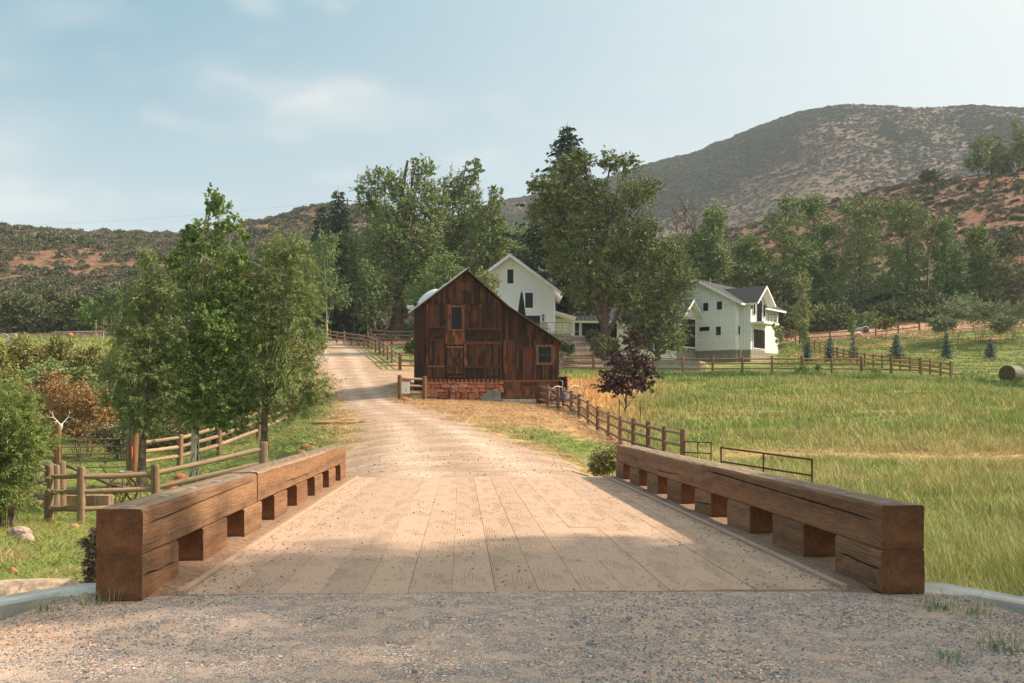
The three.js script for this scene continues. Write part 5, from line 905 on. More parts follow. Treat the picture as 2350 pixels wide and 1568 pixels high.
function fillCrown(L, lobes, n, o, R) {                  // sprigs: twigs reaching from inside each lobe past its skin, leaves strung along them
  const { len = 0.3, wid = 0.2, pal = PAL.cotton, per = 16, droop = 0.1, lift = 0.12, reach = 0.5, spread = 0.13 } = o, wsum = lobes.reduce((s, l) => s + Math.pow(l.rx * l.ry * l.rz, 0.62), 0);
  for (const l of lobes) {
    const ns = Math.max(4, Math.round(n / per * Math.pow(l.rx * l.ry * l.rz, 0.62) / wsum)), mean = Math.cbrt(l.rx * l.ry * l.rz);
    for (let c = 0; c < ns; c++) {
      let dx = gauss(R), dy = gauss(R), dz = gauss(R); const q = Math.hypot(dx, dy, dz) || 1; dx /= q; dy /= q; dz /= q;
      const r0 = 0.15 + 0.6 * R(), r1 = r0 + 0.18 + reach * R() * (R() < 0.15 ? 1.5 : 1), jx = gauss(R) * 0.25, jz = gauss(R) * 0.25, up = lift * (0.4 + R()) - droop * R();
      const ax = l.x + dx * r0 * l.rx, ay = l.y + dy * r0 * l.ry, az = l.z + dz * r0 * l.rz, ex = l.x + (dx + jx) * r1 * l.rx, ey = l.y + (dy + up) * r1 * l.ry, ez = l.z + (dz + jz) * r1 * l.rz, sp = Math.max(len * 0.5, spread * mean), shade = 0.86 + 0.28 * R(), cnt = per * (0.6 + 0.8 * R());
      const tx = ex - ax, ty = ey - ay, tz = ez - az, tl = Math.hypot(tx, ty, tz) || 1;
      for (let k = 0; k < cnt; k++) {
        const t = Math.pow(R(), 0.75), w = sp * (1.15 - 0.8 * t);
        L.add(ax + tx * t + gauss(R) * w, ay + ty * t + gauss(R) * w * 0.8, az + tz * t + gauss(R) * w, len * (0.65 + 0.6 * R()), wid * (0.65 + 0.6 * R()), tx / tl * 0.8 + gauss(R), ty / tl * 0.6 + gauss(R) * 0.8 - droop * 1.6, tz / tl * 0.8 + gauss(R), R, tint(pal, R, shade));
      }
    }
  }
}
function tree(name, label, b, d, lobeList, o = {}) {
  const R = rng(o.seed ?? Math.floor(b * 7 + d * 13)), x = bx(b, d), z = -d, y0 = gy(x, z), t = thing(name, label, o.category ?? 'tree', [x, y0, z], 0, o.group), lobes = billow(lobesAt(d, lobeList, x, y0, R), o.billow ?? 2, R), fine = (o.len ?? 0.3) > 0.2 ? 0.74 : 1, n = (o.n ?? 6000) * (fine < 1 ? 1.7 : 1), L = new Leaves(Math.round(n * 1.35) + 400);
  fillCrown(L, lobes, n, { ...o, len: (o.len ?? 0.3) * fine, wid: (o.wid ?? 0.2) * fine, per: fine < 1 ? 22 : o.per ?? 16 }, R); const cr = part('crown', L.geo(), o.mat ?? M.leaf, t); cr.userData.kind = 'stuff';
  const top = Math.max(...lobes.map((l) => l.y)), low = Math.min(...lobes.map((l) => l.y - l.ry * 0.2)), tr = o.trunk ?? Math.max(0.08, top * 0.017), bark = o.bark ?? M.barkGrey, lean = o.lean ?? 0.0;
  if (o.stems !== 0) {
    const avg = lobes.reduce((s, l) => s + l.x, 0) / lobes.length, hi = lobes.reduce((m, l) => (l.y > m.y ? l : m), lobes[0]), pts = [], rad = [], K = 7;
    for (let k = 0; k <= K; k++) { const q = k / K; pts.push(V(lerp(0, hi.x * 0.8, q * q) + lean * q + 0.12 * Math.sin(q * 5 + b) * tr * 4, lerp(-0.3, hi.y, q), lerp(0, hi.z * 0.6, q * q) + 0.1 * Math.sin(q * 4 + d) * tr * 4)); rad.push(tr * (k === 0 ? 1.45 : 1) * lerp(1, 0.16, Math.pow(q, 0.8))); }
    const trunk = part('trunk', tube(pts, rad, 10, 1), bark, t);
    if (o.limbs !== false) for (const l of lobes.filter((q) => !q.bud)) {
      const q = clamp((l.y - l.ry * 0.6) / hi.y * (0.45 + 0.2 * R()), o.limbMin ?? 0.12, 0.8), f = q * K, k = Math.floor(f), s = pts[k].clone().lerp(pts[k + 1], f - k), e = V(l.x, l.y + l.ry * 0.25, l.z), m1 = s.clone().lerp(e, 0.4).add(V(0, -0.03 * top * (R() - 0.2), 0)), m2 = s.clone().lerp(e, 0.75).add(V((R() - 0.5) * 0.3, 0.02 * top, (R() - 0.5) * 0.3)), r0 = Math.max(0.02, rad[k] * 0.42);
      part('limb', tube([s, m1, m2, e], [r0, r0 * 0.7, r0 * 0.42, r0 * 0.15], 7, 1), bark, trunk);
      for (let j = 0; j < 3; j++) { const a = m1.clone().lerp(e, 0.2 + 0.6 * R()), f2 = V(l.x + gauss(R) * l.rx * 0.7, l.y + gauss(R) * l.ry * 0.7, l.z + gauss(R) * l.rz * 0.7); const tw = part('branch', tube([a, a.clone().lerp(f2, 0.5).add(V(0, 0.1, 0)), f2], [r0 * 0.35, r0 * 0.22, r0 * 0.06], 5, 1), bark, trunk); }
    }
  }
  return t;
}
function shrub(name, label, b, d, lobeList, o = {}) { // many thin stems instead of a trunk
  const t = tree(name, label, b, d, lobeList, { category: 'shrub', ...o, stems: 0 }), R = rng(Math.floor(b * 3 + d)), x = bx(b, d), y0 = gy(x, -d), lobes = lobesAt(d, lobeList, x, y0, R), g = [];
  for (const l of lobes) for (let j = 0; j < 4; j++) { const e = V(l.x + gauss(R) * l.rx * 0.6, l.y + l.ry * 0.6 * R(), l.z + gauss(R) * l.rz * 0.6), s = V(e.x * 0.25, -0.2, e.z * 0.25), r = 0.012 + 0.008 * Math.min(3, l.ry); g.push(tube([s, s.clone().lerp(e, 0.5).add(V(gauss(R) * 0.1, 0.1, 0)), e], [r, r * 0.7, r * 0.3], 5)); }
  const st = part('stems', mergeGeometries(g), o.bark ?? M.deadWood, t); st.userData.kind = 'stuff'; return t;
}
function spruce(name, label, b, d, topV, halfW, o = {}) {
  const R = rng(Math.floor(b * 5 + d * 3)), x = bx(b, d), y0 = gy(x, -d), h = yAt(topV, d) - y0, rw = halfW * d / F, t = thing(name, label, 'tree', [x, y0, -d], 0, o.group), L = new Leaves(o.max ?? 16000), pal = o.pal ?? PAL.spruce, sl = o.spray ?? Math.max(0.16, h * 0.028), whorls = o.whorls ?? Math.round(h / (sl * 0.95)), open = o.open ?? 0;
  for (let k = 0; k < whorls; k++) {
    const q = k / whorls, y = h * lerp(o.skirt ?? 0.05, 0.985, q), br = rw * Math.pow(1 - q, 0.8) * (0.75 + 0.45 * R()) + 0.04 * rw, nb = Math.max(4, Math.round(lerp(11, 5, q)));
    for (let i = 0; i < nb; i++) {
      if (open && R() < open) continue; const a = (i + 0.8 * R()) / nb * Math.PI * 2, len = br * (0.7 + 0.5 * R()), ca = Math.cos(a), sa = Math.sin(a), steps = Math.max(3, Math.round(len / (sl * 0.42))), sh = 0.8 + 0.4 * R();
      for (let s = 0; s < steps; s++) { const f = (s + R()) / steps, r = len * f, yy = y - r * 0.32 + 0.22 * r * f, w = sl * (1.1 - 0.35 * f); for (let m = 0; m < 3; m++) L.add(ca * r + gauss(R) * sl * 0.3, yy + gauss(R) * sl * 0.25, sa * r + gauss(R) * sl * 0.3, w * (0.8 + 0.5 * R()), w * 0.5, ca + (R() - 0.5) * 1.9, -0.35 + (R() - 0.5) * 0.9, sa + (R() - 0.5) * 1.9, R, tint(pal, R, sh)); }
    }
  }
  const cr = part('crown', L.geo(), M.needle, t); cr.userData.kind = 'stuff'; part('trunk', tube([V(0, -0.3, 0), V(0, h * 0.5, 0), V(0, h, 0)], [h * 0.016 + 0.02, h * 0.009 + 0.01, 0.01], 8), M.bark, t); return t;
}
// --- the trees beside the bridge
tree('aspen_tree', 'tall aspen with white trunk and bright green top behind the near log fence', 441, 34.5, [[488, 468, 18, 44], [510, 495, 24, 44], [480, 550, 44, 44], [545, 535, 22, 36], [440, 560, 22, 34], [430, 610, 46, 48], [520, 620, 62, 55], [450, 680, 66, 60], [550, 700, 46, 60], [490, 760, 78, 60], [430, 820, 65, 65], [530, 820, 62, 62], [480, 890, 74, 60], [545, 900, 40, 50], [450, 950, 60, 44], [530, 965, 46, 30]], { n: 62000, len: 0.08, wid: 0.07, pal: PAL.aspen, limbMin: 0.34, trunk: 0.17, bark: M.aspenBark, per: 26, mat: M.leafThin });
tree('willow_tree', 'narrow leaved willow left of the aspen behind the near fence', 331, 33.5, [[345, 615, 24, 40], [325, 680, 38, 44], [375, 680, 36, 50], [295, 760, 42, 52], [350, 765, 52, 52], [395, 780, 34, 50], [290, 850, 48, 56], [350, 850, 56, 56], [395, 880, 34, 46], [295, 920, 50, 46], [355, 935, 54, 42], [325, 975, 46, 30]], { n: 50000, len: 0.125, wid: 0.026, pal: PAL.willow, limbMin: 0.24, trunk: 0.16, per: 22, droop: 0.3, lift: 0.2, reach: 0.75, mat: M.leafThin });
tree('willow_tree', 'narrow leaved willow right of the aspen overhanging the drive', 606, 34.8, [[628, 590, 34, 50], [670, 585, 34, 48], [700, 640, 30, 44], [605, 660, 44, 52], [660, 680, 52, 52], [715, 720, 30, 45], [600, 750, 50, 55], [680, 770, 52, 55], [725, 790, 28, 30], [590, 840, 56, 58], [665, 850, 58, 55], [730, 890, 36, 34], [600, 920, 56, 48], [675, 935, 56, 38], [555, 900, 36, 46]], { n: 54000, len: 0.125, wid: 0.027, pal: PAL.willow, limbMin: 0.26, trunk: 0.15, per: 22, droop: 0.3, lift: 0.2, reach: 0.75, mat: M.leafThin });
shrub('willow_bush', 'big light green willow bush filling the left edge', 10, 22.5, [[-10, 905, 55, 48], [25, 945, 50, 48], [-50, 960, 80, 80], [55, 990, 40, 46], [5, 1030, 74, 66], [62, 1045, 32, 40], [-15, 1110, 80, 66], [30, 1130, 44, 46], [-75, 1040, 70, 90]], { n: 60000, len: 0.11, wid: 0.02, pal: PAL.bush, per: 24, droop: 0.05, lift: 0.12, reach: 0.7, billow: 3, mat: M.leafThin });
for (const [b, d, list, lab] of [[70, 50, [[75, 935, 48, 50], [125, 905, 58, 42], [112, 970, 56, 48]], 'rust brown autumn bush beside the elk skull post'], [190, 49, [[180, 912, 60, 46], [228, 940, 44, 46], [165, 965, 56, 46], [215, 985, 50, 38]], 'orange brown autumn bush right of the elk skull post'], [410, 52, [[400, 990, 40, 24], [440, 1000, 34, 22]], 'low rust coloured bush behind the pale fence']]) shrub('autumn_bush', lab, b, d, list, { n: 12000, len: 0.11, wid: 0.07, pal: PAL.rust, per: 16 });
// --- thicket on the slope behind, one willow at a time
[[-40, 60, 820, 60, 52], [40, 62, 818, 62, 52], [125, 63, 815, 58, 46], [200, 62, 830, 55, 46], [265, 60, 840, 45, 44], [15, 55, 890, 60, 50], [270, 55, 900, 50, 55], [330, 58, 890, 50, 60], [100, 58, 865, 55, 45], [470, 60, 900, 55, 70], [560, 62, 900, 50, 70], [400, 62, 880, 45, 60], [180, 58, 880, 50, 40]].forEach(([b, d, v, rw, rh], i) => shrub('willow_shrub', ['yellow green willow shrub at the far left of the thicket', 'yellow green willow shrub above the big bush at the left edge', 'broad yellow green willow shrub under the orange float', 'yellow green willow shrub left of the knoll fence', 'olive willow shrub below the small knoll fence', 'low olive shrub behind the big bush at the left edge', 'olive shrub right of the orange autumn bush', 'olive shrub behind the left willow tree', 'olive shrub above the rust autumn bush', 'olive shrub glimpsed behind the aspen trunk', 'olive shrub glimpsed between aspen and right willow', 'olive shrub glimpsed between left willow and aspen', 'olive shrub above the orange autumn bush'][i], b, d, [[b - rw * 0.35, v + 8, rw * 0.6, rh * 0.7], [b + rw * 0.35, v, rw * 0.6, rh * 0.8], [b, v + rh * 0.5, rw * 0.85, rh * 0.75], [b + 6, v - rh * 0.3, rw * 0.4, rh * 0.5]], { n: 7000, len: 0.19, wid: 0.075, pal: i > 5 ? PAL.willow : PAL.thicket, per: 14, group: 'willow thicket on the slope' }));
[[280, 47.5], [360, 50], [470, 49.5], [545, 50.5]].forEach(([b, d], i) => shrub('dark_shrub', ['dark tangled shrub behind the gate beside the tall post', 'dark tangled shrub behind the pale fence near the gate', 'dark tangled shrub behind the pale fence under the aspen', 'dark tangled shrub behind the upper pale fence'][i], b, d, [[b, 1015, 40, 36], [b + 30, 1000, 34, 40], [b - 26, 1005, 34, 34]], { n: 6000, len: 0.12, wid: 0.06, pal: [...PAL.oak, ...PAL.brown] }));
// --- dark oaks at the foot of the left hill
[[-30, 122, 720, 45], [30, 124, 712, 46], [85, 122, 720, 42], [135, 126, 708, 44], [185, 122, 716, 40], [235, 128, 700, 36], [300, 128, 690, 40], [360, 126, 700, 40]].forEach(([b, d, v, r], i) => tree('oak_tree', ['dark oak at the far left edge below the red hill', 'second dark oak from the left below the red hill', 'third dark oak from the left below the red hill', 'tallest dark oak of the row below the red hill', 'dark oak left of the small lime green tree', 'dark oak behind the small lime green tree', 'dark oak behind the slender poplars', 'dark oak behind the left willow tree'][i], b, d, [[b - 14, v, r * 0.6, r * 0.75], [b + 16, v + 4, r * 0.6, r * 0.7], [b, v - 16, r * 0.6, r * 0.6], [b + 2, v + 26, r * 0.8, r * 0.55]], { n: 6090, len: 0.292, wid: 0.215, pal: PAL.oak, group: 'dark oaks below the left hill' }));
tree('lime_tree', 'small lime green tree on the grassy knoll', 212, 116, [[200, 715, 20, 18], [225, 712, 20, 20], [212, 735, 28, 16], [215, 700, 12, 12]], { n: 3770, len: 0.241, wid: 0.172, pal: PAL.lime });
for (let i = 0; i < 4; i++) tree('poplar_tree', ['leftmost slender poplar behind the knoll fence', 'second slender poplar behind the knoll fence', 'third slender poplar behind the knoll fence', 'rightmost slender poplar behind the knoll fence'][i], 246 + i * 9, 116, [[246 + i * 9, 690, 8, 24], [246 + i * 9, 715, 9, 26]], { n: 1100, len: 0.26, wid: 0.16, pal: PAL.poplar, bark: M.aspenBark, trunk: 0.07, limbs: false, group: 'slender poplars on the knoll' });
// --- centre
spruce('spruce_tree', 'tall dark spruce left of the cottonwoods', 776, 119, 428, 88, { max: 60000 }); spruce('spruce_tree', 'shorter dark spruce left of the tall one', 738, 121, 464, 62, { max: 44000 });
[[752, 113, [[752, 570, 32, 38], [742, 630, 36, 48], [765, 680, 34, 44]], 'slim aspen in front of the tall dark spruce'], [722, 116, [[722, 600, 20, 40], [716, 660, 24, 44]], 'slim aspen left of the dark spruces'], [812, 118, [[812, 640, 28, 60], [805, 580, 22, 40], [820, 700, 26, 40]], 'slim poplar right of the tall dark spruce'], [845, 116, [[848, 660, 36, 60], [838, 720, 30, 36]], 'leafy poplar behind the upper drive fence']].forEach(([b, d, l, lab]) => tree('poplar_tree', lab, b, d, l, { n: 6090, len: 0.258, wid: 0.189, pal: PAL.poplar, bark: M.aspenBark, trunk: 0.12 }));
tree('cottonwood_tree', 'cottonwood with open left crown above the upper drive', 858, 126, [[850, 430, 34, 34], [880, 415, 26, 28], [838, 470, 26, 24], [872, 470, 32, 40], [868, 530, 44, 54], [850, 600, 46, 58], [880, 660, 46, 58], [835, 680, 34, 44]], { n: 17000, len: 0.292, wid: 0.224, pal: PAL.cotton, trunk: 0.3 });
tree('cottonwood_tree', 'big cottonwood with thick trunk behind the upper drive fence', 905, 119, [[935, 440, 42, 52], [970, 400, 28, 36], [960, 470, 48, 50], [910, 480, 38, 50], [945, 550, 60, 60], [900, 590, 52, 60], [970, 620, 55, 60], [920, 680, 60, 50], [985, 540, 40, 54], [955, 378, 12, 16], [1000, 470, 34, 50], [890, 540, 40, 50], [1000, 680, 46, 44], [940, 620, 50, 50]], { n: 32000, len: 0.292, wid: 0.224, pal: PAL.cotton, trunk: 0.85, bark: M.bark });
tree('cottonwood_tree', 'cottonwood with twin pointed tops right of the big one', 1030, 124, [[1040, 430, 26, 40], [1085, 400, 22, 36], [1060, 440, 36, 46], [1070, 500, 44, 50], [1030, 530, 44, 55], [1075, 590, 46, 60], [1035, 620, 50, 60], [1095, 378, 9, 14], [1110, 540, 34, 50], [1010, 580, 40, 50], [1050, 680, 44, 40], [1020, 470, 26, 40]], { n: 25000, len: 0.292, wid: 0.224, pal: PAL.cotton, trunk: 0.4 });
tree('cottonwood_tree', 'shorter cottonwood at the right of the group behind the barn', 1120, 121, [[1142, 455, 20, 30], [1125, 490, 28, 36], [1140, 540, 30, 50], [1110, 560, 34, 50], [1140, 610, 34, 46], [1110, 640, 34, 44]], { n: 12500, len: 0.284, wid: 0.215, pal: PAL.cotton, trunk: 0.3 });
tree('poplar_tree', 'pale poplar rising just behind the barn roof', 1015, 100, [[1030, 610, 34, 34], [1000, 640, 44, 36], [1050, 650, 36, 40], [985, 690, 44, 44]], { n: 7250, len: 0.241, wid: 0.172, pal: PAL.poplar, trunk: 0.18 });
tree('silver_poplar', 'silvery young poplar between barn and farmhouse', 1122, 84, [[1130, 650, 18, 26], [1112, 640, 16, 24], [1125, 690, 20, 22], [1100, 660, 12, 14]], { n: 2600, len: 0.22, wid: 0.15, pal: PAL.pale, trunk: 0.1 });
[[1175, 138, [[1175, 560, 40, 46], [1165, 620, 40, 40]]], [1215, 142, [[1220, 555, 34, 34], [1225, 610, 36, 44]]], [1255, 140, [[1260, 600, 34, 50], [1250, 660, 30, 40]]]].forEach(([b, d, l], i) => tree('poplar_tree', ['poplar behind the left side of the farmhouse roof', 'yellowish poplar behind the farmhouse peak', 'poplar behind the right side of the farmhouse roof'][i], b, d, l, { n: 5800, len: 0.31, wid: 0.224, pal: i === 1 ? PAL.pale : PAL.poplar, trunk: 0.2 }));
spruce('spruce_tree', 'very tall spruce standing behind the great cottonwood', 1302, 108, 278, 150, { max: 90000, open: 0.12, spray: 0.62, skirt: 0.3 }); spruce('spruce_tree', 'dark spruce beside the right wall of the farmhouse', 1290, 108, 540, 60, { max: 40000 });
tree('cottonwood_tree', 'great spreading cottonwood with thick trunk before the middle wing', 1388, 93, [[1310, 385, 40, 34], [1345, 365, 20, 20], [1400, 372, 26, 28], [1440, 380, 34, 26], [1262, 440, 44, 40], [1240, 490, 36, 34], [1310, 455, 46, 40], [1270, 525, 30, 26], [1330, 530, 50, 46], [1400, 480, 40, 40], [1460, 450, 50, 46], [1478, 520, 36, 40], [1420, 560, 56, 50], [1350, 610, 55, 45], [1300, 600, 44, 45], [1400, 650, 50, 40], [1455, 610, 45, 48], [1340, 670, 40, 32], [1480, 570, 34, 36], [1290, 560, 44, 40], [1370, 440, 34, 34], [1440, 690, 40, 34]], { n: 52000, len: 0.225, wid: 0.165, pal: [...PAL.cotton, ...PAL.oak], trunk: 0.52, bark: M.bark });
tree('cottonwood_tree', 'leafy tree half hiding the garden room of the white house', 1512, 94, [[1545, 575, 44, 42], [1495, 595, 46, 48], [1565, 640, 38, 48], [1475, 665, 52, 52], [1530, 690, 58, 54], [1495, 740, 58, 50], [1550, 750, 42, 42], [1460, 720, 40, 48], [1515, 785, 50, 30], [1470, 780, 40, 30], [1555, 790, 26, 22]], { n: 30000, len: 0.215, wid: 0.155, pal: [...PAL.cotton, ...PAL.oak], trunk: 0.28 });
[[1340, 121, [[1335, 690, 34, 34], [1360, 670, 34, 40], [1345, 720, 34, 24]]], [1440, 122, [[1430, 690, 36, 34], [1460, 670, 34, 40], [1445, 720, 36, 24]]], [1395, 126, [[1395, 680, 40, 44], [1395, 720, 36, 26]]]].forEach(([b, d, l], i) => tree('oak_tree', ['dark tree behind the glazed link', 'dark tree behind the middle wing roof', 'dark tree behind the great cottonwood trunk'][i], b, d, l, { n: 5200, len: 0.3, wid: 0.22, pal: PAL.oak, trunk: 0.15 }));
// --- behind the white house and up the right slope
[[1618, 132, [[1640, 510, 30, 40], [1625, 570, 38, 46], [1650, 600, 32, 40], [1615, 640, 34, 34]], 'poplar rising behind the left gable of the white house'], [1560, 134, [[1545, 590, 30, 40], [1575, 610, 34, 44], [1555, 650, 34, 34]], 'poplar between the great cottonwood and white house'], [1700, 140, [[1700, 600, 44, 40], [1680, 640, 44, 34], [1735, 620, 40, 44], [1720, 570, 30, 30]], 'rounded oak brush above the white house roof'], [1800, 142, [[1815, 470, 22, 30], [1800, 530, 42, 46], [1830, 590, 50, 56], [1800, 650, 48, 46], [1850, 700, 44, 40]], 'tall cottonwood right of the balcony, its top a rounded knob'], [1868, 145, [[1868, 480, 28, 34], [1880, 540, 38, 46], [1865, 610, 44, 50], [1890, 670, 46, 44]], 'second tall cottonwood right of the balcony'], [1975, 146, [[1960, 480, 34, 36], [2005, 480, 30, 36], [1985, 550, 52, 56], [1960, 620, 48, 54], [2000, 680, 52, 50], [1965, 715, 40, 30]], 'widest dark cottonwood in the middle of the right row'], [2085, 144, [[2065, 500, 34, 40], [2105, 520, 36, 44], [2085, 590, 50, 56], [2070, 660, 46, 50], [2110, 690, 40, 40]], 'lighter cottonwood right of the widest one'], [2175, 142, [[2172, 530, 26, 36], [2180, 600, 40, 52], [2165, 660, 44, 44], [2200, 690, 40, 32]], 'slim poplar near the red gully'], [2245, 142, [[2240, 550, 20, 30], [2250, 610, 26, 48], [2240, 670, 32, 36]], 'rightmost slim poplar near the red gully']].forEach(([b, d, l, lab], i) => tree('cottonwood_tree', lab, b, d, l, { n: 14500, len: 0.327, wid: 0.241, pal: i % 3 === 1 ? PAL.poplar : PAL.cotton, trunk: 0.28, group: 'trees up the right slope' }));
[[1900, 136, [[1905, 600, 16, 22]]], [1930, 134, [[1930, 720, 34, 26], [1955, 735, 26, 20]]], [2055, 136, [[2060, 720, 30, 24]]], [2130, 134, [[2125, 690, 34, 26], [2150, 700, 30, 24]]], [2290, 140, [[2300, 610, 40, 36], [2330, 630, 40, 34], [2285, 650, 36, 30]]], [1790, 132, [[1790, 720, 30, 26]]], [2340, 146, [[2340, 560, 40, 30], [2310, 570, 30, 24]]], [1750, 138, [[1755, 660, 32, 34]]]].forEach(([b, d, l], i) => shrub('oak_shrub', ['pale aspen sapling between two cottonwoods on the right slope', 'dark shrub under the second tall cottonwood', 'shrub under the widest cottonwood', 'bushy shrub below the slim poplars', 'dark green shrub at the right edge below the red hill', 'shrub at the right foot of the knob topped cottonwood', 'upper dark shrub at the right edge', 'shrub behind the balcony roof'][i], b, d, l, { n: 3770, len: 0.292, wid: 0.224, pal: PAL.oak }));
tree('poplar_tree', 'light green young poplar right of the balcony', 1845, 116, [[1845, 670, 17, 40], [1843, 720, 20, 34], [1846, 640, 10, 20]], { n: 4350, len: 0.232, wid: 0.163, pal: PAL.pale, trunk: 0.1, limbs: false });
[[2245, 234, 340, 40], [2275, 238, 345, 36], [2300, 240, 350, 30], [2342, 236, 320, 44], [2370, 240, 330, 44]].forEach(([b, d, v, r], i) => tree('cottonwood_tree', ['leftmost yellow green tree on the right ridge', 'second yellow green tree on the right ridge', 'slim yellow green tree on the right ridge', 'tallest tree on the right ridge at the frame edge', 'tree on the right ridge cut by the frame edge'][i], b, d, [[b, v, r * 0.42, r], [b + 6, v + 24, r * 0.6, r * 0.7], [b - 6, v + 36, r * 0.5, r * 0.5]], { n: 4350, len: 0.473, wid: 0.361, pal: PAL.pale, trunk: 0.2, group: 'trees on the right ridge' }));
tree('oak_tree', 'round dark oak alone on the right ridge', 2132, 236, [[2125, 408, 18, 14], [2142, 406, 18, 14], [2132, 400, 18, 12]], { n: 2200, len: 0.5, wid: 0.4, pal: PAL.oak });
[[1760, 133, 740], [1815, 131, 745], [1880, 133, 725], [1905, 132, 748], [1985, 132, 742], [2035, 134, 715], [2095, 133, 728], [2170, 133, 716], [2215, 134, 700], [1690, 128, 690], [1640, 126, 690], [2275, 136, 690]].forEach(([b, d, v], i) => shrub('hill_shrub', ['leafy shrub just right of the balcony', 'leafy shrub under the knob topped cottonwood', 'leafy shrub under the second cottonwood', 'low leafy shrub at the head of the dark rail fence', 'leafy shrub above the yellow bush', 'leafy shrub at the left side of the red gully', 'leafy shrub at the right side of the red gully', 'leafy shrub below the slim poplar', 'leafy shrub below the rightmost poplar', 'leafy shrub behind the white house roof ridge', 'leafy shrub behind the white house peak', 'leafy shrub at the right edge of the slope trees'][i], b, d, [[b - 14, v, 26, 20], [b + 16, v - 6, 26, 22], [b, v + 8, 30, 18]], { n: 3200, len: 0.3, wid: 0.22, pal: i % 2 ? PAL.oak : PAL.cotton, group: 'leafy shrubs at the foot of the slope' }));
// bare dead trees
for (const [b, d, h, lab] of [[1572, 140, 8.5, 'taller bare grey tree behind the great cottonwood'], [1592, 142, 7.5, 'bare grey tree left of the tall poplar'], [1552, 143, 6.5, 'small bare grey tree beside the great cottonwood'], [2128, 139, 7, 'pale leaning dead trunk in front of the slim poplars']]) {
  const x = bx(b, d), y0 = gy(x, -d), t = thing('dead_tree', lab, 'tree', [x, y0, -d]), R = rng(b), base = Math.max(0, yAt(560, d) - y0 - h * 0.2), H = base + h, tr = part('trunk', tube([V(0, -0.3, 0), V(0.2, H * 0.5, 0), V(b > 2000 ? 2 : 0.1, H, 0)], [0.16, 0.11, 0.03], 7), M.deadWood, t);
  for (let i = 0; i < 26; i++) { const q = 0.5 + 0.45 * R(), a = R() * 6.3, l = h * 0.3 * (1.2 - q) + 0.8, s = V(0.2 * (1 - q), H * q, 0), e = s.clone().add(V(Math.cos(a) * l, l * 1.1, Math.sin(a) * l)); part('branch', tube([s, s.clone().lerp(e, 0.5).add(V(0, -0.1, 0)), e], [0.06, 0.04, 0.015], 5), M.deadWood, tr); }
}
// --- young plantings
[[1853, 103, 760, 12], [1905, 103, 773, 16], [1958, 104, 768, 14], [2057, 102, 766, 21], [2172, 103, 760, 14], [2273, 103, 774, 16]].forEach(([b, d, v, w], i) => spruce('young_spruce', ['narrow young spruce left of the row on the green slope', 'second young blue spruce on the green slope', 'thin young spruce in the middle of the green slope', 'largest young blue spruce on the green slope', 'narrow young spruce right of the fence corner', 'rightmost young blue spruce above the hay bale'][i], b, d, v, w, { pal: PAL.blue, max: 5000, group: 'young spruces on the green slope', skirt: 0.04, open: i === 2 ? 0.45 : 0.05 }));
tree('purple_plum', 'young purple leaved plum tree standing in the meadow', 1437, 54, [[1450, 790, 22, 30], [1440, 830, 42, 32], [1420, 860, 44, 26], [1465, 850, 36, 30], [1440, 885, 46, 22], [1400, 885, 30, 16], [1480, 880, 26, 18], [1455, 765, 10, 18]], { n: 8500, reach: 0.75, per: 22, len: 0.13, wid: 0.1, pal: PAL.purple, trunk: 0.075, bark: M.barkGrey });
for (const [b, s, lab] of [[1421, -0.02, 'green steel stake left of the purple plum tree'], [1470, 0.03, 'green steel stake right of the purple plum tree']]) { const x = bx(b, 52.5), p = thing('steel_stake', lab, 'stake', [x, gy(x, -52.5), -52.5]); part('shaft', pbox(0.045, 1.3, 0.03, 'y'), std({ color: [0.05, 0.09, 0.04] }), p, [0, 0.55, 0], [0, 0, s]); part('cap', pbox(0.05, 0.12, 0.035, 'y'), std({ color: [0.5, 0.5, 0.46] }), p, [-s * 0.65, 1.25, 0]); }
[[1788, 97, [[1788, 765, 14, 24], [1794, 785, 13, 16]], 'slim sapling right of the white house'], [1845, 96, [[1845, 765, 9, 26]], 'thin sapling behind the long rail fence'], [1955, 100, [[1955, 745, 7, 24]], 'tall thin sapling before the red bank']].forEach(([b, d, l, lab]) => tree('sapling', lab, b, d, l, { n: 1100, len: 0.2, wid: 0.13, pal: PAL.pale, trunk: 0.035, limbs: false }));
[[2185, 116, [[2185, 715, 40, 26], [2215, 705, 34, 24]]], [2245, 113, [[2245, 725, 44, 24], [2275, 715, 30, 26]]], [2320, 115, [[2320, 725, 40, 28], [2350, 715, 34, 30]]], [2155, 112, [[2155, 745, 26, 18]]], [2295, 110, [[2300, 745, 24, 20]]]].forEach(([b, d, l], i) => shrub('willow_shrub', ['grey green shrub above the right end of the dark fence', 'grey green shrub mass above the hay field', 'grey green shrub at the right edge above the hay bale', 'low shrub at the end of the dark rail fence', 'low grey green shrub near the rightmost spruce'][i], b, d, l, { n: 5220, len: 0.224, wid: 0.12, pal: [...PAL.sage, ...PAL.willow], group: 'shrubs above the hay field' }));
shrub('yellow_bush', 'round yellow flowering bush before the red earth bank', 2027, 120, [[2027, 745, 22, 15], [2040, 738, 14, 12]], { n: 2200, len: 0.2, wid: 0.14, pal: [[0.26, 0.21, 0.03], [0.2, 0.18, 0.04], [0.14, 0.15, 0.04]] });
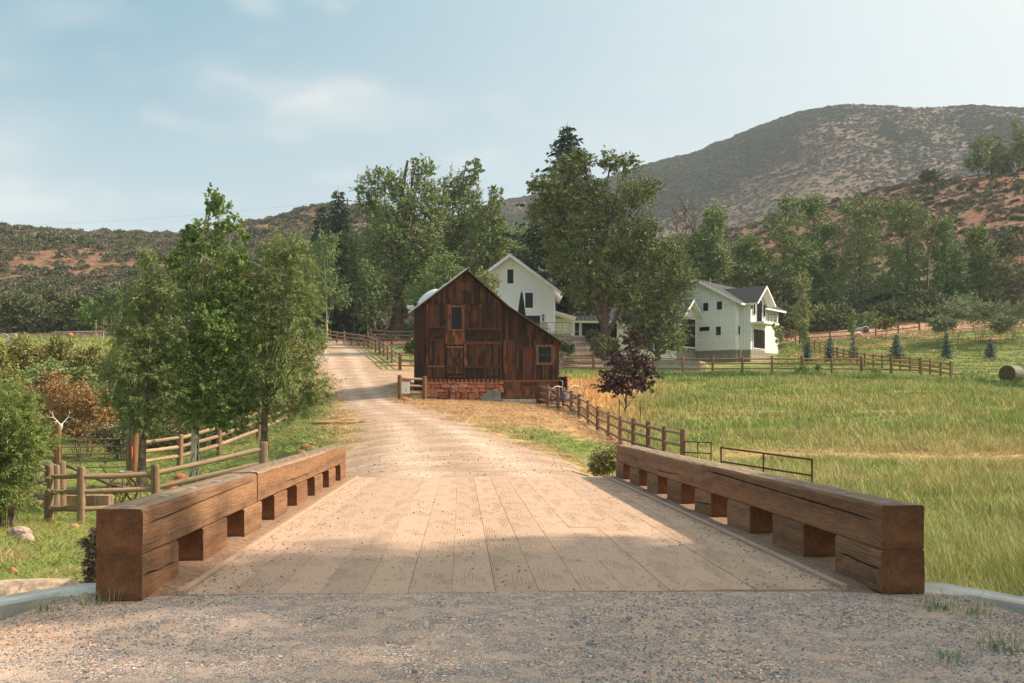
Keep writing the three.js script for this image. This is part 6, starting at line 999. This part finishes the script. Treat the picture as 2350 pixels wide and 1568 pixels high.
// shrubs round the terrace
[[1368, 88, [[1366, 797, 12, 18], [1382, 800, 16, 22], [1374, 782, 12, 14]], 'dark evergreen shrub right of the garden steps'], [1400, 89.5, [[1398, 800, 16, 18], [1412, 792, 14, 16]], 'dark shrub at the foot of the great cottonwood'], [1356, 92, [[1354, 774, 9, 10], [1362, 768, 10, 10]], 'small shrub at the top right of the garden steps'], [1292, 89.5, [[1292, 795, 9, 10]], 'small round shrub beside the barn roof edge'], [1308, 89, [[1308, 800, 8, 9]], 'small round shrub left of the garden steps'], [942, 80, [[942, 798, 14, 13], [955, 792, 12, 14]], 'round dark shrub between barn and upper fence']].forEach(([b, d, l, lab]) => shrub('garden_shrub', lab, b, d, l, { n: 3000, len: 0.17, wid: 0.12, pal: PAL.oak }));
shrub('corner_bush', 'reddish green weedy bush at the far right corner of the bridge', 1390, 21.5, [[1385, 1062, 26, 20], [1405, 1055, 22, 22], [1370, 1075, 18, 14]], { n: 5000, len: 0.075, wid: 0.03, pal: [[0.28, 0.25, 0.09], [0.36, 0.25, 0.12], [0.20, 0.25, 0.07]], reach: 0.9 });
shrub('dry_bush', 'small dry brown bush beside the left end of the bridge rail', 219, 11.2, [[215, 1255, 22, 34], [232, 1240, 20, 30], [225, 1295, 26, 30], [220, 1345, 32, 40], [236, 1400, 34, 44]], { n: 9000, len: 0.06, wid: 0.01, pal: [[0.12, 0.08, 0.055], [0.16, 0.11, 0.07], [0.10, 0.09, 0.05]] });
[[1838, 80.6, [[1838, 850, 12, 13]], 'leggy weed bush in front of the long rail fence'], [1877, 80, [[1877, 852, 7, 13]], 'tall green weed left of the thick rail fence middle'], [2010, 80.5, [[2010, 856, 9, 8]], 'low weed clump under the long rail fence']].forEach(([b, d, l, lab]) => shrub('weed_bush', lab, b, d, l, { n: 900, len: 0.16, wid: 0.08, pal: PAL.bush }));
// --- roadside trees to the right of the camera, whose shade falls over the near end of the bridge
[[11.3, -8.8, 0], [11.8, -4.8, 1], [12.0, -0.6, 2], [12.4, 4.4, 3]].forEach(([x, z, i]) => {
  const R = rng(60 + i), y0 = -0.5, t = thing('roadside_tree', ['roadside cottonwood nearest the bridge, right of the camera', 'second roadside cottonwood right of the camera', 'third roadside cottonwood right of the camera', 'fourth roadside cottonwood behind the camera'][i], 'tree', [x, y0, z]), L = new Leaves(28000), lobes = [[0, 6.2, 0, 2.6, 1.9, 2.3], [0.2, 8.6, -0.1, 2.6, 2.0, 2.3], [-0.4, 4.6, 0.2, 2.2, 1.5, 2.1], [0.1, 10.6, 0.2, 2.3, 1.7, 2.2], [0.6, 7.4, 0.4, 2.6, 2.2, 2.3]].map(([a, b, c, p, q, r]) => ({ x: a, y: b, z: c, rx: p, ry: q, rz: r }));
  fillCrown(L, lobes, 14000, { len: 0.3, wid: 0.26, pal: PAL.cotton }, R); const c = part('crown', L.geo(), M.leaf, t); c.userData.kind = 'stuff'; part('trunk', tube([V(0, -0.3, 0), V(0.1, 4, 0), V(0, 10, 0.1)], [0.4, 0.26, 0.06], 10), M.bark, t);
});
// ---------------------------------------------------------------- grasses, hillside brush and loose gravel (nobody could count these)
const mtx = (x, y, z, ry, s, sy = s, tilt = 0) => new THREE.Matrix4().compose(V(x, y, z), new THREE.Quaternion().setFromEuler(new THREE.Euler(tilt, ry, tilt * 0.7)), V(s, sy, s));
function tuftGeo(seed, n, spread, h, w, bend) {
  const R = rng(seed), P = [], I = [];
  for (let k = 0; k < n; k++) {
    const a = R() * 6.283, r = spread * Math.sqrt(R()), x = Math.cos(a) * r, z = Math.sin(a) * r, d = R() * 6.283, hh = h * (0.55 + 0.6 * R()), b = bend * hh * (0.3 + R()), fx = Math.cos(d), fz = Math.sin(d), sx = -fz * w / 2, sz = fx * w / 2, o = P.length / 3;
    P.push(x - sx, -0.03, z - sz, x + sx, -0.03, z + sz, x + fx * b * 0.35 - sx * 0.8, hh * 0.55, z + fz * b * 0.35 - sz * 0.8, x + fx * b * 0.35 + sx * 0.8, hh * 0.55, z + fz * b * 0.35 + sz * 0.8, x + fx * b, hh * (1 - 0.12 * bend), z + fz * b);
    I.push(o, o + 1, o + 3, o, o + 3, o + 2, o + 2, o + 3, o + 4);
  }
  const g = new THREE.BufferGeometry(); g.setAttribute('position', new THREE.Float32BufferAttribute(P, 3)); g.setIndex(I); g.computeVertexNormals(); return g;
}
const blade = std({ color: [1.35, 1.35, 1.35], roughness: 0.75, side: THREE.DoubleSide });
const C3 = (a) => new THREE.Color().setRGB(a[0], a[1], a[2]);
// a square patch of blades; every blade has its own tint, some are straw
function patchGeo(seed, n, size, w, bend, straw) {
  const R = rng(seed), P = [], C = [], I = [];
  for (let k = 0; k < n; k++) {
    const x = (R() - 0.5) * size * 1.15, z = (R() - 0.5) * size * 1.15, d = R() * 6.283, hh = 0.45 + 0.75 * R() * (R() < 0.12 ? 1.35 : 1), b = bend * hh * (0.15 + R()) * 0.5, fx = Math.cos(d), fz = Math.sin(d), sd = R() * 6.283, sx = Math.cos(sd) * w / 2, sz = Math.sin(sd) * w / 2, o = P.length / 3, st = R() < straw, f = 0.72 + 0.56 * R(), c = st ? [1.75 * f, 1.25 * f, 1.7 * f] : [f * (0.9 + 0.25 * R()), f, f * 0.9];
    P.push(x - sx, -0.05, z - sz, x + sx, -0.05, z + sz, x + fx * b * 0.35 - sx * 0.85, hh * 0.55, z + fz * b * 0.35 - sz * 0.85, x + fx * b * 0.35 + sx * 0.85, hh * 0.55, z + fz * b * 0.35 + sz * 0.85, x + fx * b, hh, z + fz * b); for (let q = 0; q < 5; q++) C.push(...c);
    I.push(o, o + 1, o + 3, o, o + 3, o + 2, o + 2, o + 3, o + 4);
  }
  const g = new THREE.BufferGeometry(); g.setAttribute('position', new THREE.Float32BufferAttribute(P, 3)); g.setAttribute('color', new THREE.Float32BufferAttribute(C, 3)); g.setIndex(I); g.computeVertexNormals(); return g;
}
{
  const R = rng(404), bladeV = std({ color: [1.35, 1.35, 1.35], vertexColors: true, roughness: 0.75, side: THREE.DoubleSide });
  // patches laid on a jittered grid between two depths and bearings
  function sow(name, label, d0, d1, a0, a1, size, geos, fn) {
    const sets = geos.map(() => [[], []]), step = size * 0.86;
    for (let d = d0; d < d1; d += step) for (let x = a0 * d; x < a1 * d; x += step) {
      const px = x + (R() - 0.5) * size * 0.7, pz = -(d + (R() - 0.5) * size * 0.7), r = fn(px, pz, -pz, MID - F * px / pz); if (!r) continue;
      const k = Math.floor(R() * geos.length); sets[k][0].push(mtx(px, gy(px, pz), pz, R() * 6.28, 1, r.h)); sets[k][1].push(C3(r.c));
    }
    sets.forEach((q, k) => q[0].length && stuff(name, geos[k], bladeV, q[0], q[1], label));
  }
  const strawBand = (x, d, b, n, w) => Math.exp(-Math.pow((d - 37.6 + (b - 1900) * 0.001 + 2.2 * (n - 0.5)) / w, 2)) * ss(1560, 1660, b);
  const meadow = (x, z, d, b) => {
    const cv = cover(x, z); if (cv.k !== 'meadow' || (d < 19 && x - axis(d) < 3.15) || (d < 60 && b < fenceBearing(d) + 0.35 * F / d)) return null;
    const n = fbm(x * 0.18 + 2, z * 0.18, 4), mown = strawBand(x, d, b, n, 2.9), f = 0.86 + 0.28 * R();
    return { h: lerp(0.22 + 0.24 * ss(0.35, 0.65, fbm(x * 0.4, z * 0.4, 3)) + 0.14 * (1 - ss(12, 24, d)), 0.07, mown), c: cv.c.map((v) => v * f) };
  };
  const lawn = (tall) => (x, z, d, b) => { const cv = cover(x, z); if ((cv.k !== 'lawn' && cv.k !== 'hillside') || (d < 19 && Math.abs(x - axis(d)) < 3.2) || (cv.k === 'hillside' && d > 126) || onRoad(b, d) > 0.25 || (d > 88 && b > 1180 && b < 1780)) return null; const f = 0.86 + 0.28 * R(); return { h: tall(x, z, d, b), c: cv.c.map((v) => v * f) }; };
  sow('meadow_grass', 'tall green grass close to the right bridge rail', 7.7, 20, 0.14, 0.62, 0.5, [1, 2, 3].map((k) => patchGeo(k, 190, 0.5, 0.0075, 0.8, 0.05)), meadow);
  sow('meadow_grass', 'mixed green and straw meadow grass in the middle of the field', 20, 45, 0.08, 0.62, 0.9, [4, 5, 6].map((k) => patchGeo(k, 200, 0.9, 0.015, 0.7, 0.13)), meadow);
  sow('meadow_grass', 'far meadow grass below the long rail fence', 45, 83, 0.04, 0.62, 1.5, [7, 8, 9].map((k) => patchGeo(k, 230, 1.5, 0.028, 0.6, 0.16)), meadow);
  sow('lawn_grass', 'short grass on the bank left of the bridge', 8, 30, -0.6, 0.12, 0.55, [10, 11, 12].map((k) => patchGeo(k, 130, 0.55, 0.009, 1.2, 0.12)), lawn((x, z, d, b) => 0.05 + 0.07 * fbm(x * 0.8, z * 0.8, 2) + (b < 150 ? 0.1 : 0)));
  sow('lawn_grass', 'short grass beside the drive and under the trees', 30, 62, -0.56, 0.17, 1.0, [13, 14].map((k) => patchGeo(k, 170, 1.0, 0.017, 1.1, 0.14)), lawn(() => 0.07 + 0.07 * R()));
  sow('lawn_grass', 'grass on the green slope behind the long rail fence', 80, 127, 0.04, 0.62, 2.2, [15, 16].map((k) => patchGeo(k, 220, 2.2, 0.045, 0.8, 0.2)), lawn((x, z, d, b) => (d < 95 && b < 2180 ? 0.06 : 0.14 + 0.1 * R())));
  sow('lawn_grass', 'grass on the slope beyond the willow thicket', 62, 126, -0.62, -0.16, 2.0, [17, 18].map((k) => patchGeo(k, 180, 2.0, 0.04, 0.8, 0.2)), lawn(() => 0.15 + 0.15 * R()));
  // loose seed stalks standing above the meadow
  const seedM = [], seedC = [], vM = [], vC = [];
  for (let i = 0; i < 5200; i++) { const d = 8 * Math.pow(9, R()), a = lerp(0.1, 0.6, R()), x = a * d, z = -d, r = meadow(x, z, d, MID + F * a); if (!r || r.h < 0.2) continue; const f = 0.8 + 0.4 * R(); seedM.push(mtx(x, gy(x, z), z, R() * 6.28, clamp(d / 20, 0.7, 2.2), r.h * (1.5 + 0.6 * R()))); seedC.push(C3([0.44 * f, 0.34 * f, 0.18 * f])); }
  stuff('seed_grass', tuftGeo(3, 4, 0.12, 1, 0.009, 0.25), blade, seedM, seedC, 'straw coloured seed stalks standing in the meadow');
  for (let i = 0; i < 7000; i++) { const d = 3.6 * Math.pow(2.05, R()), x = lerp(-0.66, 0.66, R()) * d, z = -d, cv = cover(x, z); if (cv.k !== 'verge' || R() < 0.3) continue; const g = R(), c = g < 0.45 ? [0.2, 0.25, 0.08] : g < 0.7 ? [0.24, 0.28, 0.14] : [0.46, 0.35, 0.19]; vM.push(mtx(x, gy(x, z), z, R() * 6.28, 0.5 + 0.4 * R(), 0.05 + 0.16 * R() * R())); vC.push(C3(c.map((v) => v * (0.75 + 0.5 * R())))); }
  stuff('verge_grass', tuftGeo(5, 12, 0.08, 1, 0.005, 0.7), blade, vM, vC, 'wispy weeds and grass on the gravel verges');
}
{
  // brush on the hills
  const R = rng(909), geo = (seed, n, sq, len, wid) => { const L = new Leaves(n), r = rng(seed); for (let i = 0; i < n; i++) { let x = gauss(r), y = Math.abs(gauss(r)), z = gauss(r); const q = (0.55 + 0.45 * r()) / (Math.hypot(x, y, z) || 1); x *= q; y *= q; z *= q; L.add(x, y * sq, z, len * (0.6 + 0.8 * r()), wid, x + gauss(r) * 0.8, y + 0.3 + gauss(r) * 0.6, z + gauss(r) * 0.8, r, [1, 1, 1]); } const g = L.geo(); g.deleteAttribute('color'); return g; };
  const brushMat = std({ roughness: 0.85, side: THREE.DoubleSide }), A = geo(1, 150, 0.8, 0.42, 0.3), B = geo(2, 130, 0.7, 0.5, 0.14), mA = [], cA = [], mB = [], cB = [], mM = [], cM = [];
  for (let i = 0; i < 46000; i++) {
    const d = 112 * Math.pow(440 / 112, R()), a = lerp(-0.7, 0.66, R()), x = a * d, z = -d, b = MID + F * a; if (b > 1000 && b < 1640 && d < 135) continue; if (b > 1640 && d < 131) continue; if (b < 640 && d < 127) continue; if (onRoad(b, d) > 0.1) continue;
    const dens = fbm(x * 0.045 + 11, z * 0.045, 4), right = b > 1640 ? 1 : 0; if (dens + 0.42 * (R() - 0.5) + 0.12 * (fbm(x * 0.16, z * 0.16, 2) - 0.5) < (right ? 0.42 : 0.42)) continue;
    const s = (right ? 0.75 : 1.0) * (0.5 + 1.25 * R() * R() * R()) * (d > 250 ? 1.3 : 1), sage = R() < (right ? 0.6 : 0.45), f = 0.75 + 0.5 * R();
    if (sage) { mB.push(mtx(x, gy(x, z) - 0.05, z, R() * 6.28, s, s * (0.8 + 0.4 * R()))); cB.push(C3((right ? [0.185, 0.155, 0.125] : [0.18, 0.14, 0.105]).map((v) => v * f))); }
    else { mA.push(mtx(x, gy(x, z) - 0.05, z, R() * 6.28, s * 1.25, s * (1 + 0.6 * R()))); cA.push(C3((R() < 0.5 ? [0.14, 0.155, 0.075] : [0.17, 0.155, 0.09]).map((v) => v * f))); }
  }
  for (let i = 0; i < 100000; i++) {
    const d = lerp(455, 965, R()), a = lerp(-0.2, 0.62, R()), x = a * d, z = -d; const dens = fbm(x * 0.012 + 7, z * 0.008, 4); if (d < 930 && dens + 0.55 * (R() - 0.5) < 0.43) continue;
    const s = 0.7 + 1.3 * R() * R() * R() + (dens > 0.55 ? 0.35 : 0), f = 0.75 + 0.5 * R(); mM.push(mtx(x, mountain(x, z) - 0.1, z, R() * 6.28, s * 1.25, s)); cM.push(C3((dens > 0.53 || d > 930 ? [0.12, 0.128, 0.082] : [0.135, 0.118, 0.095]).map((v) => v * f)));
  }
  stuff('hill_brush', A, brushMat, mA, cA, 'olive oak brush scattered over the near hills'); stuff('sage_brush', B, brushMat, mB, cB, 'grey sagebrush scattered over the near hills'); stuff('mountain_brush', geo(3, 46, 0.8, 0.7, 0.55), brushMat, mM, cM, 'grey green brush scattered over the mountain');
}
{
  // loose stones on the approach, the drive and the deck
  const R = rng(321), geo = mergeVertices((() => { const g = new THREE.IcosahedronGeometry(1, 0); g.deleteAttribute('uv'); g.deleteAttribute('normal'); return g; })()); const p = geo.attributes.position; for (let i = 0; i < p.count; i++) p.setXYZ(i, p.getX(i) * (0.8 + 0.5 * R()), p.getY(i) * (0.5 + 0.2 * R()), p.getZ(i) * (0.8 + 0.4 * R())); geo.computeVertexNormals();
  const ms = [], cs = []; const drop = (x, y, z, s) => { ms.push(new THREE.Matrix4().compose(V(x, y + s * 0.25, z), new THREE.Quaternion().setFromEuler(new THREE.Euler(R() * 0.6, R() * 6.28, R() * 0.6)), V(s, s, s))); const k = R(), f = 0.65 + 0.6 * R(), c = k < 0.5 ? [0.33, 0.30, 0.28] : k < 0.8 ? [0.42, 0.33, 0.27] : [0.24, 0.235, 0.235]; cs.push(C3(c.map((v) => v * f))); };
  for (let i = 0; i < 26000; i++) { const d = 3.4 * Math.pow(6.85 / 3.4, R()), x = lerp(-0.62, 0.62, R()) * d, w = Math.abs(x - axis(d)); if (fbm(x * 1.1 + 4, d * 1.1, 3) + 0.2 * ss(1.2, 3.2, w) < 0.42 + 0.25 * R()) continue; drop(x, gy(x, -d), -d, 0.0035 + 0.0075 * Math.pow(R(), 3) + (R() < 0.004 ? 0.012 : 0)); }
  const bl = new THREE.Matrix4().makeRotationY(0.05155).setPosition(0.047, 0, -6.73), v = V(0, 0, 0);
  for (let i = 0; i < 2600; i++) { const side = R() < 0.5, s = 0.1 + 11.4 * Math.pow(R(), 1.3), lx = side ? (R() < 0.5 ? -1 : 1) * (2.28 - 0.75 * R() * R()) : (R() - 0.5) * 4.5; if (!side && fbm(lx * 1.7 + 8, s * 1.2, 3) < 0.5) continue; v.set(lx, 0.015, -s).applyMatrix4(bl); drop(v.x, v.y, v.z, 0.004 + 0.008 * Math.pow(R(), 3)); }
  for (let i = 0; i < 3000; i++) { const d = 19 * Math.pow(60 / 19, R()), [l, r] = roadEdge(d), b = lerp(l, r, R()), x = bx(b, d); drop(x, gy(x, -d), -d, 0.008 + 0.02 * Math.pow(R(), 4)); }
  stuff('loose_gravel', geo, std({ roughness: 0.95 }), ms, cs, 'loose small stones strewn over approach, deck and drive');
}

// ---------------------------------------------------------------- small far things
{
  const px = bx(797, 190), pz = -190, py = gy(px, pz), P = thing('utility_pole', 'thin dark utility pole right of the tall spruce', 'pole', [px, py, pz]), top = yAt(455, 190) - py; part('shaft', tube([V(0, -0.5, 0), V(0, top, 0)], [0.17, 0.12], 8), M.bark, P); part('crossarm', pbox(1.8, 0.14, 0.14, 'x'), M.bark, P, [0, top - 0.5, 0]);
  for (const k of [0, 1]) { const a = V(px - 0.7 + 1.4 * k, py + top - 0.4 - k * 3.2, pz), b = V(bx(-200, 300), yAt(518 + k * 12, 300), -300), pts = []; for (let i = 0; i <= 16; i++) { const t = i / 16; pts.push(a.clone().lerp(b, t).add(V(0, -7 * t * (1 - t), 0))); } single('power_line', tube(pts, pts.map(() => 0.012), 5), M.iron, k ? 'lower of the two thin power lines left of the pole' : 'upper of the two thin power lines left of the pole', 'wire'); }
  const cx = bx(1974, 127), C = thing('culvert_pipe', 'pale open culvert pipe end in the red earth bank', 'pipe', [cx, gy(cx, -127) + 0.35, -126.4], 0.3); part('barrel', new THREE.CylinderGeometry(0.5, 0.5, 1.6, 24, 1, true).rotateX(Math.PI / 2), std({ color: [0.55, 0.56, 0.56], roughness: 0.5, metalness: 0.4, side: THREE.DoubleSide }), C); part('collar', new THREE.TorusGeometry(0.5, 0.05, 8, 24), M.zinc, C, [0, 0, 0.8]); part('bore', new THREE.CircleGeometry(0.49, 24), M.blackFrame, C, [0, 0, -0.5]);
  rock('white rock below the culvert pipe', 1970, 125, 0.6, M.paleRock, 44, 0.5);
  const ox = bx(161, 96), fl = thing('orange_pumpkin', 'round orange pumpkin like float on the grass behind the thicket', 'float', [ox, gy(ox, -96) + 1.2, -96]); const pg = new THREE.SphereGeometry(0.28, 20, 14), pp = pg.attributes.position; for (let i = 0; i < pp.count; i++) { const a = Math.atan2(pp.getZ(i), pp.getX(i)), f = 1 + 0.06 * Math.cos(a * 9); pp.setXYZ(i, pp.getX(i) * f, pp.getY(i) * 0.75, pp.getZ(i) * f); } pg.computeVertexNormals(); part('body', pg, std({ color: [0.55, 0.16, 0.05], roughness: 0.6 }), fl); part('stand', tube([V(0, -1.3, 0), V(0, -0.25, 0)], [0.08, 0.06], 7), M.rust, fl);
  const ip = thing('irrigation_pipe', 'long white irrigation pipe on short posts behind the thicket', 'pipe', [bx(190, 104), gy(bx(190, 104), -104), -104], 0.05); part('pipe', tube([V(-3, 0.95, 0), V(2.2, 1.1, 0)], [0.06, 0.06], 8), M.zinc, ip); for (const x of [-2.8, 0, 2.1]) part('support', tube([V(x, -0.2, 0), V(x, 1.05, 0)], [0.05, 0.05], 7), M.zinc, ip);
  const mp = thing('marker_post', 'thin grey post beside the small lime tree', 'post', [bx(220, 112), gy(bx(220, 112), -112), -112]); part('shaft', tube([V(0, -0.2, 0), V(0, 1.9, 0)], [0.06, 0.05], 7), M.railGrey[0], mp); part('cap', new THREE.ConeGeometry(0.07, 0.1, 8), M.zinc, mp, [0, 1.94, 0]);
  for (const [b, l] of [[8, 'left half sunk metal hoop in the far left grass'], [30, 'right half sunk metal hoop in the far left grass']]) { const x = bx(b, 100), h = thing('metal_hoop', l, 'hoop', [x, gy(x, -100) + 0.5, -100], 0.3); part('ring', new THREE.TorusGeometry(0.55, 0.06, 8, 28, Math.PI), M.zinc, h, [0, 0, 0]); part('foot', pbox(0.3, 0.5, 0.1, 'y'), M.zinc, h, [0.55, -0.25, 0]); part('foot', pbox(0.3, 0.5, 0.1, 'y'), M.zinc, h, [-0.55, -0.25, 0]); }
  // conifers on the mountain's skyline
  [[1700, 325], [1738, 306], [1790, 289], [1820, 282]].forEach(([b, v], i) => { const d = 948, x = bx(b, d), y = mountain(x, -d), R = rng(b), L = new Leaves(1300), h = [6, 10, 9, 11][i]; for (let k = 0; k < 1250; k++) { const q = R(), r = h * 0.26 * (1 - q) * Math.sqrt(R()), a = R() * 6.283; L.add(Math.cos(a) * r, h * q, Math.sin(a) * r, 1.3, 0.7, Math.cos(a), -0.2, Math.sin(a), R, tint(PAL.spruce, R, 0.7)); } const t = thing('ridge_conifer', ['lowest small conifer on the mountain skyline', 'second small conifer on the mountain skyline', 'third small conifer on the mountain skyline', 'highest small conifer on the mountain skyline'][i], 'tree', [x, y, -d]); const c = part('crown', L.geo(), M.needle, t); c.userData.kind = 'stuff'; part('trunk', tube([V(0, -0.5, 0), V(0, h, 0)], [0.3, 0.05], 6), M.bark, t); });
  // weeds by the right wing wall
  [[2150, 6.35, 'green thistle clump in front of the right wing wall'], [2235, 6.2, 'second green weed clump along the right wing wall'], [2180, 5.1, 'low flat weed on the gravel at the right'], [2300, 5.3, 'grey green weed clump at the right edge of the gravel'], [222, 6.5, 'grassy weed clump in front of the left wing wall'], [110, 6.3, 'wispy weed clump along the left wing wall']].forEach(([b, d, lab], i) => { const x = bx(b, d), z = -d, w = thing('weed_clump', lab, 'weed', [x, gy(x, z), z]), g = tuftGeo(70 + i, 40, 0.13, i === 2 ? 0.05 : 0.15, 0.004, 0.9), gg = tuftGeo(90 + i, 14, 0.09, 0.05, 0.014, 1.2); part('blades', g, std({ color: [0.30, 0.32, 0.15], side: THREE.DoubleSide }), w).userData.kind = 'stuff'; part('leaves', gg, std({ color: [0.24, 0.30, 0.14], side: THREE.DoubleSide }), w).userData.kind = 'stuff'; });
}
scene.fog = new THREE.FogExp2(new THREE.Color().setRGB(0.76, 0.84, 0.88).getHex(), 0.00024);
renderer.render(scene, camera);
